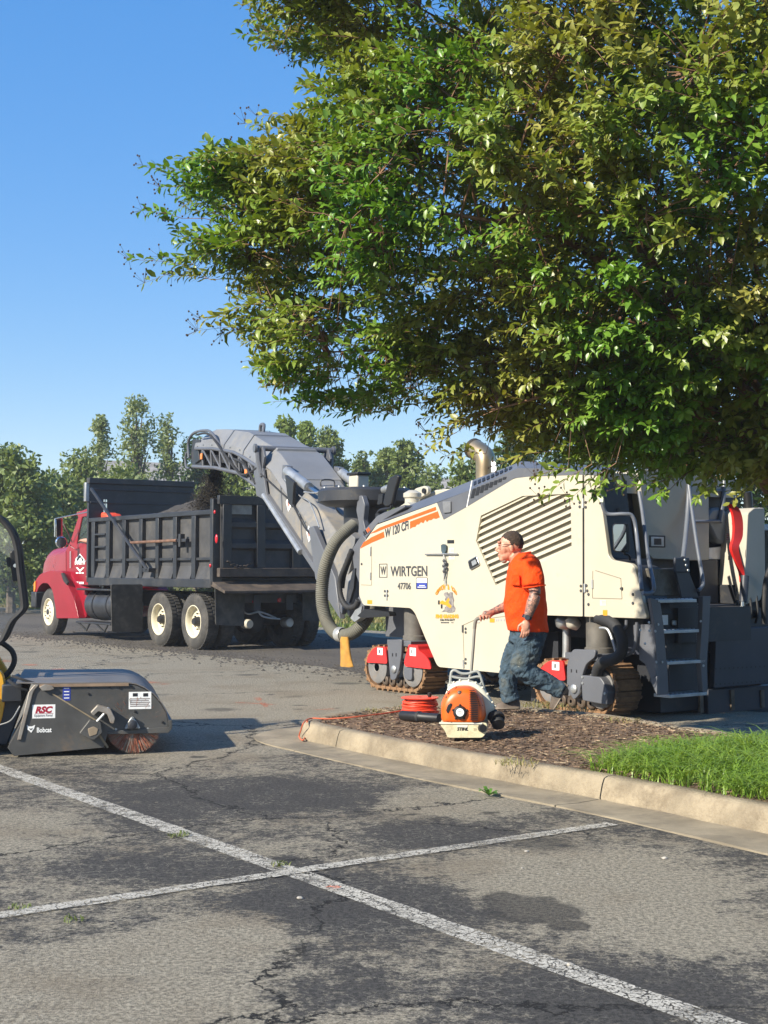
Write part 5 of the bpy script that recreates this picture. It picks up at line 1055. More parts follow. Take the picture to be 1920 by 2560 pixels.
MB().box(-5.6,.02,1.03,-3.85,.55,1.07).build('step', bedm, tk, .008); st_ = MB().box(-5.6,.0,.33,-3.85,.4,.37).build('step', bedm, tk, .008)
for x in (-5.5,-4.6): MB().beam((x,.02,.34),(x+.25,.1,.18), .03, .03).beam((x+.25,.1,.18),(x+.6,.02,.34), .03, .03).build('step_brace', bedm, st_)
MB().tube(spline([(-5.0,.3,1.12),(-4.8,.25,1.18),(-4.75,.25,1.08),(-4.9,.3,1.05)], 4), .03, 6).build('air_line', galv, tk)
# cab
yc0, yc1 = .22, 2.22
cabp = T.ys([(163,1379),(176,1352),(196,1290),(201,1278),(222,1269)], yc0) + [(-4.98, T.y(222,1269,yc0)[1]), (-4.98, 1.13)] + T.ys([(181,1463),(163,1425)], yc0)
win = T.ys([(191,1360),(197,1330),(204,1297),(207,1292)], yc0) + [(-5.06, T.y(207,1292,yc0)[1]+.03), (-5.06, T.y(215,1352,yc0)[1]+.03)]
cab_ = MB().prism(cabp, 'y', yc0, yc0+.05, [win]).prism(cabp, 'y', yc1-.05, yc1, [win]).build('cab', redc, tk, .015, angle=30)
top = [p for p in cabp[:6]]; rg = []
roofp = cabp[3:6]; MB().loft([[(x, yc0+.05, z), (x, yc1-.05, z), (x, yc1-.05, z-.05), (x, yc0+.05, z-.05)] for x, z in roofp]).build('roof', redc, cab_, .01)
MB().box(-5.02, yc0+.05, 1.13, -4.98, yc1-.05, 1.95).box(-5.02, yc0+.05, 2.5, -4.98, yc1-.05, 2.72).box(-5.9, yc0+.05, 1.13, -5.0, yc1-.05, 1.2).build('cab_back', redc, cab_)
MB().beam((cabp[1][0], yc0+.6, cabp[1][1]-.0), (cabp[1][0], yc1-.6, cabp[1][1]), .08, .06).build('cowl', redc, cab_)
MB().box(-5.75, .9, 1.2, -5.5, 1.6, 1.95).build('dashboard', blk, cab_, .02)
def glass_mat(name, col, fac):
    m, t, b = nt(name); b.inputs['Base Color'].default_value = (*col, 1); b.inputs['Roughness'].default_value = .03; b.inputs['Specular IOR Level'].default_value = .8
    trn = t.nodes.new('ShaderNodeBsdfTransparent'); ms = t.nodes.new('ShaderNodeMixShader'); ms.inputs[0].default_value = fac; t.links.new(trn.outputs[0], ms.inputs[1]); t.links.new(b.outputs[0], ms.inputs[2]); t.links.new(ms.outputs[0], t.nodes['Material Output'].inputs[0]); return m
cglass = glass_mat('cab glass', (.03,.05,.045), .42)
MB().prism(win, 'y', yc0+.02, yc0+.028).build('window_glass', cglass, cab_); MB().prism(win, 'y', yc1-.03, yc1-.022).build('window_glass', cglass, cab_)
wsx = [cabp[1], cabp[2]]; MB().loft([[(wsx[0][0], yc0+.08, wsx[0][1]), (wsx[0][0], yc1-.08, wsx[0][1])], [(wsx[1][0], yc0+.08, wsx[1][1]), (wsx[1][0], yc1-.08, wsx[1][1])]], False, False).build('windscreen', cglass, cab_)
seam2 = flat('door gap', (.05,.004,.006))
for a, b in (((165,1378),(166,1428)),((166,1428),(182,1462)),((182,1462),(224,1463))):
    p, q = T.P(*a, yc0-.002), T.P(*b, yc0-.002); MB().beam(p, q, .004, .012).build('door_gap', seam2, cab_)
MB().tube(spline([T.P(214,1404,yc0-.02), T.P(214,1402,yc0-.05), T.P(223,1402,yc0-.05), T.P(223,1404,yc0-.02)], 3), .014, 6).build('door_handle', chrome, cab_)
MB().tube([T.P(176,1378,yc0-.03), T.P(176,1420,yc0-.03)], .014, 6).build('grab_bar', chrome, cab_)
MB().prism(T.ys([(190,1282),(201,1277),(206,1283),(196,1294)], .3), 'y', .3, 2.14).build('sun_visor', redc, cab_, .01)
for y0 in (.45, .85, 1.22, 1.6, 2.0): MB().ell((roofp[0][0]+.12, y0, roofp[0][1]+.03), (.06,.04,.03), 10, 6).build('roof_lamp', mk('amber lens', (.85,.28,.03), .25), cab_)
MB().tube([(-4.93,.35,1.3),(-4.93,.35,2.95)], .06, 12).build('exhaust_stack', chrome, cab_)
# hood, fenders, bumper
rg = []
for (px_, py_, w_, zb) in ((182,1364,.92,1.15),(166,1367,.88,1.15),(150,1369,.82,1.15),(139,1372,.78,1.15),(131,1380,.74,1.15),(125,1393,.70,1.2),(121,1420,.66,1.25)):
    x, zt = T.y(px_, py_, 1.22-w_+.15)
    r_ = .20; yc = 1.22; rg.append([(x, yc-w_, zb)] + [(x, yc-w_+r_-r_*math.cos(a), zt-r_+r_*math.sin(a)) for a in [R(15*k) for k in range(7)]] + [(x, yc+w_-r_+r_*math.sin(a), zt-r_+r_*math.cos(a)) for a in [R(15*k) for k in range(7)]] + [(x, yc+w_, zb)])
hd = MB().loft(rg).build('hood', redc, tk, angle=50)
v0 = T.ys([(137,1401),(156,1394),(157,1417),(134,1420)], .42)
vent = MB().prism(rounded(v0, .05), 'y', .40, .60).build('side_vent', ink, hd, .01)
for k in range(2): a = v0[0][0] + (v0[1][0]-v0[0][0])*(.3+.35*k); MB().box(a-.05, .385, v0[2][1]+.02, a+.03, .6, v0[1][1]-.03).build('vent_fin', redc if k == 0 else mk('amber fin', (.75,.25,.05), .4), vent, .01)
fpx = [(84,1489),(85,1468),(89,1450),(100,1435),(123,1427),(150,1427),(158,1430),(169,1462),(186,1500),(197,1546),(141,1546),(139,1520),(131,1475),(119,1458),(105,1458),(95,1470),(89,1489)]
for y0, y1 in ((.05,.62),(1.82,2.40)):
    MB().prism(rounded(T.ys(fpx, .05), [.03,.08,.1,.12,.12,.1,.08,.05,.05,.03,.03,.1,.12,.1,.1,.1,.03]), 'y', y0, y1).build('fender', redc, tk, .05, angle=35, seg=3)
f2 = T.ys([(158,1430),(171,1452),(186,1464),(197,1468),(200,1500),(198,1545),(172,1546),(170,1500)], .05); MB().prism(f2, 'y', .20, .7).build('fender_rear', redc, tk, .03)
pl(T, [(152,1433),(157,1432),(169,1456),(166,1462),(158,1452)], .02, .06, 'hood_latch', rub, hd)
MB().prism(rounded(T.ys([(84,1458),(88,1452),(88,1472),(84,1484)], .03), .02), 'y', .03, .10).build('turn_lamp', mk('amber lens', (.85,.28,.03), .25), tk, .01)
MB().box(-8.15, .0, .60, -7.85, 2.44, .96).build('bumper', bedm, tk, .03)
MB().box(-8.0, .6, .98, -7.42, 1.85, 1.5).build('grille', bedm, tk, .03)
# mirrors and brackets
mf = MB().prism(T.xs([(138,1296),(156,1294),(157,1343),(140,1344)], -6.0), 'x', -6.02, -5.98).build('mirror', chrome, tk, .01); MB().prism(T.xs([(141,1300),(154,1298.5),(155,1338),(143,1339)], -5.975), 'x', -5.979, -5.975).build('mirror_glass', mk('mirror glass', (.42,.44,.46), .03, 1.0, var=.0), mf)
for pts in ([T.X(137,1297,-6.0), T.P(220,1280,.2)], [T.X(137,1297,-6.0), T.X(137,1342,-6.0)], [T.X(155,1302,-6.0), T.P(180,1355,.2)], [T.X(148,1343,-6.0), T.P(187,1372,.2)]): MB().tube(pts, .014, 6).build('mirror_arm', chrome, mf)
c_ = T.X(153,1356,-5.95); MB().lathe([(0,.03),(.11,.03),(.13,0),(.09,-.06),(0,-.09)], c_, (1,-.1,0), 20).build('spot_mirror', chrome, mf)
# door lettering and emblem
yd = yc0-.004; C0 = lambda a, b: T.P(a, b, yd)
def dplate(px, m_, d=.0): MB().prism(T.ys(px, yd-d), 'y', yd-d-.002, yd-d).build('door_emblem', m_, cab_)
dplate([(200,1384),(211,1398),(211,1406),(189,1406),(189,1397)], whiteD); dplate([(200,1387.5),(208.5,1398.5),(208.5,1403),(191.5,1403),(191.5,1398)], ink, .003); dplate([(193,1403),(198,1397),(204,1393),(203,1397),(206,1403)], whiteD, .006)
dplate([(190,1418.5),(194,1418.5),(200,1425),(207,1418.5),(211,1418.5),(200,1430)], whiteD)
def dtxt(s, px, py, px2, h_, m_): 
    a, b = T.P(px, py, yd-.003), T.P(px2, py, yd-.003); me = text_mesh(s, (T.P(px, py-h_, yd).z - T.P(px, py, yd).z)/.7, bold=.003); x0 = min(v.co.x for v in me.vertices); wd = max(v.co.x for v in me.vertices)-x0; L = (b-a).length
    for v in me.vertices: v.co = a + (b-a)/L*((v.co.x-x0)*L/wd) + Vector((0,0,v.co.y))
    me.materials.clear(); me.update(); put('lettering', me, m_, cab_)
dtxt('LAMBETH', 187, 1411, 212, 7.5, whiteD); [dplate([(a,1431),(a+5.5,1431),(a+5.5,1434),(a,1434)], whiteD) for a in (190,197,204)]; dtxt('USDOT', 186, 1460, 196, 6, whiteD); [dplate([(a,1454.5),(a+2.2,1454.5),(a+2.2,1460),(a,1460)], whiteD) for a in (198,201,204,207)]
dplate([(215,1440),(224,1440),(224,1443),(215,1443)], mk('tan tag', (.5,.3,.2), .6))
# the driver: seated, forearm on the sill
skin = mk('skin', (.52,.27,.185), .5, var=.12, vs=14)
def remesh(mb, name, mat, parent, vox=.012, smooth=6, fac=.6):
    me = mb.mesh(name); o = put(name, me, mat, parent); r_ = o.modifiers.new('remesh', 'REMESH'); r_.mode = 'VOXEL'; r_.voxel_size = vox; r_.use_smooth_shade = True
    s_ = o.modifiers.new('smooth', 'SMOOTH'); s_.factor = fac; s_.iterations = smooth
    dg = bpy.context.evaluated_depsgraph_get(); m2 = bpy.data.meshes.new_from_object(o.evaluated_get(dg)); o.modifiers.clear(); o.data = m2; m2.name = name
    m2.polygons.foreach_set('use_smooth', [True]*len(m2.polygons))
    if not m2.materials: m2.materials.append(mat)
    return o
dr = thing('person', 'driver in the red cab resting a bare forearm on the window sill', 'person', tuple(T.m @ Vector((-5.25, .62, 1.35))), LOT)
b_ = MB(); sh_ = Vector((0,-.17,.58)); b_.ell((0,0,.3), (.16,.2,.34), 14, 10).tube([(0,0,.55),(0,0,.74)], [.08,.06], 10).ell((-.02,0,.83), (.10,.08,.125), 14, 10)
sill = (T.i @ (T.m @ Vector((0,0,0)))); aw = lambda px, py, y0: T.P(px, py, y0) - Vector((-5.25, .62, 1.35))
elb = aw(222,1352,.14); wr = aw(207,1351,.16); b_.tube([sh_, sh_.lerp(elb, .5)+Vector((0,-.03,-.02)), elb], [.075,.062,.05], 10).tube([elb, elb.lerp(wr, .5), wr], [.052,.05,.036], 10).ell(wr + Vector((-.06,0,.0)), (.07,.035,.028), 10, 8)
for k in range(4): q_ = wr + Vector((-.11, -.025+.017*k, .0)); b_.tube([q_, q_ + Vector((-.05,0,-.012)), q_ + Vector((-.07,0,-.035))], [.011,.0105,.009], 6)
b_.tube([wr + Vector((-.03,.03,.0)), wr + Vector((-.08,.05,-.01))], [.013,.010], 6)
b_.tube([(0,.17,.58),(-.15,.25,.35),(-.38,.22,.38)], [.07,.055,.04], 10).ell((-.2,0,.05), (.3,.19,.13), 12, 8)
remesh(b_, 'body', skin, dr, .012, 4)
b2 = MB().ell((0,0,.3), (.175,.215,.36), 16, 12).tube([(0,-.12,.58), sh_.lerp(elb, .35)], [.09,.085], 10); remesh(b2, 'shirt', mk('grey work shirt', (.12,.13,.14), .9), dr, .015, 4)

# ================================================================= SKID STEER AND SWEEPER
S = Frame((-2.94, 11.15, 0), R(12)); SW = 1.5
sw = thing('sweeper_attachment', 'grey steel box sweeper attachment with round bristle brush', 'sweeper', S.o, R(12))
swm = mk('worn grey sweeper steel', (.085,.083,.078), .5, .25, var=.25, vs=3, dirt=(.17,.12,.08), da=.35, ds=4, bump=.15, bs=30); swe = mk('scraped steel edge', (.33,.30,.26), .5, .5, var=.3, dirt=(.25,.14,.07), da=.5, ds=8)
sp0 = [(-.04,.08),(.01,.012),(.71,.06),(.735,.17),(1.11,.175),(1.215,.20),(1.22,.25)]; curve = [(1.20,.33),(1.16,.40),(1.10,.47),(1.03,.52),(.96,.552),(.89,.565)]; sp1 = sp0 + curve + [(.2,.57),(.17,.54),(.07,.29)]
for y0 in (0, SW-.012): MB().prism(sp1, 'y', y0, y0+.012).build('side_plate', swm, sw, .003)
tops = [(.02,.585),(.20,.578)] + [(x, z+.008) for x, z in reversed(curve)] + [(1.225,.25)]
MB().loft([[(x,.0,z),(x,SW,z),(x,SW,z+.008),(x,0,z+.008)] for x, z in tops]).build('top_cover', mk('dusty top sheet', (.17,.155,.14), .55, .2, var=.2, vs=2, dirt=(.26,.20,.15), da=.5, ds=3), sw, angle=40)
MB().loft([[(x,.012,z),(x,SW-.012,z),(x,SW-.012,z+.02),(x,.012,z+.02)] for x, z in ((.70,.06),(.01,.02),(-.03,.09),(.08,.3),(.17,.54))]).build('bucket', swm, sw, angle=40)
MB().prism([(.035,.14),(.065,.14),(.155,.52),(.20,.575),(.165,.575),(.12,.52)], 'y', -.016, 0).build('edge_bar', swe, sw, .004)
MB().beam((.20,-.008,.565),(.90,-.008,.562), .016, .022).build('edge_bar', mk('rubbed tan edge', (.30,.21,.14), .6, .3, var=.3), sw)
MB().beam((.60,-.006,.27),(.74,-.006,.06), .006, .018).beam((.30,-.004,.50),(.66,-.004,.27), .006, .01).build('weld_seam', mk('weld rust', (.24,.19,.12), .8, var=.3), sw)
MB().prism([(.735,.165),(1.22,.165),(1.25,.20),(1.23,.215),(.735,.19)], 'y', -.01, .0).build('skirt_rail', swm, sw, .003); MB().box(1.22, .0, .20, 1.25, SW, .27).build('rear_rail', swm, sw, .004)
hubp = S.P(331,1808,-.02); tri = [(hubp.x+.075*math.cos(a), hubp.z-.01+.075*math.sin(a)) for a in (R(90),R(205),R(335))]
hb_ = MB().prism(rounded(tri, .03), 'y', -.03, -.0).build('bearing_plate', galv, sw, .004); MB().lathe([(0,-.03),(.02,-.03),(.036,-.022),(.04,0)], (hubp.x, -.028, hubp.z-.012), (0,1,0), 16).build('bearing', anthD, hb_)
for a in (R(90),R(205),R(335)): MB().lathe([(0,-.012),(.009,-.012),(.010,0)], (hubp.x+.056*math.cos(a), -.03, hubp.z-.01+.056*math.sin(a)), (0,1,0), 6).build('bolt', galv, hb_)
def sbox(px, y0, y1, name, m_, par=None, rad=.01): return MB().prism(rounded(S.ys(px, y0), rad), 'y', y0, y1).build(name, m_, par or sw, .004)
br1 = sbox([(198,1834),(224,1800),(252,1805),(256,1832),(236,1850),(228,1850)], -.09, -.0, 'adjust_bracket', swm); sbox([(219,1822),(234,1816),(246,1822),(242,1836),(224,1842)], -.094, -.088, 'bracket_window', mk('tan primer', (.32,.25,.17), .8), br1)
br2 = sbox([(226,1782),(244,1763),(276,1772),(288,1796),(284,1810),(276,1808),(268,1786),(246,1778),(234,1790)], -.09, -.0, 'adjust_bracket', swe, None, .01)
MB().tube([S.P(235,1812,-.07), S.P(272,1772,-.07)], .011, 8).build('adjust_screw', galv, br2); MB().ell(S.P(270,1774,-.075), (.02,.015,.02), 8, 6).build('screw_nut', galv, br2)
sbox([(98,1718),(112,1711),(130,1714),(136,1722),(126,1726),(106,1727)], -.03, 0, 'hinge_lug', swe, None, .006)
for (a, b) in ((300,1720),(330,1718),(275,1718),(222,1718),(222,1735),(338,1779),(407,1806),(128,1719),(112,1720),(290,1823),(370,1822)): MB().lathe([(0,-.006),(.009,-.006),(.011,0)], S.P(a, b, -.002), (0,1,0), 8).build('bolt', blk if a not in (290,370) else galv, sw)
def sdec(x0, y0, x1, y1, m_, d=.001, name='sticker'): 
    a, b = S.P(x0, y0, -d), S.P(x1, y1, -d); return MB().box(a.x, -d-.001, b.z, b.x, -d, a.z).build(name, m_, sw)
def stxt(s, px, py, px2, h_, m_, d=.003, **k):
    a, b = S.P(px, py, -d), S.P(px2, py, -d); b.z = a.z; me = text_mesh(s, (S.P(px, py-h_, -d).z-a.z)/.70, **k); x0 = min(v.co.x for v in me.vertices); wd = max(v.co.x for v in me.vertices)-x0; L = (b-a).length
    for v in me.vertices: v.co = a + (b-a)/L*((v.co.x-x0)*L/wd) + Vector((0,0,v.co.y))
    me.materials.clear(); me.update(); put('lettering', me, m_, sw)
sdec(81,1762,138,1795,whiteD); stxt('RSC', 88, 1782, 132, 15, flat('crimson decal', (.33,.01,.03)), shear=.25, bold=.004); MB().box(*(lambda a, b: (a.x, -.004, a.z-.002, b.x, -.003, a.z+.0))(S.P(87,1784,0), S.P(133,1784,0))).build('sticker', flat('crimson decal', (.33,.01,.03)), sw); stxt('Equipment Rental', 86, 1792, 131, 6, ink)
stxt('Bobcat', 92, 1831, 129, 12, whiteD, bold=.0015); lg = [(67,1812),(72,1816),(80,1816),(88,1812),(85,1822),(82,1826),(78,1832),(74,1828),(69,1824)]; MB().prism(S.ys(lg, -.002), 'y', -.003, -.001).build('emblem', whiteD, sw); MB().prism(S.ys([(73,1820),(77,1822),(82,1820),(79,1825),(75,1825)], -.004), 'y', -.0045, -.003).build('emblem', swm, sw)
sdec(157,1713,176,1751,blueD)
for i in range(4): sdec(160,1720+i*8,173,1722+i*8,whiteD,.0025)
sdec(322,1730,378,1772,whiteD)
for i in range(5): sdec(325,1746+i*4.6,(372 if i % 2 else 375),1747.5+i*4.6,flat('grey print', (.25,.22,.21)),.0025)
for (a, b) in ((332,1733),(358,1733)): sdec(a,b,a+12,b+8,ink,.0025)
# brush: core with radial bristles nobody could count
core_ = MB().cyl((.945,.03,.235),(.945,SW-.03,.235), .07, n=16).build('brush_core', blk, sw); rng = np.random.default_rng(3); V = []; Q = []
for i in range(7000):
    y = .02 + (rng.random()**2.2)*(SW-.04); a = rng.uniform(0, 2*math.pi); L0, L1 = .07, .232*rng.uniform(.9,1.0); w_ = .0016; da = rng.normal()*.10; c, s_ = math.cos(a), math.sin(a); c2, s2 = math.cos(a+da), math.sin(a+da); dy = rng.normal()*.015; o = len(V)
    z1 = max(.004, .235+L1*s2)
    V += [(.945+L0*c-w_*s_, y, .235+L0*s_+w_*c), (.945+L0*c+w_*s_, y, .235+L0*s_-w_*c), (.945+L1*c2+w_*s2, y+dy, z1), (.945+L1*c2-w_*s2, y+dy, z1)]; Q.append((o,o+1,o+2,o+3))
for k, (m_, sl_) in enumerate(((mk('rust red bristle', (.30,.09,.045), .7, var=.4, vs=30), slice(0,4200)), (mk('wire bristle', (.30,.26,.20), .5, .4, var=.4, vs=30), slice(4200,7000)))):
    stuff(put('bristles', fast_mesh('bristles', V, Q[sl_], m_), None, sw))
# skid steer loader, mostly out of frame
sk = thing('skid_steer_loader', 'yellow skid steer loader with curved glass door carrying the sweeper', 'loader', S.o, R(12))
yel = mk('orange yellow loader paint', (.70,.36,.025), .4, var=.1, vs=3, dirt=(.3,.2,.08), da=.2, ds=4)
MB().prism([(-2.75,.35),(-.30,.35),(-.22,.62),(-.45,1.02),(-2.3,1.15),(-2.75,.95)], 'y', .22, 1.28).build('body', yel, sk, .03)
MB().prism([(-1.9,1.0),(-.55,1.0),(-.62,1.88),(-.75,2.0),(-1.75,2.02),(-1.9,1.9)], 'y', .30, .34, [[(-1.75,1.12),(-.70,1.12),(-.76,1.80),(-1.75,1.82)]]).prism([(-1.9,1.0),(-.55,1.0),(-.62,1.88),(-.75,2.0),(-1.75,2.02),(-1.9,1.9)], 'y', 1.16, 1.20, [[(-1.75,1.12),(-.70,1.12),(-.76,1.80),(-1.75,1.82)]]).box(-1.9,.34,1.96,-.70,1.16,2.02).build('cab', blk, sk, .01)
MB().box(-1.5,.5,1.0,-1.1,1.0,1.25).prism([(-1.6,1.2),(-1.45,1.2),(-1.55,1.75),(-1.7,1.75)], 'y', .5, 1.0).build('seat', rub, sk, .04)
dpx = [(-40,1280),(0,1295),(20,1312),(38,1338),(49,1375),(54,1420),(60,1470),(64,1505),(63,1518),(54,1530),(36,1548),(24,1572),(14,1592),(0,1605)]
dp = spline([Vector((*S.y(a, b, .9),)).to_3d() for a, b in dpx], 4); d2 = [(p.x, p.y) for p in dp]
dz = [z for x, z in d2]
fr_ = MB().tube([(x,.42,z) for x, z in d2], .024, 8).tube([(x,.92,z) for x, z in d2], .026, 8).tube([(d2[0][0],.42,d2[0][1]),(d2[0][0],.92,d2[0][1])], .02, 8).tube([(d2[-1][0],.42,d2[-1][1]),(d2[-1][0],.92,d2[-1][1])], .02, 8).build('door_frame', rub, sk)
MB().loft([[(x-.01,.43,z),(x-.01,.91,z)] for x, z in d2], False, False).build('door_glass', glass_mat('loader door glass', (.35,.38,.36), .12), sk)
wing = [(x, z) for x, z in d2] + [(-.5, d2[-1][1]), (-.5, d2[0][1])]
MB().prism(wing, 'y', .905, .909).build('side_glass', glass_mat('loader side glass', (.42,.45,.43), .16), sk)
lm = S.P(32,1415,.85); lp = MB().prism(rounded(S.ys([(25,1378),(40,1374),(50,1382),(52,1450),(32,1455),(26,1400)], .84), .02), 'y', .80, .90).build('work_lamp', blk, sk, .01); MB().prism(rounded(S.ys([(16,1395),(26,1392),(27,1418),(18,1416)], .84), .01), 'y', .82, .86).build('lamp_bracket', blk, lp); MB().lathe([(0,-.01),(.016,-.01),(.02,0)], S.P(38,1414,.795), (0,1,0), 12).build('lamp_lens', chrome, lp)
MB().tube(spline([S.P(a, b, .6) for a, b in ((-8,1600),(12,1612),(30,1628),(36,1650),(28,1672),(12,1690),(-8,1700))], 7), [.022+.002*(i % 2) for i in range(43)], 8).build('hydraulic_hose', rub, sk)
MB().prism(rounded(S.ys([(-60,1680),(0,1676),(9,1690),(12,1710),(12,1760),(4,1800),(-10,1830),(-60,1840)], .28), .03), 'y', .28, .40).build('lift_arm', yel, sk, .01); MB().prism(rounded([(-2.4,1.0),(-.75,1.0),(-.42,.62),(-.25,.25),(-.1,.25),(-.08,.55),(-.4,1.1),(-2.4,1.2)], .04), 'y', 1.2, 1.32).build('lift_arm', yel, sk, .01)
MB().prism([(-.30,.10),(-.06,.06),(.10,.50),(-.02,.58),(-.25,.45)], 'y', .3, 1.2).build('quick_attach', anthD, sk, .01); MB().box(-.10,.2,.42,.06,.6,.56).build('valve_block', anthD, sk, .01)
for (a, b, c) in (((30,1690),(60,1700),(100,1712)),((20,1700),(45,1718),(80,1730)),((0,1812),(28,1800),(50,1765))): MB().tube(spline([S.P(*a, .12), S.P(*b, .08), S.P(*c, .10)], 6), .012 if a[0] else .005, 6).build('hydraulic_hose', rub if a[0] else galv, sk)
sty = MB().lathe([(.20,0),(.36,-.02),(.40,.03),(.40,.25),(.36,.30),(.20,.28)], (0,0,0), (0,1,0), 28)
for i in range(20): a = 6.283*i/20; sty.obox((.40*math.cos(a), .14, .40*math.sin(a)), (.05,.26,.05), Matrix.Rotation(-a, 3, 'Y'))
sty = sty.mesh('wheel'); sty.materials.append(tyre); srim = MB().lathe([(.20,.04),(.18,.10),(.06,.10),(0,.08)], (0,0,0), (0,1,0), 20).mesh('rim'); srim.materials.append(creamS)
for x in (-.85, -2.15):
    for y0, fl_ in ((.0,0),(1.5,math.pi)): o = place(sty, 'wheel', sk, (x, y0, .43)); o.rotation_euler = (0,0,fl_); place(srim, 'rim', o, (0,0,0))
# ================================================================= THE WALKING MAN
PY = 12.95
PB = gnd(1300,1785,.17); PB = Vector((PB.x, PY, .16))
man = thing('person', 'man in orange t-shirt and paint-stained jeans walking across the planting bed holding a pole', 'person', PB, 0)
def J(px, py, dy=0.0): return at(px, py, PY+dy) - PB
def px2m(n): return n/FOCAL*PY
def body_mat():
    m, t, b = nt('skin with tattooed forearms'); N = NB(t); sep = t.nodes.new('ShaderNodeSeparateXYZ'); N.L(N.co.outputs['Object'], sep.inputs[0])
    base = N.mix(N.ramp(N.noise(26, 4), .35, .65), (.46,.20,.13), (.60,.31,.215)); zz = sep.outputs[2]
    arm = N.math('MULTIPLY', N.ramp(zz, .895, .915), N.ramp(zz, 1.33, 1.36, 1, 0))
    v = N.vor(24, 'DISTANCE_TO_EDGE').outputs['Distance']; ln = N.ramp(v, .02, .10, 1, .35); bl = N.ramp(N.noise(38, 3, .6, dist=1.2), .42, .56); tat = N.math('MULTIPLY', N.math('MAXIMUM', N.math('MULTIPLY', ln, .8), bl), arm)
    c = N.mix(N.math('MULTIPLY', tat, .82), base, (.045,.05,.055)); N.L(c, b.inputs['Base Color']); b.inputs['Roughness'].default_value = .48; b.inputs['Subsurface Weight'].default_value = .0
    N.L(N.bump(N.noise(90, 3), .12, .003), b.inputs['Normal']); return m
bm_ = MB()
# head: skull, brow, jaw, nose, ear, lips; neck
bm_.ell(J(1279,1360), (.108,.082,.112), 20, 14); bm_.ell(J(1260,1372), (.055,.064,.085), 16, 12); bm_.ell(J(1266,1388), (.068,.058,.055), 16, 12); bm_.ell(J(1257,1397), (.034,.038,.028), 12, 8)
bm_.tube([J(1249,1361), J(1244,1369), J(1240,1377)], [.011,.013,.014], 8); bm_.ell(J(1244,1378), (.012,.017,.009), 8, 6); bm_.ell(J(1248,1356), (.020,.060,.014), 10, 6)
bm_.ell(J(1247,1388), (.012,.026,.009), 8, 6); bm_.ell(J(1249,1393), (.012,.022,.009), 8, 6)
for s in (-1, 1):
    bm_.ell(J(1279,1371, s*.082), (.020,.012,.034), 10, 8, Matrix.Rotation(-.2, 3, 'Y')); bm_.ell(J(1254,1364, s*.034), (.013,.016,.011), 8, 6)
bm_.tube([J(1281,1385), J(1291,1395), J(1300,1412)], [.070,.074,.085], 14)
# trunk inside the clothes
bm_.tube([J(1306,1412), J(1312,1470), J(1318,1560)], [.13,.15,.15], 14)
# near arm: hanging
sh_, el_, wr_ = J(1330,1418,-.20), J(1338,1487,-.27), J(1318,1546,-.27)
bm_.tube([J(1318,1412,-.10), sh_, sh_.lerp(el_, .5), el_], [.07,.075,.062,.050], 14); bm_.tube([el_, el_.lerp(wr_, .3), el_.lerp(wr_, .75), wr_], [.051,.056,.043,.034], 14)
pm_ = J(1314,1564,-.27); bm_.ell(pm_, (.042,.022,.055), 12, 8)
for k, (dx, ln) in enumerate(((-.030,.074),(-.009,.082),(.012,.076),(.032,.060))):
    a = pm_ + Vector((dx, 0, -.035)); bm_.tube([a, a + Vector((-.004,.002,-ln*.45)), a + Vector((-.010,.014,-ln*.78)), a + Vector((-.016,.030,-ln))], [.0105,.0100,.0092,.0075], 8)
a = pm_ + Vector((-.032,.0,.018)); bm_.tube([a, a + Vector((-.028,.004,-.022)), a + Vector((-.034,.010,-.050)), a + Vector((-.030,.014,-.068))], [.015,.0125,.0105,.0085], 8)
# far arm: reaching forward to the pole's grip
sh2, el2, wr2 = J(1296,1420,.20), J(1290,1506,.22), J(1234,1529,.16)
bm_.tube([J(1300,1412,.1), sh2, sh2.lerp(el2, .5), el2], [.07,.072,.060,.050], 14); bm_.tube([el2, el2.lerp(wr2, .3), el2.lerp(wr2, .75), wr2], [.051,.054,.041,.033], 14)
ga, gb = J(1190,1549,.14), J(1228,1538,.13); gd = (gb-ga).normalized(); bm_.tube([wr2, J(1228,1532,.145), J(1220,1536,.13)], [.033,.033,.030], 12); pm2 = J(1219,1535,.13); bm_.ell(pm2, (.050,.034,.030), 12, 8, Matrix.Rotation(.28, 3, 'Y'))
for k in range(4):
    c_ = ga.lerp(gb, .28 + .2*k); r_ = .026 - .001*k; side = Vector((0,-1,0)); up = gd.cross(side).normalized(); up = up if up.z > 0 else -up
    bm_.tube([c_ + (up*math.cos(t) + side*math.sin(t))*r_*(1.0 if t else 1.05) for t in (-.4,.3,1.0,1.7,2.4,3.1)], [.0105,.0105,.0100,.0095,.009,.0075], 8)
bm_.tube([pm2 + Vector((-.01,.02,.005)), ga.lerp(gb, .25) + Vector((0,.022,.016)), ga.lerp(gb, .02) + Vector((0,.016,.012))], [.014,.012,.009], 8)
remesh(bm_, 'body', body_mat(), man, .0055, 3, .5)
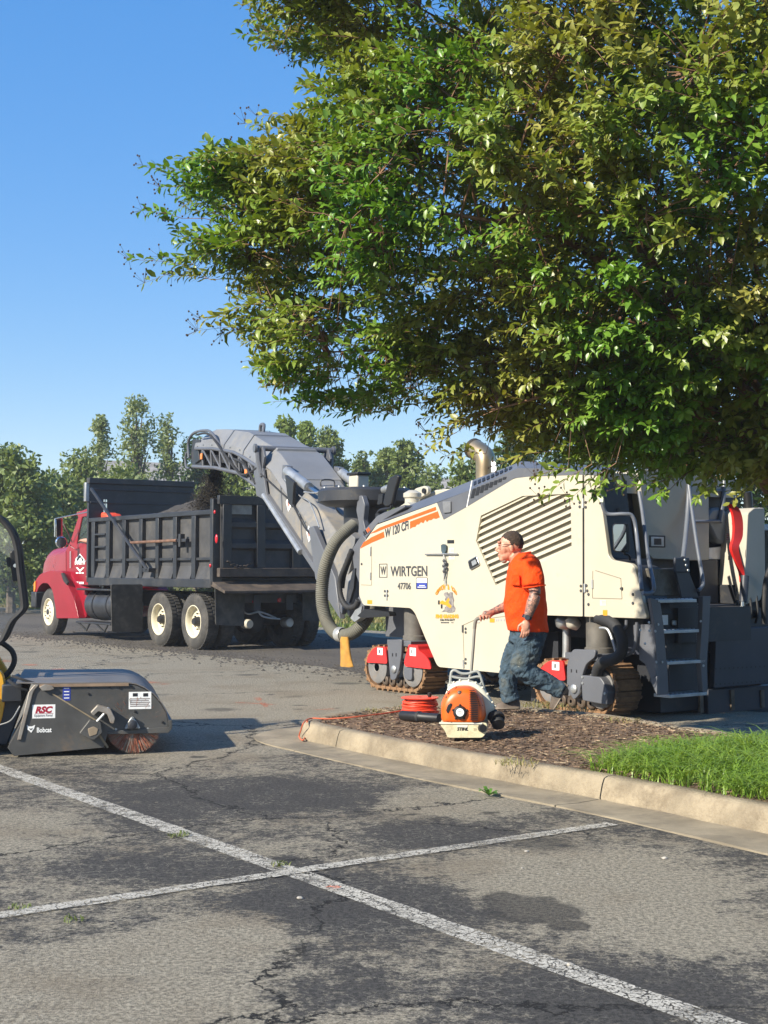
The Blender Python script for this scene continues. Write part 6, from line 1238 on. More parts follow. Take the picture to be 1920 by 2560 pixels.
# hair, ears' sideburns, goatee, glasses
hm = mk('short brown grey hair', (.055,.034,.023), .8, var=.5, vs=60, bump=.9, bs=160); hc = J(1280,1357); hv = MB().ell((0,0,0), (.1085,.0830,.1130), 90, 70)
keep = []
for f in hv.f:
    c_ = sum((Vector(hv.v[i]) for i in f), Vector())/len(f); lim = np.interp(c_.x, (-.12,-.085,-.05,-.03,-.01,.015,.05,.08,.12), (.074,.056,.036,.018,-.028,.0,-.045,-.072,-.088))
    if c_.z > lim + .012*noise.noise(c_*90) - .004: keep.append(f)
hv.f = keep; hv.v = [tuple(hc + Vector(v)*(1 + .035*noise.noise(Vector(v)*80))) for v in hv.v]; ho = hv.build('hair', hm, man, angle=180); so = ho.modifiers.new('thick', 'SOLIDIFY'); so.thickness = .004; so.offset = -1
gt = MB().ell(J(1260,1402), (.030,.034,.024), 12, 10).ell(J(1254,1394), (.014,.030,.012), 10, 8); remesh(gt, 'goatee', mk('grey beard', (.34,.27,.22), .9, var=.4, vs=90, bump=.9, bs=200), man, .005, 2)
gl_ = MB()
for s in (-1, 1):
    gl_.tube([J(1282,1362,s*.088), J(1266,1361,s*.086), J(1249,1363,s*.070)], .0028, 6); c_ = J(1247,1367,s*.036); gl_.tube([c_ + Vector((.006*math.cos(t)*0, .028*math.cos(t), .018*math.sin(t))) for t in [2*math.pi*k/14 for k in range(15)]], .0022, 6)
gl_.tube([J(1246,1364,-.010), J(1246,1364,.010)], .002, 6).build('glasses', ink, man)
# t-shirt
def cloth(name, col, bump, bs, stains=None):
    m, t, b = nt(name); N = NB(t); c = N.mix(N.ramp(N.noise(7, 4), .3, .7), tuple(x*.88 for x in col), col)
    if stains:
        n1 = N.noise(9, 7, .7); c = N.mix(N.ramp(n1, .42, .66, 0, .75), c, stains[0]); c = N.mix(N.ramp(N.noise(5, 5, .6, N.mapped((2,1,3))), .5, .68, 0, .6), c, stains[1]); c = N.mix(N.ramp(N.noise(46, 3, .6), .70, .73), c, stains[2])
    N.L(c, b.inputs['Base Color']); b.inputs['Roughness'].default_value = .9; b.inputs['Specular IOR Level'].default_value = .2
    w1 = N.noise(bs, 3, .5, N.mapped((0,0,0), (.3,.5,.2), (1,1,2.6)), 1.5); w2 = N.noise(bs*2.2, 3, .5, N.mapped((0,0,0), (-.5,.2,.4), (1.6,1,1)), .8)
    N.L(N.bump(N.math('ADD', w1, N.math('MULTIPLY', w2, .5)), bump, .05), b.inputs['Normal']); return m
shm = cloth('fluorescent orange cotton', (.90,.070,.007), .55, 7)
rg = []
for (y, x0, x1, dp) in ((1383,1292,1326,.09),(1392,1284,1338,.16),(1403,1278,1347,.215),(1419,1272,1353,.235),(1450,1266,1359,.225),(1480,1262,1363,.22),(1504,1260,1365,.225),(1530,1262,1367,.225),(1556,1266,1369,.22),(1578,1270,1371,.215)):
    l, r_ = J(x0, y), J(x1, y); c_ = (l+r_)/2; hx = (r_-l).length/2; rg.append([c_ + Vector((hx*math.copysign(abs(math.cos(t))**.85, math.cos(t)), dp*math.copysign(abs(math.sin(t))**.85, math.sin(t)), (.0 if y < 1570 else .012*math.cos(t+.5)-.02*math.cos(t)))) for t in [2*math.pi*k/28 for k in range(28)]])
tsh = MB().loft(rg); sl_ = J(1334,1466,-.255)
tsh.tube([J(1316,1410,-.10), J(1328,1416,-.19), J(1333,1440,-.235), sl_], [.095,.100,.098,.104], 18); tsh.tube([J(1298,1410,.1), J(1296,1418,.19), J(1293,1440,.22), J(1291,1470,.22)], [.095,.10,.098,.10], 18)
tso = remesh(tsh, 'shirt', shm, man, .011, 5, .5)
def wrinkle(o, amp, f, stretch=(1,1,1), seed=0, tex=1.0):
    for v in o.data.vertices:
        p = v.co; q = Vector((p.x*stretch[0], p.y*stretch[1], p.z*stretch[2]))*f + Vector((seed, 0, 0)); n_ = noise.noise(q) + .5*noise.noise(q*2.1); v.co = p + v.normal*amp*(1-abs(n_))*1.0 - v.normal*amp*.6
    o.data.update()
wrinkle(tso, .016, 4.5, (1.6,1.2,.9), 3)
cf = MB().tube([sl_ + Vector((.102*math.cos(t)+.004, .102*math.sin(t), .012*math.cos(t))) for t in [2*math.pi*k/20 for k in range(21)]], .007, 6).build('sleeve_hem', shm, tso)
pk = [J(1278,1436,-.20), J(1298,1437,-.232), J(1299,1464,-.236), J(1279,1463,-.20)]; MB().add([p + Vector((0,-.016,0)) for p in pk] + [p + Vector((0,.02,0)) for p in pk], [(0,1,2,3),(0,4,5,1),(1,5,6,2),(2,6,7,3),(3,7,4,0)]).build('pocket', shm, tso, .004)
MB().tube([J(1309,1384) + Vector((px2m(17)*math.cos(t), .088*math.sin(t), px2m(5)*-math.cos(t)*-.6)) for t in [2*math.pi*k/22 for k in range(23)]], .011, 8).build('collar', shm, tso)
# jeans
jm = cloth('dirty blue denim', (.058,.094,.13), .8, 8, ((.030,.042,.046),(.115,.115,.09),(.36,.38,.35)))
je = MB()
rg = []
for (y, x0, x1, dp) in ((1562,1276,1362,.185),(1582,1275,1366,.195),(1604,1272,1362,.195)):
    l, r_ = J(x0, y), J(x1, y); c_ = (l+r_)/2; hx = (r_-l).length/2; rg.append([c_ + Vector((hx*math.cos(t), dp*math.sin(t), 0)) for t in [2*math.pi*k/24 for k in range(24)]])
je.loft(rg)
def limb(pts, rad): je.tube(spline(pts, 5), list(np.interp(np.linspace(0, len(pts)-1, (len(pts)-1)*5+1), range(len(pts)), rad)), 18)
limb([J(1312,1592,.09), J(1290,1632,.10), J(1273,1676,.10), J(1270,1715,.10), J(1275,1742,.10), J(1278,1752,.10)], [.125,.108,.086,.078,.076,.084])        # far leg carries the weight
limb([J(1324,1592,-.09), J(1318,1630,-.10), J(1306,1664,-.10), J(1330,1689,-.09), J(1362,1705,-.08), J(1394,1723,-.08), J(1404,1728,-.08)], [.135,.125,.108,.095,.084,.076,.080])   # near leg trails, heel up
jo = remesh(je, 'jeans', jm, man, .011, 4, .5); wrinkle(jo, .022, 7.5, (1.0,1.0,1.9), 9); wrinkle(jo, .006, 19, (1,1,1.6), 2)
# boots
bt = mk('scuffed brown work shoe', (.105,.08,.062), .75, var=.35, vs=9, dirt=(.22,.18,.14), da=.5, ds=8); sole = mk('worn sole', (.20,.165,.13), .85, var=.3)
def shoe_(heel, toe, up, dy, par):
    d = (toe-heel); L = d.length; d.normalize(); u = Vector(up); u = (u - d*u.dot(d)).normalized(); s = d.cross(u); rg = []; rs = []
    for (t, hw, h) in ((-.06,.020,.05),(-.02,.036,.085),(.12,.043,.115),(.30,.043,.118),(.48,.045,.090),(.66,.050,.070),(.84,.046,.056),(.97,.030,.042),(1.02,.012,.030)):
        c_ = heel + d*L*t; rg.append([c_ + s*hw*math.cos(a)*(1 if math.sin(a) < .3 else .8) + u*(.012 + h*max(0, math.sin(a)) ) for a in [2*math.pi*k/14 for k in range(14)]]); rs.append([c_ + s*hw*1.1*math.cos(a) + u*(.012 + .014*math.sin(a)) for a in [2*math.pi*k/12 for k in range(12)]])
    o = MB().loft(rg).build('shoe', bt, par, angle=60); MB().loft(rs).build('sole', sole, o, angle=60)
    for k in range(4): c_ = heel + d*L*(.36+.09*k) + u*(.108-.016*k); MB().tube([c_ - s*.03, c_ + u*.006, c_ + s*.03], .003, 5).build('lace', inkD, o)
shoe_(J(1297,1773,.10), J(1240,1774,.10) , (0,0,1), 0, man)
shoe_(J(1420,1716,-.08), J(1386,1775,-.08), (-.85,0,.5), 0, man)
# watch
wt = MB().lathe([(.040,-.016),(.046,-.014),(.046,.014),(.040,.016)], wr_ + Vector((-.002,0,.012)), (wr_-el_), 16).build('watch', ink, man); MB().lathe([(0,.006),(.022,.006),(.026,0)], wr_ + Vector((-.004,-.045,.010)), (.1,-1,.05), 16).build('watch_face', mk('slate watch face', (.05,.06,.075), .3), wt)
# --- pole in his hand, its wheel resting behind the blower
pole_m = mk('dull grey tube', (.23,.225,.20), .5, .3, var=.1); pb = PB
pole = thing('measuring_wheel', 'grey metal pole with bent grip held in the walking man\'s hand', 'measuring wheel', PB, 0)
p_lo = J(1172,1700,.10); MB().tube([J(1187,1560,.14), J(1183,1620,.13), J(1178,1680,.11), p_lo], .0145, 10).build('pole', pole_m, pole)
MB().tube(spline([J(1186,1572,.14), J(1188,1556,.14), J(1192,1548,.14), J(1204,1545,.135), J(1230,1537,.13)], 5), .0175, 10).build('grip', mk('grey rubber grip', (.18,.175,.15), .7), pole)
wc = J(1170,1724,.10); gz = soil_z(0.8, PY+.1, 1) - PB.z; wc.z = gz + .15
tw = MB().tube([wc + Vector((.14*math.cos(t), 0, .14*math.sin(t))) for t in [2*math.pi*k/28 for k in range(29)]], .010, 8)
for k in range(4): a = math.pi*k/4; tw.tube([wc - Vector((.14*math.cos(a),0,.14*math.sin(a))), wc + Vector((.14*math.cos(a),0,.14*math.sin(a)))], .004, 6)
tw.build('wheel', inkD, pole); MB().tube([p_lo, wc], .012, 8).build('fork', pole_m, pole)

# ================================================================= BACKPACK BLOWER, TUBE, CORD
BF = Frame(Vector((*gnd(1160,1842,.17).xy, .178)), R(-6)); 
bo = thing('backpack_blower', 'orange and cream backpack leaf blower standing on the mulch', 'leaf blower', BF.o, R(-6))
orb = mk('orange blower plastic', (.72,.125,.012), .38, var=.12, vs=4, dirt=(.40,.14,.05), da=.25, ds=5); crb = mk('grubby cream plastic', (.62,.56,.36), .5, var=.12, vs=4, dirt=(.25,.19,.09), da=.5, ds=6); crw = mk('pale cream plastic', (.68,.66,.54), .45, var=.08, dirt=(.4,.35,.24), da=.25, ds=5); gyp = mk('grey plastic frame', (.30,.31,.29), .5, var=.12, dirt=(.4,.36,.28), da=.3)
base = BF.ys([(1098,1806),(1206,1806),(1219,1809),(1216,1833),(1206,1845),(1119,1845),(1113,1828),(1103,1816)], -.16)
MB().prism(rounded(base, .02), 'y', -.16, .12).build('fuel_tank', crb, bo, .015, seg=3)
mid_z = BF.y(1150,1808,-.165)[1]; MB().beam(Vector((base[0][0],-.164,mid_z)), Vector((base[1][0],-.164,mid_z)), .008, .012).build('tank_rim', crw, bo)
outl = [(1103,1806),(1102,1760),(1109,1741),(1124,1724),(1140,1716),(1172,1715),(1191,1724),(1206,1744),(1213,1770),(1215,1794),(1207,1806)]
ol = [Vector(p) for p in rounded(BF.ys(outl, -.08), .04)]; cc = Vector(BF.y(1156,1775,-.08)); rg = []
for y, k, dz in ((.0,1.0,0),(-.07,1.0,0),(-.115,.97,0),(-.15,.90,-.004),(-.172,.78,-.008),(-.180,.6,-.01)): rg.append([((cc+(p-cc)*k).x, y, max(mid_z+.006, (cc+(p-cc)*k).y + dz)) for p in ol])
sh_o = MB().loft(rg).build('engine_shroud', orb, bo, angle=45)
def front(px, py, d=0.0): return BF.P(px, py, -.178+d)
st_ = MB().lathe([(0,-.030),(.030,-.030),(.046,-.024),(.054,-.008),(.056,.03)], front(1150,1781), (0,1,0), 24).build('starter_cover', blk, bo); MB().lathe([(0,-.001),(.031,-.001),(.032,.004)], front(1150,1781,-.031), (0,1,0), 24).build('starter_badge', whiteD, st_)
for dz_, s_ in ((.004,'EASY'),(-.010,'START')): lettering(s_, .013, front(1150,1781,-.0335) + Vector((0,0,dz_)), (1,0,0), (0,0,1), ink, st_, align='CENTER')
for k in range(5): a = R(90+72*k); MB().ell(front(1150,1781,.0) + Vector((.056*math.cos(a), .0, .056*math.sin(a))), (.010,.018,.010), 8, 6).build('cover_lug', blk, st_)
MB().prism(rounded(BF.ys([(1115,1776),(1120,1762),(1127,1757),(1131,1760),(1126,1772),(1120,1784)], -.17), .008), 'y', -.185, -.15).build('choke_lever', blk, bo, .005)
MB().ell(front(1149,1733,.022), (.022,.02,.022), 12, 8).build('filter_knob', mk('bronze knob', (.10,.07,.05), .5), bo)
for (a, b, r_) in ((1119,1727,.006),(1121,1734,.006),(1117,1744,.012),(1116,1756,.010)): MB().ell(BF.P(a, b, -.135), (r_, .02, r_), 8, 6).build('port', ink, bo)
MB().tube([BF.P(1140,1717,-.11), BF.P(1131,1735,-.152), BF.P(1126,1770,-.178), BF.P(1127,1805,-.17)], .006, 6).build('shroud_rib', mk('dark orange rib', (.42,.07,.008), .5), bo)
for i in range(17):
    pyy = 1726 + i*4.6; w0 = 1174; w1 = min(1209, 1190 + i*2.2) if i < 9 else 1207
    yv = -.150 - .028*math.sin(min(1, i/9)*1.57); MB().beam(BF.P(w0, pyy, yv-.018), BF.P((w0+w1)/2+4, pyy+.4, yv-.006), .012, .0055).build('vent_slot', ink, sh_o)
    if i > 2: MB().beam(BF.P((w0+w1)/2+6, pyy, yv+.012), BF.P(w1-1, pyy+.4, yv+.055), .012, .0055).build('vent_slot', ink, sh_o)
MB().prism(BF.ys([(1188,1764),(1198,1766),(1199,1778),(1189,1777)], -.16), 'y', -.168, -.14).build('muffler_outlet', ink, bo)
vol = rounded(BF.ys([(1112,1740),(1118,1722),(1135,1706),(1162,1700),(1190,1706),(1210,1722),(1226,1746),(1240,1774),(1222,1784),(1216,1806),(1104,1806),(1104,1760)], .03), .05)
vo = MB().prism(vol, 'y', .0, .13).build('fan_housing', crw, bo, .03, seg=3)
for (a, b) in ((1135,1706),(1150,1701),(1172,1701),(1190,1707),(1206,1719),(1219,1735),(1231,1756),(1238,1766)): MB().ell(BF.P(a, b, .02), (.010,.014,.010), 8, 6).build('screw_boss', crw, vo)
e1 = [BF.P(1224,1780,.06), BF.P(1236,1792,.03), BF.P(1244,1804,-.02), BF.P(1246,1812,-.05)]; MB().tube(spline(e1, 5), [.048+.004*(i % 2) for i in range(16)], 18).build('air_elbow', rub, bo); MB().lathe([(.050,-.03),(.062,-.02),(.062,.01),(.05,.012),(.045,-.02)], BF.P(1243,1797,-.02), BF.P(1246,1812,-.05)-BF.P(1232,1788,.04), 20).build('elbow_collar', rub, bo)
fr2 = MB().tube(spline([BF.P(a, b, .16) for a, b in ((1118,1800),(1122,1740),(1126,1700),(1129,1680),(1138,1676),(1152,1683),(1170,1684),(1186,1679),(1194,1679),(1201,1690),(1210,1720),(1216,1740),(1220,1800))], 5), .011, 8).build('back_frame', gyp, bo)
MB().tube(spline([BF.P(a, b, .16) for a, b in ((1127,1690),(1140,1694),(1165,1697),(1190,1692),(1200,1692))], 4), .010, 8).build('carry_handle', gyp, fr2); MB().tube([BF.P(1126,1704,.16), BF.P(1142,1712,.14)], .008, 6).tube([BF.P(1206,1704,.16), BF.P(1194,1716,.14)], .008, 6).build('frame_brace', gyp, fr2)
MB().box(-.14, .135, .06, .14, .165, .40).build('back_plate', gyp, bo, .02)
lettering('STIHL', .034, BF.P(1142,1826,-.163), (1,0,0), (0,0,1), ink, bo, shear=.3, bold=.0012); lettering('50', .026, BF.P(1183,1826,-.163), (1,0,0), (0,0,1), mk('faint print', (.36,.30,.17), .7), bo)
MB().prism(BF.ys([(1143,1812),(1170,1813),(1168,1819),(1142,1818)], -.161), 'y', -.163, -.159).build('tank_label', crw, bo)
MB().lathe([(0,.03),(.030,.03),(.034,0)], BF.P(1205,1820,-.158), (.3,-1,0), 14).build('fuel_cap', blk, bo)
# black tube
za = .185; t0, t1 = at(1003,1791,12.35), at(1098,1800,12.1); t0.z = soil_z(t0.x, t0.y, 1)+.047; t1.z = soil_z(t1.x, t1.y, 1)+.047
ld = thing('blower_tube', 'short black plastic blower tube lying beside the orange blower', 'tube', (t0+t1)/2, 0); mid = (t0+t1)/2
tb_ = [t0-mid, t0.lerp(t1,.02)-mid, t0.lerp(t1,.45)-mid, t0.lerp(t1,.5)-mid, t0.lerp(t1,.56)-mid, t1-mid]; MB().tube(tb_, [.038,.043,.043,.046,.040,.040], 20).build('pipe', blk, ld, angle=50); MB().tube([t0.lerp(t1,.44)-mid, t0.lerp(t1,.50)-mid], .049, 20).build('joint_collar', rub, ld)
# coiled red cord on its reel, and the cord's loose end
cm = mk('red orange cord', (.78,.07,.025), .45, var=.12); rc = at(1050,1770,12.62); rc.z = soil_z(rc.x, rc.y, 1)
cr = thing('cord_reel', 'flat reel of coiled red orange cord beside the black tube', 'cord', rc, 0); rng = np.random.default_rng(11)
for k in range(15):
    z0 = .03 + .125*(k/14) ; r0 = .155 + rng.uniform(-.012,.012); ex_, ey_ = rng.uniform(.93,1.06), rng.uniform(.9,1.05); tx, ty = rng.normal()*.05, rng.normal()*.05
    MB().tube([(r0*ex_*math.cos(t), r0*ey_*math.sin(t), z0 + tx*r0*math.cos(t) + ty*r0*math.sin(t)) for t in [2*math.pi*q/26 for q in range(27)]], .0085, 6).build('cord_coil', cm, cr)
MB().lathe([(.02,.175),(.165,.175),(.172,.18),(.165,.186),(.02,.186)], (0,0,0), (0,0,1), 30).build('reel_flange', cm, cr); MB().lathe([(.02,.004),(.16,.004),(.16,.012),(.02,.012)], (0,0,0), (0,0,1), 30).lathe([(.12,.01),(.12,.17)], (0,0,0), (0,0,1), 24).build('reel_core', cm, cr); MB().lathe([(0,.225),(.018,.225),(.020,.20),(.012,.185)], (.085,-.02,0), (0,0,1), 12).build('reel_knob', blk, cr)
cl = [gnd(1010,1776,.21), gnd(950,1785,.20), gnd(880,1793,.19), gnd(820,1797,.175), gnd(778,1796,.168), gnd(760,1806,.165), gnd(752,1826,.09), gnd(748,1842,.03), gnd(757,1850,.028), gnd(764,1838,.03), gnd(756,1830,.06), gnd(770,1800,.168)]
tag(MB().tube(spline([(p.x, p.y, p.z) for p in cl], 8), .0065, 6).build('loose_cord', mk('thin orange cord', (.55,.12,.05), .6), None), 'thin orange cord trailing over the mulch and kerb edge', 'cord')
# ================================================================= THE CRAPE MYRTLE IN THE BED
TB = Vector((3.55, 10.2, .15)); rng = np.random.default_rng(21); random.seed(21)
tree = thing('crape_myrtle_tree', 'large leafy crape myrtle overhanging the milling machine with reddish brown limbs', 'tree', TB, 0)
outline = [(600,-600),(640,-60),(622,15),(640,60),(720,75),(815,125),(870,195),(715,262),(770,325),(660,362),(560,395),(430,432),(440,480),(610,535),(500,592),(405,648),(570,690),(670,735),(560,785),(640,850),(655,930),(730,985),(800,1005),(880,1022),(1000,1008),(1040,930),(1090,950),(1085,1040),(1140,1060),(1225,1050),(1300,1110),(1400,1155),(1520,1170),(1700,1190),(1860,1200),(2100,1220),(2700,1250),(3500,900),(3700,200),(3200,-500),(2300,-900),(1300,-850)]
YC = 10.1
op = [Vector((at(a, b, YC).x, at(a, b, YC).z)) for a, b in outline]
def seg_d(x, z):
    best = 9e9; p = Vector((x, z))
    for i in range(len(op)):
        a = op[i]; b = op[(i+1) % len(op)]; ab = b-a; t = max(0, min(1, (p-a).dot(ab)/ab.length_squared)); d = (p-a-ab*t).length
        if d < best: best = d
    return best
def crown_point(front_bias=.62):
    while True:
        x = random.uniform(-2.0, 8.6); z = random.uniform(1.9, 8.0)
        vis = x < 3.1 and z < 5.8
        if not vis and random.random() > .22: continue
        q = Vector((x, z))
        if not inside(x, z, op): continue
        d = seg_d(x, z)
        if d < .05: continue
        half = min(2.7, .35 + 1.55*d**.75); t = random.random()**.55*(-1 if random.random() < front_bias else 1); y = YC + half*t
        p = Vector((x, y, z))
        if noise.noise(p*1.25)+.5*noise.noise(p*2.7) < -.22 and d > .10 and random.random() < .9: continue
        return p, d
# limbs: several stems rising from one base
limbs = []
barkm = mk('smooth reddish bark', (.20,.105,.06), .7, var=.45, vs=5, dirt=(.36,.24,.15), da=.35, ds=5, bump=.25, bs=25)
tgt = [((1420,560,9.3),(1730,860,9.6)),((1150,250,10.4),(1600,640,10.2)),((700,560,9.9),(1500,840,10.0)),((820,880,10.0),(1560,950,10.0)),((1250,1020,9.4),(1690,1010,9.7)),((1750,120,9.0),(1880,640,9.6)),((1050,20,9.6),(1500,420,9.9)),((1500,60,11.6),(1800,560,11.0)),((1350,760,11.6),(1720,900,11.0)),((2500,200,10.5),(2200,700,10.3)),((2900,700,10.2),(2400,900,10.2)),((2000,100,12.0),(2050,650,11.2)),((1000,520,8.9),(1560,720,9.3)),((1480,1080,10.9),(1800,1050,10.5))]
nodes = []
for i, (e, m_) in enumerate(tgt):
    a = 2*math.pi*i/len(tgt); s0 = TB + Vector((.16*math.cos(a), .16*math.sin(a), 0)); k1 = Vector((3.55 + .35*math.cos(a) - .25, 10.2 + .35*math.sin(a), 1.75)); pm, pe = at(*m_), at(*e)
    pts = spline([s0, (s0+k1)/2 + Vector((.05*math.cos(a*3),.05,0)), k1, pm + Vector((0,0,.05)), pm.lerp(pe, .5) + Vector((random.uniform(-.12,.12), random.uniform(-.12,.12), .12)), pe], 7)
    n = len(pts); rad = [.050*(1-t)**.9 + .005 for t in np.linspace(0, 1, n)]; MB().tube([p-TB for p in pts], rad, 9).build('limb', barkm, tree)
    for j in range(n//3, n): nodes.append((pts[j], rad[j], (pts[j]-TB).length))
# branches grown from the limbs towards points all through the crown
br = []
for k in range(230):
    p, d = crown_point(.55); q, r0, _ = min(nodes, key=lambda nd: (nd[0]-p).length + .12*nd[2]*0)
    L = (p-q).length
    if L < .12: continue
    mid = q.lerp(p, .5) + Vector((random.uniform(-.1,.1), random.uniform(-.1,.1), .10*L)); pts = spline([q, mid, p], 5); r1 = min(r0*.7, .007 + .008*L)
    MB().tube([c-TB for c in pts], list(np.linspace(r1, .004, len(pts))), 6).build('branch', barkm, tree); br += [(c, i) for i, c in enumerate(pts[3:])]
brp = np.array([c for c, _ in br] + [n_[0] for n_ in nodes])
# twigs with leaves
TWV = []; TWF = []
LB, LD, LN, LS = [], [], [], []                          # leaf base, direction, normal, size
tips = []
def twig(a, b, r):
    a, b = Vector(a), Vector(b); d = (b-a).normalized(); u = d.orthogonal().normalized(); v = d.cross(u); o = len(TWV)
    for p, rr in ((a, r), (b, r*.5)):
        for k in range(3): t = 2.094*k; TWV.append(tuple(p + (u*math.cos(t)+v*math.sin(t))*rr - TB))
    for k in range(3): j = (k+1) % 3; TWF.append((o+k, o+j, o+3+j, o+3+k))
CC = Vector((3.0, 10.2, 3.0))
def spray(p, d_edge, nl=None):
    out = (p - CC); out.z *= .55; out.normalize(); dr = (out + Vector((random.uniform(-.6,.6), random.uniform(-.6,.6), random.uniform(-.25,.55)))).normalized()
    L = random.uniform(.22,.46); s = p - dr*L*.6; i = int(np.argmin(((brp - np.array(s))**2).sum(1))); q = Vector(brp[i])
    if (q-s).length > .05: m_ = q.lerp(s, .55) + Vector((0,0,.06*(q-s).length)); twig(q, m_, .0055); twig(m_, s, .004)
    pts = [s]; dd = dr.copy(); n = 7
    for k in range(n): dd = (dd + Vector((random.uniform(-.12,.12), random.uniform(-.12,.12), -.06 + random.uniform(-.08,.10)))).normalized(); pts.append(pts[-1] + dd*L/n)
    twig(pts[0], pts[3], .0032); twig(pts[3], pts[-1], .0022)
    nl = nl or random.randint(17, 25)
    for k in range(nl):
        t = .08 + .92*k/(nl-1); f = t*n; j = min(n-1, int(f)); c = pts[j].lerp(pts[j+1], f-j); ax = (pts[j+1]-pts[j]).normalized(); sd = ax.cross(Vector((0,0,1)))
        if sd.length < .1: sd = Vector((1,0,0))
        sd.normalize(); up = sd.cross(ax); ang = k*2.5 + random.uniform(-.5,.5); lat = sd*math.cos(ang) + up*math.sin(ang)*.8
        d = (ax*random.uniform(.35,.9) + lat*random.uniform(.6,1.0) + Vector((0,0,random.uniform(-.45,.25)))).normalized(); nrm = (up*.7 + out*.55 + Vector((-.25,-.3,.45)) + Vector((random.uniform(-.5,.5), random.uniform(-.5,.5), random.uniform(-.3,.3))))
        nrm = nrm - d*nrm.dot(d); nrm = nrm.normalized() if nrm.length > 1e-3 else d.orthogonal()
        LB.append(c + d*.006); LD.append(d); LN.append(nrm); LS.append(random.uniform(.052,.094)*(1 if t < .9 else .8))
    return pts[-1]
for k in range(7600):
    p, d = crown_point(); e = spray(p, d)
    if d < .25 and e.x < 1.2: tips.append(e)
# outlying sprays that fringe the crown's edge
for (a, b, Y) in ((415,425,9.9),(440,455,9.9),(400,520,9.8),(430,560,9.9),(385,650,9.8),(410,668,9.9),(440,640,9.9),(470,680,9.9),(535,785,9.8),(560,800,9.9),(590,810,9.9),(700,265,9.9),(680,300,9.9),(650,55,9.8),(700,40,9.9),(640,360,9.9),(600,400,9.9),(510,520,9.9),(1085,990,9.6),(1110,1060,9.6),(1100,1100,9.5),(1160,1110,9.6),(1300,1150,9.6),(1370,1205,9.3),(1390,1220,9.2),(1460,1225,9.2),(1500,1230,9.3),(1600,1240,9.4),(1650,1250,9.4),(740,985,9.8),(800,1000,9.8),(860,1015,9.8),(930,1005,9.8),(990,1010,9.8),(1760,1250,9.4),(1850,1250,9.4)):
    tips.append(spray(at(a, b - (28 if a > 1200 else 0), Y), .1, 16))
LB, LD, LN, LS = (np.array([tuple(v) for v in LB]), np.array([tuple(v) for v in LD]), np.array([tuple(v) for v in LN]), np.array(LS))
LX = np.cross(LD, LN); LX /= np.linalg.norm(LX, axis=1)[:,None]
prof = [(0,0,0),(.30,-.235,.04),(.30,0,-.02),(.30,.235,.04),(.68,-.215,.025),(.68,0,-.045),(.68,.215,.025),(1.0,0,-.14)]
tri = [(0,2,1),(0,3,2),(1,2,5),(1,5,4),(2,3,6),(2,6,5),(4,5,7),(5,6,7)]
lm_ = leaf_mat('crape myrtle leaf', [(.24,.24,.040),(.095,.215,.020),(.35,.33,.085),(.165,.32,.035)], .34, .38, .75, 11)
lo0 = MB().add([(x, y, z) for y, x, z in [(p[0], p[1], p[2]) for p in prof]], tri).mesh('leaf'); lo0.materials.append(lm_)
# the 300 leaves that show largest become objects of their own
dist = np.linalg.norm(LB - np.array((0,0,CAM_H)), axis=1); pxx = 960 + FOCAL*LB[:,0]/LB[:,1]; pyy = HZ - FOCAL*(LB[:,2]-CAM_H)/LB[:,1]
facing = np.abs((LN*(LB-np.array((0,0,CAM_H)))).sum(1)/dist); score = LS*facing/dist; score[(pxx < 0)|(pxx > 1900)|(pyy < 0)|(pyy > 1260)] = 0
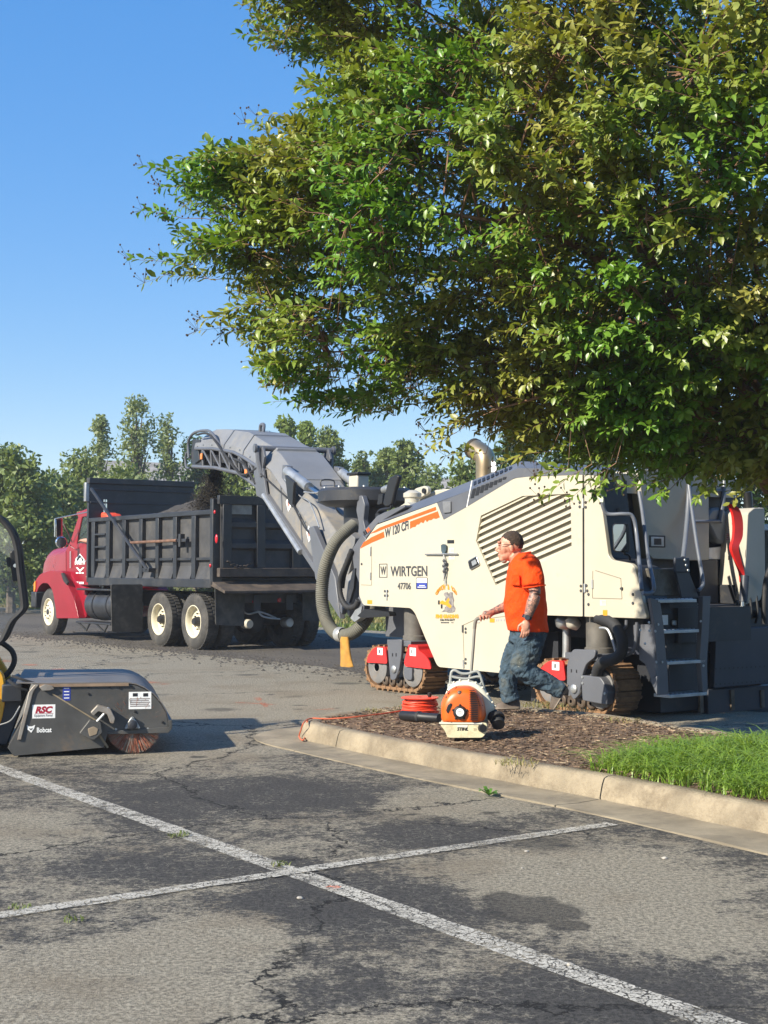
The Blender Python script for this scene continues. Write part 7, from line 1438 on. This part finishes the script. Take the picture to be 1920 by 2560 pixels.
# only leaves with nothing in front of them: keep the nearest in each small patch of the view
cell = (pxx//26).astype(int)*1000 + (pyy//26).astype(int); order = np.argsort(dist); seen = set(); frontmost = np.zeros(len(LB), bool)
for i in order:
    if cell[i] not in seen: seen.add(cell[i]); frontmost[i] = True
score[~frontmost] = 0; pick = np.argsort(-score)[:300]; rest = np.ones(len(LB), bool); rest[pick] = False
for i in pick:
    o = bpy.data.objects.new('leaf', lo0); COL.objects.link(o); o.parent = tree
    Mx = Matrix((LX[i], LD[i], LN[i])).transposed().to_4x4(); o.matrix_local = Matrix.Translation(Vector(LB[i])-TB) @ Mx @ Matrix.Scale(float(LS[i]), 4)
idx = np.where(rest)[0]; n = len(idx); P = np.zeros((n, 8, 3)); S_ = LS[idx][:,None]; WF = rng.uniform(.75,1.2,n)[:,None]; CF = rng.uniform(-.6,2.6,n)[:,None]
for k, (l, s_, h) in enumerate(prof): P[:,k] = LB[idx] + (LD[idx]*l + LX[idx]*s_*WF + LN[idx]*h*CF)*S_
P = P.reshape(-1,3) - np.array(TB); Tq = (np.arange(n)[:,None,None]*8 + np.array(tri)[None]).reshape(-1,3)
stuff(put('foliage', fast_mesh('foliage', P, Tq, lm_), None, tree))
stuff(put('twigs', fast_mesh('twigs', TWV, TWF, barkm), None, tree))
sc = MB()
for e in tips[-36:-8] + tips[:60:3]:
    for k in range(random.randint(5, 10)):
        c = e + Vector((random.uniform(-.09,.03), random.uniform(-.06,.06), random.uniform(-.06,.10))) - TB; sc.ell(c, (.007,.007,.008), 6, 4); sc.tube([e-TB, c], .0012, 3)
stuff(sc.build('seed_clusters', mk('dry seed capsule', (.05,.03,.02), .8), tree))
# ================================================================= MORNING HAZE
hzm = bpy.data.materials.new('thin morning haze'); hzm.use_nodes = True; ht = hzm.node_tree
for n_ in list(ht.nodes):
    if n_.type == 'BSDF_PRINCIPLED': ht.nodes.remove(n_)
pv = ht.nodes.new('ShaderNodeVolumePrincipled'); pv.inputs['Color'].default_value = (.93,.95,1.0,1); pv.inputs['Density'].default_value = .0009; pv.inputs['Anisotropy'].default_value = .2
ht.links.new(pv.outputs[0], ht.nodes['Material Output'].inputs['Volume'])
hz_o = MB().box(-1600,-1600,-1.4,1600,1600,11.0).build('haze', hzm, smooth=False); hz_o['kind'] = 'stuff'; hz_o['label'] = 'thin pale morning haze in the air'; hz_o['category'] = 'haze'
